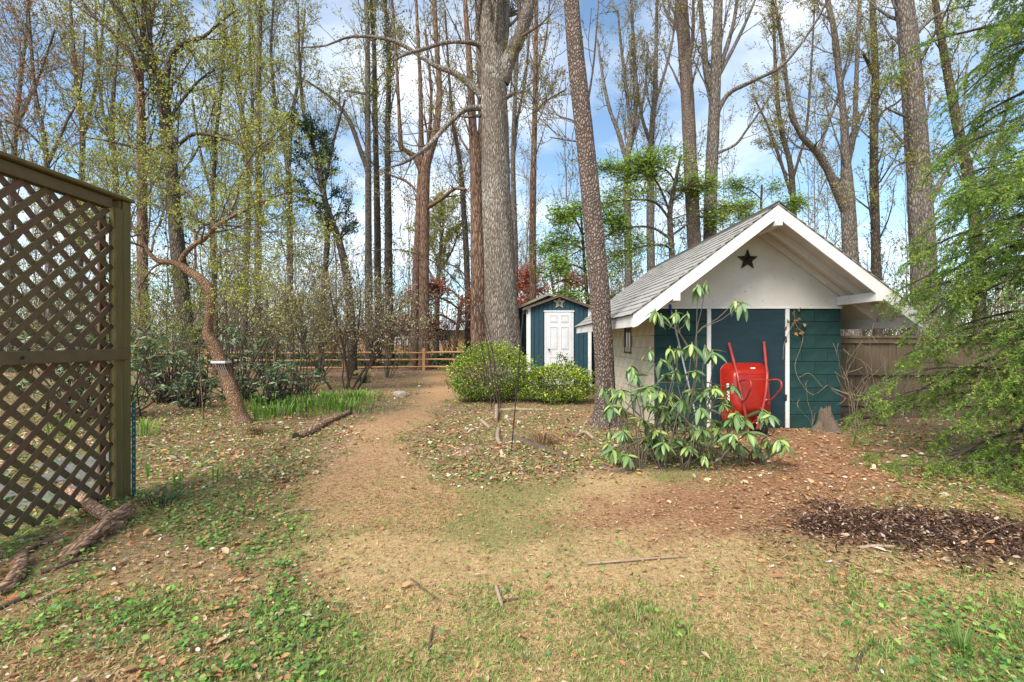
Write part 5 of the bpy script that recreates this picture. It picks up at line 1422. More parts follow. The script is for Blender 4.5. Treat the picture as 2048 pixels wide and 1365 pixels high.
def rhodo_front():
    rg = np.random.default_rng(95)
    base = gpx(1385, 938); base[2] = gz(base[0], base[1])
    t = thing('rhododendron', 'open rhododendron with long drooping green leaves in front of the shed wall', 'shrub', base)
    org = np.array(t.location)
    cols = [(0.13, 0.22, 0.07), (0.18, 0.28, 0.08), (0.11, 0.19, 0.075), (0.23, 0.33, 0.08), (0.15, 0.23, 0.10), (0.27, 0.36, 0.09), (0.09, 0.16, 0.06)]
    meshes = [rhodo_leaf('leaf', L, w, dr, cu, M['gloss_leaf'], cols[i]) for i, (L, w, dr, cu) in enumerate(
        [(0.145, 0.042, 0.25, 0.15), (0.125, 0.038, 0.15, 0.2), (0.155, 0.045, 0.35, 0.1), (0.11, 0.036, 0.2, 0.25), (0.14, 0.040, 0.1, 0.3), (0.12, 0.036, 0.3, 0.2), (0.16, 0.044, 0.3, 0.15)])]
    whorls = [(1395, 572, .0), (1412, 566, .1), (1310, 622, -.2), (1322, 632, .2), (1352, 625, -.1), (1375, 628, .2), (1470, 603, .1), (1485, 606, .0), (1300, 700, .0), (1340, 698, -.2), (1356, 697, .2), (1384, 690, -.1), (1410, 695, .1), (1425, 705, .0),
              (1322, 722, .1), (1352, 742, -.2), (1262, 735, .1), (1270, 752, -.1), (1332, 752, .2), (1390, 745, .0), (1205, 778, .0), (1222, 812, -.1), (1236, 785, .2), (1272, 790, .0), (1295, 775, -.2), (1345, 790, .1), (1362, 800, -.1), (1380, 785, .2),
              (1420, 775, .0), (1428, 778, -.2), (1445, 810, .1), (1400, 815, -.2), (1310, 815, .0), (1330, 835, .2), (1285, 840, -.1), (1250, 850, .1), (1245, 862, -.1), (1236, 905, .0), (1255, 912, -.15), (1310, 862, -.1), (1322, 870, .0), (1385, 850, .1),
              (1405, 858, -.15), (1430, 845, .15), (1460, 840, -.1), (1476, 828, .0), (1490, 842, .2), (1440, 870, .0), (1465, 868, -.2), (1500, 868, .0), (1525, 823, -.1), (1540, 830, -.2), (1535, 882, -.1), (1560, 880, -.2), (1570, 890, .0), (1515, 895, .1), (1480, 890, .15),
              (1408, 912, -.1), (1420, 905, .1), (1372, 885, .1), (1452, 900, .1), (1350, 880, -.05), (1395, 880, .0), (1290, 880, .1)]
    whorls += [(float(rg.uniform(1215, 1510)), float(rg.uniform(765, 905)), float(rg.uniform(-.2, .3))) for _ in range(46)]
    roots = [gpx(1285, 940), gpx(1320, 935), gpx(1336, 945), gpx(1365, 938), gpx(1415, 935), gpx(1470, 930), gpx(1500, 925), gpx(1525, 930)]
    count = 0; rest = Buf(); made = []
    for wi, (x, y, dy) in enumerate(whorls):
        Yw = 4.75 + dy * 1.6 + (0.25 if y < 640 else 0)
        p = px(x, y, Yw)
        if p[2] < 0.15: p[2] = 0.15 + rg.random() * 0.1
        # stem from the nearest root
        r = min(roots, key=lambda q: abs(q[0] - p[0]) + 0.4 * rg.random())
        r = r + np.array([rg.normal() * 0.04, rg.normal() * 0.06, -0.05])
        fork = None
        if y < 640:                                         # the top whorls share one tall stem that forks
            r = roots[3] + np.array([0, 0.05, -0.05]); fork = px(1393, 668, Yw) if x > 1380 else px(1360, 668, Yw)
        q = spline([r, r * 0.6 + p * 0.4 + np.array([rg.normal() * 0.06, rg.normal() * 0.05, 0.05]), r * 0.25 + p * 0.75 + np.array([rg.normal() * 0.05, rg.normal() * 0.05, -0.02]), p], 16)
        if fork is not None: q = spline([r, r * 0.5 + px(1385, 760, Yw) * 0.5, px(1393, 740, Yw), fork, fork * 0.45 + p * 0.55 + np.array([0, 0, -0.03]), p], 16)
        if wi >= 64 and made:                               # side shoots leave an older stem part-way up
            o_ = min((made[int(rg.integers(0, len(made)))] for _ in range(8)), key=lambda s_: np.linalg.norm(s_[10] - p)); q = spline([o_[10], o_[10] * 0.5 + p * 0.5 + rg.normal(size=3) * 0.02, p], 16)
        else: made.append(q)
        b = Buf(); tubes(b, q, np.linspace(0.0060, 0.0028, 16) * rg.uniform(0.8, 1.3), 6); b.build('stem', M['twig'], t)
        b = Buf(); e = q[-1]; tubes(b, np.array([e - [0, 0, 0.004], e + [0, 0, 0.006], e + [0, 0, 0.02], e + [0, 0, 0.03]]), np.array([0.005, 0.008, 0.007, 0.001]), 6, (0.30, 0.26, 0.08))
        b.build('bud', M['leaf'], t)
        nl = int(rg.integers(9, 14)); a0 = rg.random() * 6.28
        hang = rg.uniform(0.25, 0.75) if y > 720 else rg.uniform(0.7, 1.2)
        for k in range(nl):
            me = meshes[int(rg.integers(0, 7))]
            az = a0 + k * 2 * math.pi / nl + rg.normal() * 0.2; tilt = -hang + rg.normal() * 0.38
            o = bpy.data.objects.new('leaf', me)
            Rm = Matrix.Rotation(az, 4, 'Z') @ Matrix.Rotation(tilt, 4, 'X') @ Matrix.Rotation(rg.normal() * 0.25, 4, 'Y')
            s = rg.uniform(0.65, 1.35)
            if count < 298:
                COL.objects.link(o); o.parent = t
                o.location = [float(c) for c in (p - org + np.array([0, 0, rg.normal() * 0.008]))]
                o.rotation_euler = Rm.to_euler(); o.scale = (s, s, s)
            else:
                v = np.array([Rm @ (vv.co * s) for vv in me.vertices]) + p
                c = np.zeros(len(me.vertices) * 4, np.float32); me.attributes['Col'].data.foreach_get('color', c)
                rest.add(v, [list(pl.vertices) for pl in me.polygons], c.reshape(-1, 4)[:, :3])
            count += 1
    if rest.n: tag(rest.build('leaves', M['gloss_leaf'], t), kind='stuff')


rhodo_front()


def rhodo_bush(label, c, w, d, h, n, seed, L=0.13, name='rhododendron'):
    """Background evergreen: stems, and a crown of whorled long leaves."""
    rg = np.random.default_rng(seed)
    c = np.array([c[0], c[1], gz(c[0], c[1])])
    t = thing(name, label, 'shrub', c)
    p = rg.normal(size=(n, 3)); p = norm(p) * rg.random((n, 1)) ** 0.35
    p[:, 2] = np.abs(p[:, 2]) if h > 2 else p[:, 2] * 0.5 + 0.5
    lump = 0.75 + 0.5 * vnoise(p[:, 0] * 3 + 9, p[:, 2] * 3 + p[:, 1] * 2, 1.0, seed, 2)
    p = c + p * np.array([w / 2, d / 2, h]) * lump[:, None]
    p[:, 2] = np.maximum(p[:, 2], 0.1)
    st = Buf()
    m_ = min(n, 60); r = c + np.stack([rg.normal(size=m_) * w * 0.10, rg.normal(size=m_) * d * 0.10, np.full(m_, -0.1)], -1)
    mid = r * 0.5 + p[:m_] * 0.5 + rg.normal(size=(m_, 3)) * 0.1
    Q = np.stack([r, (r + mid) / 2, mid, (mid + p[:m_]) / 2, p[:m_]], 1)
    tubes(st, Q, np.linspace(0.018, 0.006, 5)[None] * np.ones((m_, 1)), 5); tag(st.build('stems', M['twig_dark'], t), kind='stuff')
    lf = Buf(); k = 9
    P_ = np.repeat(p, k, axis=0); M_ = n * k
    az = rg.random(M_) * 2 * math.pi
    dr = np.stack([np.cos(az), np.sin(az), rg.uniform(-0.9, 0.15, M_)], -1)
    leaf_cards(lf, rg, P_ + rg.normal(size=(M_, 3)) * 0.012, L * rg.uniform(0.7, 1.2, M_), pick(rg, M_, [(0.07, 0.115, 0.045), (0.10, 0.16, 0.06), (0.15, 0.22, 0.09), (0.21, 0.27, 0.14)]), 0.30, 0.0, dr, 0.03)
    tag(lf.build('crown', M['gloss_leaf'], t), kind='stuff')


rhodo_bush('large dark evergreen rhododendron behind the upper lattice openings', (-6.9, 7.6), 2.6, 1.6, 1.7, 160, 101)
rhodo_bush('dark evergreen rhododendron just right of the lattice post', (-7.4, 9.8), 1.4, 1.4, 1.7, 80, 102)
rhodo_bush('grey-green rhododendron behind the bend of the twisted trunk', (-6.1, 10.2), 1.9, 1.4, 2.0, 85, 103)
rhodo_bush('small dark rhododendron right of the twisted trunk base', (-4.95, 9.4), 0.9, 0.9, 1.0, 50, 104)
rhodo_bush('small dark rhododendron left of the twisted trunk', (-6.3, 9.0), 1.0, 0.9, 0.9, 45, 105)
rhodo_bush('low dark evergreen shrub between the twisted tree and the green utility post', (-5.3, 11.3), 1.4, 1.0, 0.8, 35, 106)


# ---------------------------------------------------------------- the clipped bushes in front of the narrow shed
def dense_bush(label, c, w, d, h, n, seed, name='azalea_bush', shoots=0):
    rg = np.random.default_rng(seed)
    c = np.array([c[0], c[1], gz(c[0], c[1])])
    t = thing(name, label, 'bush', c)
    q = norm(rg.normal(size=(n, 3))); q[:, 2] = np.abs(q[:, 2]) ** 0.8 * np.sign(q[:, 2])
    q[:, 2] = np.where(q[:, 2] < 0, q[:, 2] * 0.75, q[:, 2])
    lump = 0.80 + 0.80 * (vnoise(q[:, 0] * 2.2 + 5 + q[:, 2] * 1.3, q[:, 1] * 2.2 + q[:, 2] * 2.0, 1.6, seed, 3) - 0.3)
    depth = rg.random(n) ** 0.35 + np.where(rg.random(n) < 0.13, rg.random(n) * 0.35, 0)
    p = c + np.array([0, 0, h * 0.46]) + q * np.array([w / 2, d / 2, h * 0.56]) * (lump * (0.55 + 0.45 * depth))[:, None]
    p[:, 2] = np.maximum(p[:, 2], c[2] + 0.03 + 0.1 * rg.random(n))
    st = Buf(); m_ = 70; idx = rg.integers(0, n, m_); e = p[idx]
    r = c + np.stack([rg.normal(size=m_) * w * 0.10, rg.normal(size=m_) * d * 0.1, np.full(m_, -0.1)], -1)
    Q = np.stack([r, r * 0.6 + e * 0.4 + rg.normal(size=(m_, 3)) * 0.05, r * 0.3 + e * 0.7 + rg.normal(size=(m_, 3)) * 0.04, e], 1)
    tubes(st, Q, np.linspace(0.012, 0.004, 4)[None] * np.ones((m_, 1)), 4); tag(st.build('stems', M['twig'], t), kind='stuff')
    top = smooth(0.2, 1.0, (p[:, 2] - c[2]) / h)
    lf = Buf()
    young = (rg.random(n) < 0.32 + 0.45 * smooth(0.45, 0.65, vnoise(q[:, 0] * 3 + 2, q[:, 1] * 3 + q[:, 2] * 3, 1.5, seed + 9, 2)) * top)
    col = np.where(young[:, None], pick(rg, n, [(0.42, 0.52, 0.04), (0.48, 0.55, 0.06), (0.30, 0.43, 0.04)]), pick(rg, n, [(0.09, 0.18, 0.03), (0.14, 0.24, 0.04), (0.06, 0.12, 0.025), (0.17, 0.16, 0.05)]))
    leaf_cards(lf, rg, p, 0.042 * rg.uniform(0.6, 1.4, n), col, 0.55, 0.0, q + rg.normal(size=(n, 3)) * 0.6)
    tag(lf.build('crown', M['gloss_leaf'], t), kind='stuff')


dense_bush('larger rounded yellow-green bush beside the path and the huge trunk', (-0.50, 9.95), 1.80, 1.3, 1.22, 16000, 110)
dense_bush('lower spreading green bush below the white door of the narrow shed', (0.95, 9.75), 1.75, 1.1, 0.78, 12000, 111)
stem_shrub('sapling', 'thin leafy shoots standing up above the low bush before the white door', (1.02, 10.1), 6, 1.25, 0.35, 0.005, 'twig', 420, [(0.10, 0.17, 0.04), (0.06, 0.11, 0.03)], 0.045, 112, n2=4, n3=0)


# ---------------------------------------------------------------- garden clumps
def blades(bf, rg, c, n, h, spread, w, pal, bend=0.5):
    a = rg.random(n) * 2 * math.pi; out = np.stack([np.cos(a), np.sin(a), np.zeros(n)], -1)
    base = np.asarray(c) + out * (spread * 0.35 * rg.random(n)[:, None])
    hh = h * rg.uniform(0.6, 1.15, n)[:, None]; bd = bend * rg.uniform(0.2, 1.2, n)[:, None]
    side = np.stack([-np.sin(a), np.cos(a), np.zeros(n)], -1) * (w * rg.uniform(0.6, 1.2, n)[:, None])
    up = np.array([0, 0, 1.0])
    m1 = base + up * hh * 0.55 + out * hh * bd * 0.25; m2 = base + up * hh * 0.9 + out * hh * bd * 0.6; tp = base + up * hh * (1 - 0.25 * bd) + out * hh * bd
    v = np.stack([base - side * 0.7, base + side * 0.7, m1 - side, m1 + side, m2 - side * 0.7, m2 + side * 0.7, tp], 1)
    i = np.arange(n)[:, None] * 7
    col = np.repeat(pick(rg, n, pal), 7, axis=0)
    bf.add(v.reshape(-1, 3), np.concatenate([i + [[0, 1, 3, 2]], i + [[2, 3, 5, 4]]]), col)
    bf.f.append((np.concatenate([i + [[4, 5, 6]]]) + bf.n - len(col)))


def clump(name, label, p, n, h, spread, w, pal, seed, bend=0.5, cat='plant', group=None):
    rg = np.random.default_rng(seed); p = np.array([p[0], p[1], gz(p[0], p[1])])
    t = thing(name, label, cat, p, group); bf = Buf(); blades(bf, rg, p, n, h, spread, w, pal, bend)
    tag(bf.build('leaves', M['leaf'], t), kind='stuff'); return t, rg


LILY = [(0.12, 0.26, 0.03), (0.17, 0.32, 0.04), (0.09, 0.20, 0.03), (0.22, 0.34, 0.06)]
clump('daylily', 'bright green strap-leaved clump right of the lattice post', gpx(288, 872), 45, 0.28, 0.5, 0.008, LILY, 120, 0.7)
clump('daylily', 'strap-leaved clump farther behind the lattice post', gpx(270, 805), 30, 0.30, 0.4, 0.008, LILY, 121, 0.7)
clump('daylily', 'few green shoots on bare soil right of the lattice post', gpx(352, 968), 12, 0.15, 0.35, 0.006, LILY, 122, 0.4)
clump('daylily', 'small green shoots nearest the path, right of the few on bare soil', gpx(430, 960), 10, 0.15, 0.35, 0.006, LILY, 123, 0.3)
clump('daylily', 'green shoots hugging the foot of the lattice post', gpx(298, 958), 10, 0.17, 0.3, 0.006, LILY, 124, 0.3)
clump('daylily', 'green clump seen through the lower lattice', gpx(120, 872), 40, 0.30, 0.5, 0.008, LILY, 125, 0.7)
for k, (x, y, lb) in enumerate([(545, 835, 'bright shoots right of the twisted tree foot'), (600, 818, 'bright shoots below the wire hoop'), (650, 806, 'bright shoots left of the dark-stemmed shrub'), (715, 800, 'bright shoots in front of the dark-stemmed shrub'),
                                (520, 812, 'bright shoots behind the twisted tree foot'), (680, 822, 'bright shoots above the charred log')]):
    clump('daylily', 'low patch of ' + lb, gpx(x, y), 170, 0.22, 2.2, 0.011, LILY, 130 + k, 0.7, group='fresh green shoots in the left bed')
t, rg_ = clump('daffodil_clump', 'clump of pale yellow daffodils by the path near the rail fence', gpx(727, 766), 80, 0.38, 0.55, 0.009, [(0.04, 0.12, 0.05), (0.06, 0.15, 0.05), (0.03, 0.09, 0.04)], 140, 0.5, 'flowers')
for k in range(9):
    a = rg_.random() * 6.28; r = rg_.uniform(0.05, 0.32); c = np.array(t.location) + [r * math.cos(a), r * math.sin(a) - 0.1, rg_.uniform(0.24, 0.40)]
    b = Buf()
    for j in range(6):
        q = j * math.pi / 3; b.add([c, c + [0.035 * math.cos(q - 0.4), -0.01, 0.035 * math.sin(q - 0.4)], c + [0.06 * math.cos(q), 0.0, 0.06 * math.sin(q)], c + [0.035 * math.cos(q + 0.4), -0.01, 0.035 * math.sin(q + 0.4)]], [[0, 1, 2, 3]], (0.80, 0.72, 0.35))
    tubes(b, np.array([c, c + [0, -0.025, 0], c + [0, -0.04, 0]]), np.array([0.014, 0.016, 0.022]), 8, (0.80, 0.55, 0.08)); b.build('flower', M['leaf'], t)
clump('sedge_tuft', 'dry tan grass tuft among the leaf litter in front of the bushes', gpx(1086, 892), 130, 0.20, 0.5, 0.004, [(0.34, 0.22, 0.12), (0.26, 0.15, 0.08), (0.40, 0.28, 0.16)], 141, 1.1)
clump('sedge_tuft', 'low dark green needle tuft on the ground by the lattice post', gpx(325, 1008), 120, 0.10, 0.45, 0.003, [(0.03, 0.07, 0.03), (0.05, 0.10, 0.04)], 142, 1.6)
clump('sedge_tuft', 'reddish low tuft of dead stems in front of the twisted tree foot', gpx(520, 868), 160, 0.12, 0.7, 0.004, [(0.17, 0.09, 0.05), (0.22, 0.13, 0.07), (0.14, 0.16, 0.04)], 143, 1.3)
clump('sedge_tuft', 'fresh grass tuft at the lower right of the lawn', gpx(1925, 1315), 60, 0.10, 0.2, 0.003, [(0.10, 0.19, 0.04), (0.14, 0.24, 0.05)], 144, 1.0)

# ---------------------------------------------------------------- wheelbarrow leaning on the shed door
def build_barrow():
    YD = YW - 0.012                                        # face of the door
    base = np.array([3.42, 6.42, gz(3.42, 6.42)])
    t = thing('wheelbarrow', 'red steel wheelbarrow standing on its nose against the blue shed door', 'wheelbarrow', base)
    # tray: rim towards the door, floor towards the camera, standing on its front edge and leaning back
    ctr = np.array([3.40, 6.62, 0.555])
    lean = 0.16                                             # top leans towards the door
    ux = np.array([1.0, -0.06, 0.0]); ux /= np.linalg.norm(ux)
    uz = np.array([0.03, math.sin(lean), math.cos(lean)]); uz /= np.linalg.norm(uz)
    un = np.cross(uz, ux)                                   # out of the tray floor
    if un[1] > 0: un = -un                                  # towards the camera
    def P3(a, b, h): return ctr + ux * a + uz * b + un * h
    def rr(w0, h0, dx, dz, r, n=6):
        """rounded rectangle outline"""
        pts = []
        for cx_, cz_, a0 in ((w0 - r, h0 - r, 0), (-w0 + r, h0 - r, 1), (-w0 + r, -h0 + r, 2), (w0 - r, -h0 + r, 3)):
            for k in range(n):
                a = (a0 + k / (n - 1)) * math.pi / 2
                pts.append((cx_ + r * math.cos(a) + dx, cz_ + r * math.sin(a) + dz))
        return pts
    secs = [(rr(0.335, 0.445, 0, 0, 0.13), -0.03), (rr(0.330, 0.440, 0, 0, 0.13), 0.0), (rr(0.325, 0.43, 0, 0.0, 0.13), 0.01), (rr(0.285, 0.36, 0, 0.02, 0.12), 0.10),
            (rr(0.255, 0.30, 0, 0.035, 0.11), 0.175), (rr(0.235, 0.275, 0, 0.04, 0.10), 0.20), (rr(0.20, 0.24, 0, 0.04, 0.09), 0.207)]
    n = len(secs[0][0]); bf = Buf(); v = []
    for o, h in secs: v += [P3(a, b, h) for a, b in o]
    v.append(P3(0, 0.04, 0.209))
    f = [[s * n + k, s * n + (k + 1) % n, (s + 1) * n + (k + 1) % n, (s + 1) * n + k] for s in range(len(secs) - 1) for k in range(n)]
    bf.add(v, f)
    bf.f.append(np.array([[(len(secs) - 1) * n + k, (len(secs) - 1) * n + (k + 1) % n, len(v) - 1] for k in range(n)]))
    tray = bf.build('tray', M['red'], t)
    rim = Buf(); o = np.array([P3(a, b, -0.028) for a, b in rr(0.335, 0.445, 0, 0, 0.13)]); o = np.vstack([o, o[:1]])
    tubes(rim, o, np.full(len(o), 0.010), 6); rim.build('tray_rim', M['red'], tray)
    # raised fold across the floor, stickers
    fold = Buf(); q = np.array([P3(a, 0.265, 0.205) for a in np.linspace(-0.19, 0.19, 5)]); tubes(fold, q, np.full(5, 0.006), 6); fold.build('floor_fold', M['red'], tray)
    def decal(name, a0, a1, b0, b1, h, mat, par, tilt=0.0):
        d_ = Buf(); d_.add([P3(a0, b0, h), P3(a1, b0, h + tilt), P3(a1, b1, h + tilt), P3(a0, b1, h)], [[0, 1, 2, 3]])
        return d_.build(name, mat, par, False)
    decal('label', 0.02, 0.085, 0.33, 0.365, 0.150, M['sticker'], tray)
    # white strip on the sloping left side, with broken dark marks
    sl = (0.335 - 0.235) / 0.20
    s1 = Buf(); a_of = lambda h: -(0.327 - (h - 0.01) * 0.43) - 0.004
    s1.add([P3(a_of(0.085), -0.20, 0.085), P3(a_of(0.125), -0.20, 0.125), P3(a_of(0.125), 0.14, 0.125), P3(a_of(0.085), 0.14, 0.085)], [[0, 1, 2, 3]])
    strip = s1.build('side_strip', M['sticker'], tray, False)
    for k in range(7):
        b0 = 0.11 - k * 0.042; mk = Buf(); e = 0.0025
        mk.add([P3(a_of(0.094) - e, b0 - 0.022, 0.094), P3(a_of(0.104) - e, b0 - 0.020, 0.104), P3(a_of(0.117) - e, b0, 0.117), P3(a_of(0.107) - e, b0 - 0.006, 0.107)], [[0, 1, 2, 3]])
        mk.build('strip_mark', M['black'], strip, False)
    # handles: two tubes from the wheel fork, past the tray floor, up against the door
    for s, xt, yt in ((-1, 1458, 687), (1, 1528, 685)):
        top = px(xt, yt, YD - 0.03)
        p0 = P3(s * 0.06, -0.50, 0.16); p1 = P3(s * 0.15, -0.10, 0.235); p2 = P3(s * 0.20, 0.22, 0.24)
        q = spline([p0, p1, p2, top * 0.35 + p2 * 0.65, top], 24)
        r_ = np.full(24, 0.019); r_[17:] = 0.016
        b = Buf(); tubes(b, q, r_, 10); cap(b, q, r_, 10); h = b.build('handle', M['red_tube'], t)
        b = Buf(); tubes(b, q[18:], r_[18:] + 0.003, 10); cap(b, q, r_ + 0.003, 10); b.build('grip', M['red_tube'], h)
        # leg loop standing out towards the camera
        a = P3(s * 0.195, 0.16, 0.25); c = P3(s * 0.17, -0.10, 0.25)
        out = un * 0.36
        lg = spline([a, a + out * 0.55 + uz * 0.012, a + out * 0.96 - uz * 0.02, a + out * 1.02 - uz * 0.09, a + out * 0.9 - uz * 0.14, c + out * 0.35 - uz * 0.0, c], 26)
        b = Buf(); tubes(b, lg, np.full(26, 0.012), 8); b.build('leg', M['red_tube'], t)
        for pt in (a, c):
            b = Buf(); tubes(b, np.array([pt + un * 0.005, pt + un * 0.012, pt + un * 0.018]), np.array([0.014, 0.014, 0.004]), 8); b.build('bolt', M['steel'], h)
    br = Buf(); q = np.linspace(P3(-0.195, 0.16, 0.25) + un * 0.30, P3(0.195, 0.16, 0.25) + un * 0.30, 6); tubes(br, q, np.full(6, 0.006), 6); br.build('leg_brace', M['red_tube'], t)
    # wheel
    wc = px(1524, 848, 6.40); wc[2] = max(wc[2], 0.17)
    ax = norm(np.array([0.93, -0.30, 0.15])); u = norm(np.cross(ax, [0, 0, 1.0])); w_ = np.cross(ax, u)
    def ring(Rm, r, sides, mat, name, par, off=0.0, squash=1.0):
        a = np.linspace(0, 2 * math.pi, 33)
        q = wc + ax * off + (u[None] * np.cos(a)[:, None] + w_[None] * np.sin(a)[:, None]) * Rm
        b = Buf(); tubes(b, q, np.full(33, r), sides); return b.build(name, mat, par)
    wh = ring(0.135, 0.042, 10, M['rubber'], 'wheel', t)
    ring(0.082, 0.022, 8, M['grey_rim'], 'rim', wh, -0.022)
    b = Buf(); tubes(b, np.array([wc - ax * 0.075, wc - ax * 0.03, wc, wc + ax * 0.075]), np.array([0.014, 0.022, 0.03, 0.014]), 10); b.build('hub', M['grey_rim'], wh)
    for k in range(5):
        a = k * 2 * math.pi / 5; e = wc + (u * math.cos(a) + w_ * math.sin(a)) * 0.085 - ax * 0.02
        b = Buf(); tubes(b, np.array([wc - ax * 0.02, (wc + e) / 2 - ax * 0.01, e]), np.full(3, 0.014), 6); b.build('spoke', M['grey_rim'], wh)
    for s in (-1, 1):
        b = Buf(); q = np.array([P3(s * 0.06, -0.48, 0.16), wc + ax * s * 0.06 + [0, 0, 0.06], wc + ax * s * 0.06]); tubes(b, q, np.full(3, 0.010), 6); b.build('fork', M['red_tube'], t)


build_barrow()

# ---------------------------------------------------------------- tools and poles
def pole(name, label, cat, a, b_, r, mat, part):
    a, b_ = np.array(a), np.array(b_)
    t = thing(name, label, cat, (a[0], a[1], gz(a[0], a[1])))
    b = Buf(); q = np.linspace(a, b_, 5); tubes(b, q, np.full(5, r), 8); cap(b, q, np.full(5, r), 8); b.build(part, mat, t)
    return t


t = pole('garden_rake', 'grey long-handled tool leaning on the dark wall behind the rhododendron', 'garden tool', px(1398, 800, 6.70) * [1, 1, 0] + [0, 0, 0.02], px(1341, 616, YW - 0.05), 0.013, M['wire'], 'handle')
b = Buf(); e = px(1341, 616, YW - 0.05); tubes(b, np.array([e + [0.005, 0, -0.08], e, e + [-0.005, 0, 0.05]]), np.full(3, 0.019), 8); b.build('grip', M['blue'], t)
g = gpx(1021, 906)
t = pole('iron_rod', 'thin black iron rod leaning in front of the bushes', 'garden stake', g + [0, 0, -0.1], px(1046, 632, g[1] - 0.05), 0.0075, M['black'], 'rod')
b = Buf(); e = px(1046, 632, g[1] - 0.05); tubes(b, spline([e, e + [0.005, 0, 0.05], e + [0.03, 0, 0.075], e + [0.055, 0, 0.05], e + [0.05, 0, 0.02]], 12), np.full(12, 0.006), 6); b.build('hook', M['black'], t)
# wire hoop of four dark rods in the left bed
g = gpx(585, 838)
t = thing('plant_support', 'tall dark wire plant support standing in the left bed', 'plant support', g)
topp = px(612, 655, g[1])
for x, y in ((568, 835), (583, 845), (598, 838), (612, 828)):
    a = gpx(x, y); a[1] = g[1] + (0.15 if y < 836 else -0.1); a[0] = (x - CX) * a[1] / F
    b = Buf(); q = spline([a + [0, 0, -0.05], a * 0.6 + topp * 0.4 + [0.02, 0, 0], a * 0.25 + topp * 0.75, topp], 14); tubes(b, q, np.full(14, 0.006), 5); b.build('wire_leg', M['black'], t)
b = Buf(); a_ = np.linspace(0, 6.283, 17); q = topp + np.stack([np.cos(a_) * 0.05, np.sin(a_) * 0.05, a_ * 0 - 0.25], -1); tubes(b, q, np.full(17, 0.005), 5); b.build('ring', M['black'], t)
# green utility post
g = gpx(636, 758)
t = thing('utility_post', 'dark green plastic utility post with a small orange tag in the back bed', 'utility post', g)
box('body', (g[0] - 0.085, g[1] - 0.06, -0.05), (g[0] + 0.085, g[1] + 0.06, 0.60), M['green_box'], t, 0.02)
box('top_cap', (g[0] - 0.095, g[1] - 0.07, 0.602), (g[0] + 0.095, g[1] + 0.07, 0.66), M['green_box'], t, 0.02)
box('tag', (g[0] - 0.05, g[1] - 0.078, 0.67), (g[0] + 0.03, g[1] - 0.072, 0.74), paint_mat('orange_tag', (0.75, 0.22, 0.05), (0.6, 0.15, 0.04)), t, 0.002)
# brown wooden post by the rail fence on the left, and a thin stake
g = gpx(304, 772)
t = thing('wooden_post', 'short brown log post near the fence right of the lattice', 'post', g)
b = Buf(); q = np.array([[g[0], g[1], -0.1], [g[0] + 0.01, g[1], 0.3], [g[0], g[1], 0.8], [g[0] - 0.01, g[1], 1.45]]); r_ = np.array([0.085, 0.075, 0.07, 0.065]); tubes(b, spline(np.c_[q, r_], 12)[:, :3], spline(np.c_[q, r_], 12)[:, 3], 12); cap(b, q, r_, 12); b.build('shaft', M['bark_orange'], t)
b = Buf(); q2 = np.array([[g[0] + 0.05, g[1] - 0.05, 0.35], [g[0] + 0.25, g[1] - 0.1, 0.12], [g[0] + 0.38, g[1] - 0.15, 0.02]]); tubes(b, q2, np.array([0.03, 0.035, 0.04]), 7); b.build('root_prop', M['bark_orange'], t)
for x0, y0, x1, y1, lb in ((408, 842, 396, 690, 'thin orange-brown bare cane left of the twisted trunk'), (638, 815, 633, 790, 'short pale wooden peg in the green shoots'), (646, 818, 647, 798, 'second pale wooden peg right of the first in the shoots')):
    g = gpx(x0, y0); pole('garden_cane', lb, 'garden stake', g + [0, 0, -0.05], px(x1, y1, g[1]), 0.011, M['stick'] if 'pale' in lb else M['bark_orange'], 'cane')


# ---------------------------------------------------------------- wood on the ground
def log(name, label, pts, mat, seed, cat='log', rough=0.10, end_mat=None, part='bark', sides=14):
    """A fallen piece through ground pixels (x, y, width px, lift m)."""
    rg = np.random.default_rng(seed); q = []
    for x, y, w, h in pts:
        p = gpx(x, y); r = w * 0.5 * p[1] / F
        q.append([p[0], p[1], gz(p[0], p[1]) + h + r * 0.7, r])
    s = spline(q, 22)
    t = thing(name, label, cat, (q[0][0], q[0][1], gz(q[0][0], q[0][1])))
    a = np.arange(sides) * 2 * math.pi / sides
    lob = 1 + rough * np.sin(3 * a[None] + np.linspace(0, 3, 22)[:, None]) + rg.normal(size=(22, sides)) * rough * 0.6
    b = Buf(); tubes(b, s[None, :, :3], (s[:, 3][:, None] * lob)[None], sides); b.build(part, mat, t)
    for e in (0, -1):
        b = Buf(); cap(b, s[:, :3], s[:, 3], sides, None, e); b.build('end_grain', end_mat or M['dead_wood'], t)
    return t


log('fallen_log', 'short fallen log with a charred end lying across the bed left of the path', [(592, 878, 16, 0), (620, 868, 15, 0), (655, 848, 12, 0), (700, 828, 9, 0)], M['dead_bark'], 150, end_mat=M['char'])
log('fallen_limb', 'thick split brown limb in the left foreground, bark shredding', [(262, 1035, 16, .06), (236, 1052, 34, .02), (200, 1075, 34, 0), (160, 1105, 30, 0), (130, 1128, 22, 0)], M['dead_bark'], 151, rough=0.2)
log('fallen_limb', 'stubby dark limb crossing under the shredded one beside the lattice', [(136, 1000, 14, .06), (170, 1022, 20, .04), (205, 1043, 22, .02), (240, 1062, 20, 0)], M['dead_bark'], 152, rough=0.12)
log('fallen_limb', 'curved brown limb at the left frame edge in the foreground', [(-10, 1195, 22, 0), (15, 1180, 24, 0), (35, 1155, 24, 0), (42, 1130, 20, .02)], M['dead_bark'], 153, rough=0.15)
log('stick', 'dark crooked stick along the foot of the lattice', [(40, 1122, 8, 0), (70, 1098, 9, 0), (100, 1087, 10, 0), (135, 1082, 7, 0)], M['dead_dark'], 154, 'stick', sides=8)
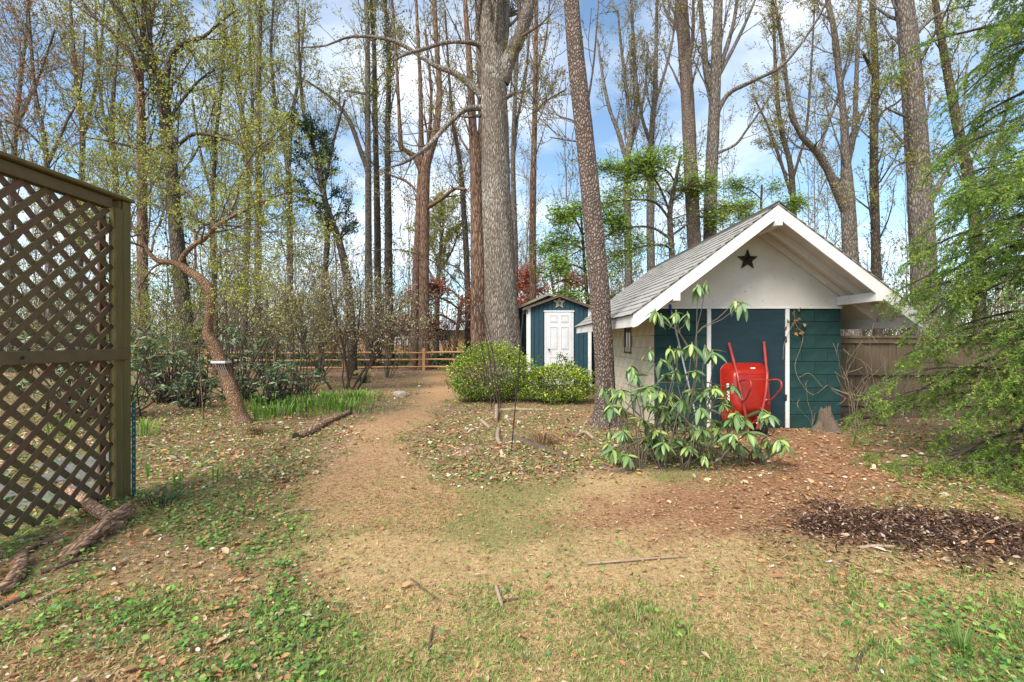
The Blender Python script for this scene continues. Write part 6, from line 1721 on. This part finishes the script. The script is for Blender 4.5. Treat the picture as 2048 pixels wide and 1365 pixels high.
log('stick', 'long dark bent stick below the shredded limb', [(80, 1150, 8, 0), (120, 1136, 9, 0), (160, 1123, 9, 0), (205, 1119, 6, 0)], M['dead_dark'], 155, 'stick', sides=8)
log('stick', 'pale straight stick at the lower left below the dark bent one', [(60, 1215, 9, 0), (95, 1197, 10, 0), (135, 1175, 8, 0)], M['stick'], 156, 'stick', sides=8)
log('stick', 'pale thin stick reaching the left frame edge', [(-5, 1222, 11, 0), (30, 1205, 11, 0), (62, 1192, 8, 0)], M['dead_dark'], 157, 'stick', sides=8)
log('stick', 'long thin straight twig lying across the middle of the lawn', [(1175, 1130, 4, .01), (1240, 1127, 4, .01), (1310, 1122, 4, .01), (1375, 1117, 2, .01)], M['stick'], 158, 'stick', sides=7)
log('stick', 'thick short twig of the little pair on the front lawn', [(992, 1168, 7, 0), (998, 1188, 8, 0), (1005, 1210, 7, 0)], M['stick'], 159, 'stick', sides=8)
log('stick', 'stub pointing right from the little pair of twigs on the front lawn', [(1006, 1200, 5, .01), (1022, 1196, 6, 0), (1036, 1193, 5, 0)], M['dead_dark'], 160, 'stick', sides=8)
log('stick', 'slanting thin twig on the straw left of the little pair', [(822, 1153, 4, 0), (845, 1172, 5, 0), (880, 1197, 4, 0)], M['dead_dark'], 161, 'stick', sides=7)
log('stick', 'twig slanting down right near the bottom centre', [(1205, 1245, 5, 0), (1240, 1275, 6, 0), (1290, 1310, 5, 0)], M['dead_dark'], 162, 'stick', sides=7)
log('stick', 'thin pale twig on bare ground right of the lattice post', [(550, 1032, 4, 0), (590, 1020, 5, 0), (632, 1018, 4, 0)], M['stick'], 163, 'stick', sides=7)
log('stick', 'dark curved twig lying on the crumbs of bark at lower right', [(1712, 1350, 6, 0), (1718, 1320, 8, 0), (1735, 1300, 6, 0), (1760, 1288, 4, 0)], M['dead_dark'], 164, 'stick', sides=7)
log('stick', 'bleached twig on the chips left of the dark mulch', [(1718, 1122, 6, 0), (1750, 1122, 7, 0), (1790, 1124, 5, 0)], M['stick'], 165, 'stick', sides=7)
log('stick', 'long curving stem arching over the dark mulch', [(1955, 1118, 3, 0), (1980, 1105, 3, .03), (2020, 1088, 3, .05), (2060, 1075, 3, .05)], M['bark_orange'], 166, 'stick', sides=6)
log('stick', 'long thin stem running to the bottom right corner', [(1880, 1215, 4, 0), (1940, 1250, 4, .01), (2000, 1275, 4, 0), (2060, 1290, 4, 0)], M['dead_wood'], 167, 'stick', sides=6)
log('stick', 'short twig leaning at the bottom edge of the lawn', [(858, 1300, 5, 0), (862, 1270, 5, .01), (868, 1255, 4, .02)], M['dead_dark'], 168, 'stick', sides=7)
log('edging_log', 'rotting grey log half sunk in the litter before the bushes', [(1030, 880, 13, -.02), (1060, 893, 14, -.02), (1095, 905, 13, -.02), (1135, 918, 10, -.02), (1160, 926, 7, -.02)], M['dead_dark'], 169, rough=0.2)
log('stick', 'pale bent root standing by the iron rod', [(997, 862, 8, .0), (995, 875, 9, .0), (997, 888, 9, 0), (1003, 894, 7, 0)], M['stick'], 170, 'stick', sides=8)
log('stick', 'short pale root end left of the bent root', [(962, 843, 7, 0), (970, 850, 8, 0), (980, 858, 5, 0)], M['stick'], 171, 'stick', sides=8)
log('stick', 'pale arched branch on the leaves right of the dry tuft', [(1152, 876, 5, .01), (1170, 871, 8, .02), (1188, 882, 7, 0)], M['stick'], 172, 'stick', sides=8)
log('stick', 'long thin branch along the foot of the bushes', [(1000, 822, 6, 0), (1040, 821, 7, 0), (1085, 821, 5, 0)], M['stick'], 173, 'stick', sides=8)
log('stick', 'upright white stub behind the iron rod', [(992, 845, 7, .02), (993, 835, 8, .06), (993, 824, 7, .10)], M['stick'], 174, 'stick', sides=8)
log('timber', 'old grey timber lying at the foot of the board fence', [(1685, 838, 15, 0), (1720, 838, 15, 0), (1765, 840, 15, 0)], M['dead_dark'], 175, 'timber', sides=8)
log('timber', 'second weathered timber below the first at the board fence', [(1690, 852, 13, 0), (1730, 852, 13, 0), (1772, 853, 12, 0)], M['dead_dark'], 176, 'timber', sides=8)


def stump():
    p = gpx(1655, 862); rg = np.random.default_rng(180)
    t = thing('tree_stump', 'broken grey tree stump at the right corner of the block shed', 'stump', (p[0], p[1], gz(p[0], p[1])))
    n = 26; a = np.arange(n) * 2 * math.pi / n; v = []
    for k, (h, r, dx) in enumerate([(-0.06, 0.34, 0.0), (0.03, 0.27, 0.0), (0.10, 0.19, -0.01), (0.18, 0.145, -0.02), (0.25, 0.12, -0.03), (0.30, 0.10, -0.03), (0.27, 0.06, -0.03), (0.22, 0.01, -0.03)]):
        rr_ = 0.72 * r * (1 + (0.28 if k < 3 else 0.12) * np.sin(4 * a + 1.0) + 0.1 * np.sin(9 * a) + rg.normal(size=n) * 0.05)
        hh = h + (0.05 * np.sin(a * 2 + 0.6) + rg.normal(size=n) * 0.02 if 3 < k < 7 else 0)
        v.append(np.stack([p[0] + dx + rr_ * np.cos(a), p[1] + rr_ * 0.8 * np.sin(a), np.full(n, t.location.z) + hh], -1))
    f = [[s * n + k, s * n + (k + 1) % n, (s + 1) * n + (k + 1) % n, (s + 1) * n + k] for s in range(7) for k in range(n)]
    b = Buf(); b.add(np.vstack(v), f); b.build('bole', paint_mat('stump_wood', (0.17, 0.135, 0.105), (0.055, 0.043, 0.036), 0.95, 0.8, 9.0, (3, 3, 0.7), 1.0, 0.1), t)


stump()
# splintered orange wood at the foot of the leaning tree
t = thing('wood_splinters', 'upright splinters of orange wood at the foot of the leaning trunk', 'splinters', gpx(1228, 852))
for k in range(7):
    a = gpx(1219 + k * 3.4, 853 + (k % 2) * 2); b = Buf(); tubes(b, np.array([a + [0, 0, -0.02], a + [0.01, 0, 0.10], a + [0.015, 0.0, 0.15 + 0.03 * (k % 3)]]), np.array([0.016, 0.013, 0.003]), 5); b.build('splinter', M['bark_orange'], t)


def rock(label, x, y, w, h, seed, mat='rock', group=None):
    p = gpx(x, y); rg = np.random.default_rng(seed); r = w * 0.5 * p[1] / F; hz = h * p[1] / F
    bm = bmesh.new(); bmesh.ops.create_icosphere(bm, subdivisions=2, radius=1.0)
    for v in bm.verts:
        k = 1 + 0.28 * math.sin(v.co.x * 3 + seed) * math.cos(v.co.y * 2.6 + seed * 2) + rg.normal() * 0.05
        v.co = Vector((v.co.x * r * k, v.co.y * r * 0.8 * k, v.co.z * hz * k * 0.6 + hz * 0.25))
    me = bpy.data.meshes.new('rock'); bm.to_mesh(me); bm.free(); me.materials.append(M[mat])
    o = link('rock', me); o.location = (p[0], p[1], gz(p[0], p[1])); tag(o, label, 'rock', group); return o


rock('brownish rock beside the path bend near the daffodils', 800, 793, 24, 16, 190)
rock('small pale rock by the foot of the iron rod', 1038, 848, 10, 8, 191)
rock('grey stone lying behind the charred log', 555, 802, 20, 9, 192)

# flagstones behind the lattice
path_o = bpy.data.objects.new('flagstone_path', None); COL.objects.link(path_o); path_o.location = (-4.0, 3.6, 0); tag(path_o, kind='structure')
rgs = np.random.default_rng(195)
for x, y, r in ((-4.0, 3.25, 0.42), (-3.75, 3.85, 0.36), (-4.45, 3.75, 0.40), (-4.2, 4.45, 0.38), (-3.85, 2.6, 0.40), (-4.7, 3.0, 0.42), (-4.6, 4.9, 0.40), (-5.05, 4.2, 0.35)):
    n = 7; a = np.sort(rgs.random(n) * 0.5 + np.arange(n)) * 2 * math.pi / n
    out = [(x + r * (0.85 + 0.25 * rgs.random()) * math.cos(q), y + r * (0.85 + 0.25 * rgs.random()) * math.sin(q) * 0.85) for q in a]
    prism('flagstone', out, 'z', gz(x, y) - 0.05, gz(x, y) + 0.035, M['stone'], path_o, 0.006)

# dry leaves caught on the door jamb, with a dead vine down the wall
p = px(1590, 652, YW - 0.06); rgd = np.random.default_rng(198)
t = thing('dried_vine', 'withered vine with curled brown leaves hanging on the right door jamb', 'vine', (p[0], p[1], 0.0))
for pts in ([(1588, 620, 2), (1592, 650, 2), (1606, 670, 2), (1600, 700, 2), (1590, 730, 2), (1598, 760, 2), (1625, 790, 2), (1655, 770, 1)], [(1590, 640, 2), (1580, 660, 2), (1568, 690, 1), (1566, 720, 1)], [(1598, 755, 2), (1620, 748, 1), (1645, 775, 1)]):
    LP, LR = limb_path(pts, YW - 0.05, 22, -0.05); b = Buf(); tubes(b, LP, np.maximum(LR * 0.6, 0.003), 5); b.build('stem', M['twig_pale'], t)
for k, (x, y) in enumerate(((1588, 632), (1592, 640), (1580, 648), (1586, 655), (1595, 658), (1602, 661), (1575, 652), (1590, 665), (1604, 670), (1598, 646), (1610, 655), (1600, 625))):
    b = Buf(); leaf_cards(b, rgd, px(x, y, YW - 0.07)[None], np.array([0.085]), np.array([[0.30, 0.15, 0.055] if k % 2 else [0.38, 0.22, 0.10]]), 0.6, 0, None, 0.3); b.build('leaf', M['litter'], t)

# ---------------------------------------------------------------- ground cover (uncountable)
def sample_ground(rg, n, y0, y1, power=1.0, wide=1.22):
    """Points on the ground in and around the view, thinning out with distance."""
    u = rg.random(n); Y = y0 * (y1 / y0) ** (u ** power) if power > 0 else rg.uniform(y0, y1, n)
    X = rg.uniform(-wide, wide, n) * Y
    ok = ~((X > XL - 0.02) & (X < XR + 0.02) & (Y > YW - 0.03) & (Y < YBW)) & ~((X > 0.0) & (X < 2.7) & (Y > 12.75) & (Y < 16.1))
    ok &= ~((Y > 7.74) & (Y < 7.8) & (X > 5))
    return X[ok], Y[ok]


def place(X, Y, lift=0.0):
    return np.stack([X, Y, ground_z(X, Y) + lift], -1)


def grass():
    rg = np.random.default_rng(200); bf = Buf()
    # living and dead blades
    X, Y = sample_ground(rg, 210000, 1.45, 8.0, 1.0)
    path, dirt, mulch, bed, clover, green = regions(X, Y)
    den = np.clip(0.95 - 0.75 * path * smooth(4.2, 5.2, Y) - 0.85 * dirt - 1.0 * mulch - 0.75 * bed - 0.35 * clover, 0.03, 1)
    k = rg.random(len(X)) < den; X, Y, green, path, clover = X[k], Y[k], green[k], path[k], clover[k]
    n = len(X)
    alive = rg.random(n) < np.clip(smooth(0.37, 0.60, green + 0.25 * (vnoise(X, Y, 5.0, 31, 3) - 0.5)) * 0.85 + 0.2 + 0.1 * clover - 0.3 * path, 0.05, 0.9)
    p = place(X, Y, -0.004)
    a = rg.random(n) * 2 * math.pi
    out = np.stack([np.cos(a), np.sin(a), np.zeros(n)], -1); side = np.stack([-np.sin(a), np.cos(a), np.zeros(n)], -1)
    h = np.where(alive, rg.uniform(0.008, 0.026, n) * (1 + 0.9 * smooth(0.5, 0.7, vnoise(X, Y, 4.0, 37, 3))), rg.uniform(0.003, 0.016, n))[:, None]
    rch = np.where(alive, rg.uniform(0.01, 0.035, n), rg.uniform(0.02, 0.06, n))[:, None]
    w = side * (0.0011 + 0.00032 * Y)[:, None]
    mid = p + out * rch * 0.45 + np.array([0, 0, 1]) * h * 0.8; tip = p + out * rch + np.array([0, 0, 1]) * h
    c = np.where(alive[:, None], pick(rg, n, [(0.19, 0.29, 0.06), (0.25, 0.33, 0.08), (0.13, 0.23, 0.05), (0.32, 0.36, 0.12)]), pick(rg, n, [(0.53, 0.385, 0.19), (0.61, 0.465, 0.25), (0.43, 0.285, 0.14), (0.54, 0.43, 0.20)]))
    near = Y < 2.5
    v = np.stack([p - w, p + w, mid + w, mid - w, tip], 1)[near]; m_ = int(near.sum()); i = np.arange(m_)[:, None] * 5
    bf.add(v.reshape(-1, 3), i + [[0, 1, 2, 3]], np.repeat(c[near], 5, axis=0)); bf.f.append(i + [[3, 2, 4]])
    v = np.stack([p - w, p + w, tip], 1)[~near]; m_ = int((~near).sum())                      # farther off, one triangle each
    bf.add(v.reshape(-1, 3), np.arange(m_ * 3).reshape(-1, 3), np.repeat(c[~near], 3, axis=0))
    tag(bf.build('grass', M['leaf'], smooth_=False), 'patchy short lawn grass mixed with dry straw', 'grass', kind='stuff')


def ground_ivy():
    rg = np.random.default_rng(201); bf = Buf()
    X, Y = sample_ground(rg, 155000, 1.45, 17.0, 0.82)
    path, dirt, mulch, bed, clover, green = regions(X, Y)
    pat = vnoise(X, Y, 1.5, 41, 4); pat2 = vnoise(X, Y, 5.0, 43, 2)
    den = smooth(0.38 - 0.06 * bed, 0.58 - 0.10 * bed, pat * 0.45 + pat2 * 0.55) * np.clip(0.95 * clover + 1.0 * bed + 0.05, 0, 1)
    den = den * (1 - 0.96 * path) * (1 - dirt) * (1 - mulch)
    right = smooth(1.3, 2.0, X) * smooth(2.6, 2.2, Y); den = np.maximum(den, 0.5 * right * smooth(0.45, 0.6, pat))
    k = rg.random(len(X)) < den; X, Y = X[k], Y[k]; n = len(X)
    p = place(X, Y, 0.0) + np.array([0, 0, 1]) * (rg.random((n, 1)) ** 1.5 * 0.045 + 0.006)
    a0 = rg.random(n) * 6.28; r = rg.uniform(0.0045, 0.0125, n) * (1 + 0.05 * Y)
    tx, ty = rg.normal(size=n) * 0.32, rg.normal(size=n) * 0.32
    vs = []
    for k_ in range(5):
        a = a0 + k_ * math.pi / 2.5 + 0.12; rad = r * (0.55 if k_ == 0 else 1.0)
        dx, dy = np.cos(a) * rad, np.sin(a) * rad
        vs.append(p + np.stack([dx, dy, dx * tx + dy * ty], -1))
    c = pick(rg, n, [(0.14, 0.28, 0.05), (0.20, 0.36, 0.07), (0.10, 0.21, 0.045), (0.25, 0.40, 0.09), (0.11, 0.22, 0.08)])
    bf.add(np.stack(vs, 1).reshape(-1, 3), np.arange(n * 5).reshape(-1, 5), np.repeat(c, 5, axis=0))
    tag(bf.build('ground_ivy', M['leaf'], smooth_=False), 'creeping round-leaved green ground cover', 'ground cover', kind='stuff')
    # violets in flower
    X = rg.uniform(0.4, 2.2, 60); Y = rg.uniform(4.3, 4.9, 60); p = place(X, Y, 0.05); b = Buf()
    leaf_cards(b, rg, p, np.full(60, 0.016), pick(rg, 60, [(0.22, 0.14, 0.55), (0.30, 0.20, 0.62)]), 0.8)
    tag(b.build('violet_flowers', M['leaf']), 'scattered tiny purple violets before the rhododendron', 'flowers', kind='stuff')


def litter():
    rg = np.random.default_rng(202); bf = Buf()
    PAL = [(0.40, 0.23, 0.11), (0.30, 0.15, 0.075), (0.48, 0.34, 0.21), (0.52, 0.43, 0.33), (0.22, 0.11, 0.06), (0.46, 0.21, 0.09), (0.60, 0.54, 0.46)]
    X, Y = sample_ground(rg, 98000, 1.5, 21.0, 0.8)
    path, dirt, mulch, bed, clover, green = regions(X, Y)
    lump = smooth(0.35, 0.65, vnoise(X, Y, 1.1, 51, 3))
    den = np.clip(0.95 * bed * (0.35 + 0.65 * lump) + 0.38 * clover + 0.05 + 0.25 * dirt * smooth(5.0, 5.8, Y), 0, 1) * (1 - 0.85 * path) * (1 - 0.5 * mulch)
    rightlit = smooth(1.2, 2.2, X - (Y - 3.0) * 0.3) * (1 - mulch) * smooth(2.2, 2.8, Y); den = np.maximum(den, 0.35 * rightlit)
    k = rg.random(len(X)) < den; X, Y = X[k], Y[k]; n = len(X)
    big = rg.random(n) < 0.05
    s = np.where(big, rg.uniform(0.05, 0.09, n), rg.uniform(0.018, 0.05, n)) * (1 + 0.03 * Y)
    s = s * (0.62 + 0.38 * smooth(2.2, 4.5, Y))
    p = place(X, Y, 0.004) + np.array([0, 0, 1]) * rg.random((n, 1)) * 0.018
    cc = pick(rg, n, PAL, 0.22, [0.22, 0.19, 0.2, 0.10, 0.12, 0.13, 0.04])
    cc[(Y < 4.0) & (cc.sum(1) > 1.2) & (rg.random(n) < 0.75)] = (0.36, 0.22, 0.12)
    leaf6(bf, rg, p, s, cc)
    tag(bf.build('leaf_litter', M['litter'], smooth_=False), 'fallen brown and tan leaves over the beds', 'leaf litter', kind='stuff')
    # chips and straw crumbs on the path, dirt and mulch
    b = Buf(); X, Y = sample_ground(rg, 140000, 1.5, 12.0, 0.85)
    path, dirt, mulch, bed, clover, green = regions(X, Y)
    rightlit = smooth(0.9, 2.0, X - (Y - 3.0) * 0.3) * smooth(1.9, 2.5, Y)
    den = np.clip(0.75 * path + 0.8 * dirt + 0.95 * mulch + 0.25 * bed + 0.6 * rightlit + 0.12 + 0.15 * clover, 0, 1); k = rg.random(len(X)) < den
    X, Y, mulch, path = X[k], Y[k], mulch[k], path[k]; n = len(X)
    s = rg.uniform(0.012, 0.045, n); p = place(X, Y, 0.001) + np.array([0, 0, 1]) * rg.random((n, 1)) * 0.008
    dark = rg.random(n) < mulch * 0.68
    c = np.where(dark[:, None], pick(rg, n, [(0.05, 0.028, 0.02), (0.10, 0.055, 0.035), (0.16, 0.10, 0.07), (0.035, 0.022, 0.018)]), pick(rg, n, [(0.32, 0.18, 0.085), (0.40, 0.25, 0.13), (0.24, 0.12, 0.06), (0.46, 0.34, 0.22), (0.30, 0.15, 0.07)]))
    leaf_cards(b, rg, p, s, c, 0.22, 0.85, None, 0.05)
    tag(b.build('bark_chips', M['litter'], smooth_=False), 'brown bark chips and straw on path and mulch', 'mulch', kind='stuff')


def mulch_chips():
    rg = np.random.default_rng(204); b = Buf(); n = 22000
    X = rg.uniform(1.5, 4.6, n); Y = rg.uniform(2.3, 3.8, n)
    k = rg.random(n) < regions(X, Y)[2] ** 1.3; X, Y = X[k], Y[k]; n = len(X)
    lift = 0.05 * smooth(0.45, 0.75, vnoise(X, Y, 5.0, 61, 3))
    p = place(X, Y, 0.0); p[:, 2] += lift * rg.random(n) + 0.002
    leaf6(b, rg, p, rg.uniform(0.012, 0.042, n), pick(rg, n, [(0.05, 0.028, 0.02), (0.11, 0.06, 0.04), (0.20, 0.12, 0.08), (0.03, 0.02, 0.016), (0.42, 0.33, 0.26)], 0.25, [0.3, 0.3, 0.2, 0.12, 0.08]), 0.42, 0.6)
    tag(b.build('mulch', M['litter'], smooth_=False), 'loose dark mulch heaped at the right edge', 'mulch', kind='stuff')


grass(); ground_ivy(); litter(); mulch_chips()


# ---------------------------------------------------------------- large dead leaves one can pick out on the lawn
def big_leaf(label, x, y, L, ang, col, seed, lobed=False, group=None):
    rg = np.random.default_rng(seed); p = gpx(x, y); z = gz(p[0], p[1]) + 0.012
    n = 9; v = []; wmax = L * (0.42 if not lobed else 0.6)
    for k in range(n):
        s = k / (n - 1); w = wmax * 0.5 * math.sin(math.pi * s) ** 0.7
        if lobed: w *= 0.65 + 0.5 * abs(math.sin(s * 9.5))
        lift = 0.10 * L * (s - 0.4) ** 2 * 4
        for q in (-1, -0.5, 0, 0.5, 1):
            v.append(((s - 0.5) * L, q * w, lift + 0.16 * abs(q) ** 1.5 * w * (1 if seed % 2 else 1.6) + rg.normal() * 0.0015))
    f = [[k * 5 + j, k * 5 + j + 1, (k + 1) * 5 + j + 1, (k + 1) * 5 + j] for k in range(n - 1) for j in range(4)]
    c = np.array([col] * len(v)); c[2::5] *= 0.8; c = c * (1 + rg.normal(size=(len(v), 1)) * 0.07)
    b = Buf(); b.add(v, f, c)
    t = thing('dead_leaf', label, 'leaf', (p[0], p[1], z), group); t.rotation_euler = (rg.normal() * 0.15, rg.normal() * 0.15, ang)
    link('blade', b.data('blade', M['litter']), t)
    s_ = Buf(); tubes(s_, np.array([[-0.5 * L, 0, 0.10 * L * 0.64], [-0.62 * L, 0.01, 0.05 * L], [-0.72 * L, 0.03 * L, 0.02 * L]]), np.full(3, 0.0013), 4, col); link('leaf_stalk', s_.data('leaf_stalk', M['litter']), t)


TAN, ORG, PALE, RUST = (0.44, 0.31, 0.20), (0.45, 0.24, 0.11), (0.62, 0.56, 0.48), (0.40, 0.14, 0.06)
for i, (x, y, L, ang, col, lob, lb) in enumerate([
    (432, 1216, .10, .3, ORG, 0, 'large tan-orange dead leaf left of the straw patch, near the bottom left'), (495, 1229, .08, -.2, ORG, 0, 'orange-brown oval dead leaf just right of the larger tan one'),
    (440, 1282, .10, .1, TAN, 1, 'big pale curled dead leaf near the watermark corner'), (492, 1283, .06, 1.2, RUST, 0, 'upright rust dead leaf right of the big curled one'),
    (195, 1152, .09, .7, ORG, 0, 'bright tan dead leaf below the shredded limb'), (135, 1185, .10, .4, RUST, 1, 'rust red dead leaf at the pale straight stick'), (28, 1200, .11, .2, RUST, 1, 'rust red crumpled dead leaf at the left frame edge'),
    (372, 1094, .035, .2, PALE, 0, 'small white dead leaf on green cover left of the lawn'), (486, 1162, .10, .1, PALE, 1, 'ragged whitish dead leaf at the edge of the straw'),
    (1925, 1123, .085, -.1, TAN, 0, 'flat oval tan dead leaf on the dark mulch'), (1980, 1120, .09, .1, ORG, 0, 'flat orange-tan dead leaf right of the oval one on the mulch'), (1866, 1110, .08, .3, PALE, 0, 'cupped white dead leaf on the dark mulch'),
    (1757, 1165, .085, .4, TAN, 1, 'broad lobed tan dead leaf below the chips at right'), (1893, 1150, .09, .9, TAN, 1, 'lobed dead leaf below the mulch, pointing up'), (1660, 1142, .045, .2, PALE, 0, 'small cream dead leaf at the edge of the chips'),
    (1545, 1143, .04, .6, PALE, 0, 'small white dead leaf at the lawn edge right of the long twig'), (1955, 1275, .14, -.9, ORG, 0, 'long yellowish dead leaf lying near the bottom right corner'), (2010, 1235, .10, -.6, TAN, 1, 'branched tan dead leaf at the right frame edge'),
    (1690, 1100, .08, .1, TAN, 1, 'flat tan dead leaf on the chips left of the mulch'), (1362, 1255, .06, -.8, TAN, 0, 'tan curled dead leaf on the bottom centre lawn'), (1640, 1248, .06, .5, ORG, 0, 'orange dead leaf on the grass at lower right'),
    (1665, 1325, .06, -.7, RUST, 0, 'rust dead leaf above the dark bent twig'), (625, 1250, .05, .2, TAN, 0, 'pale tan dead leaf on the grass at lower left centre'), (1445, 990, .05, .4, PALE, 0, 'cream dead leaf at the foot of the rhododendron')]):
    big_leaf(lb.replace('watermark corner', 'bottom left corner'), x, y, L * 0.72, ang, col, 300 + i, bool(lob), 'large dead leaves on the ground')
print('meshes', len(bpy.data.meshes), 'objects', len(bpy.data.objects), 'tris', sum(sum(len(p.vertices) - 2 for p in m.polygons) if len(m.polygons) < 5000 else len(m.loops) - 2 * len(m.polygons) for m in bpy.data.meshes))
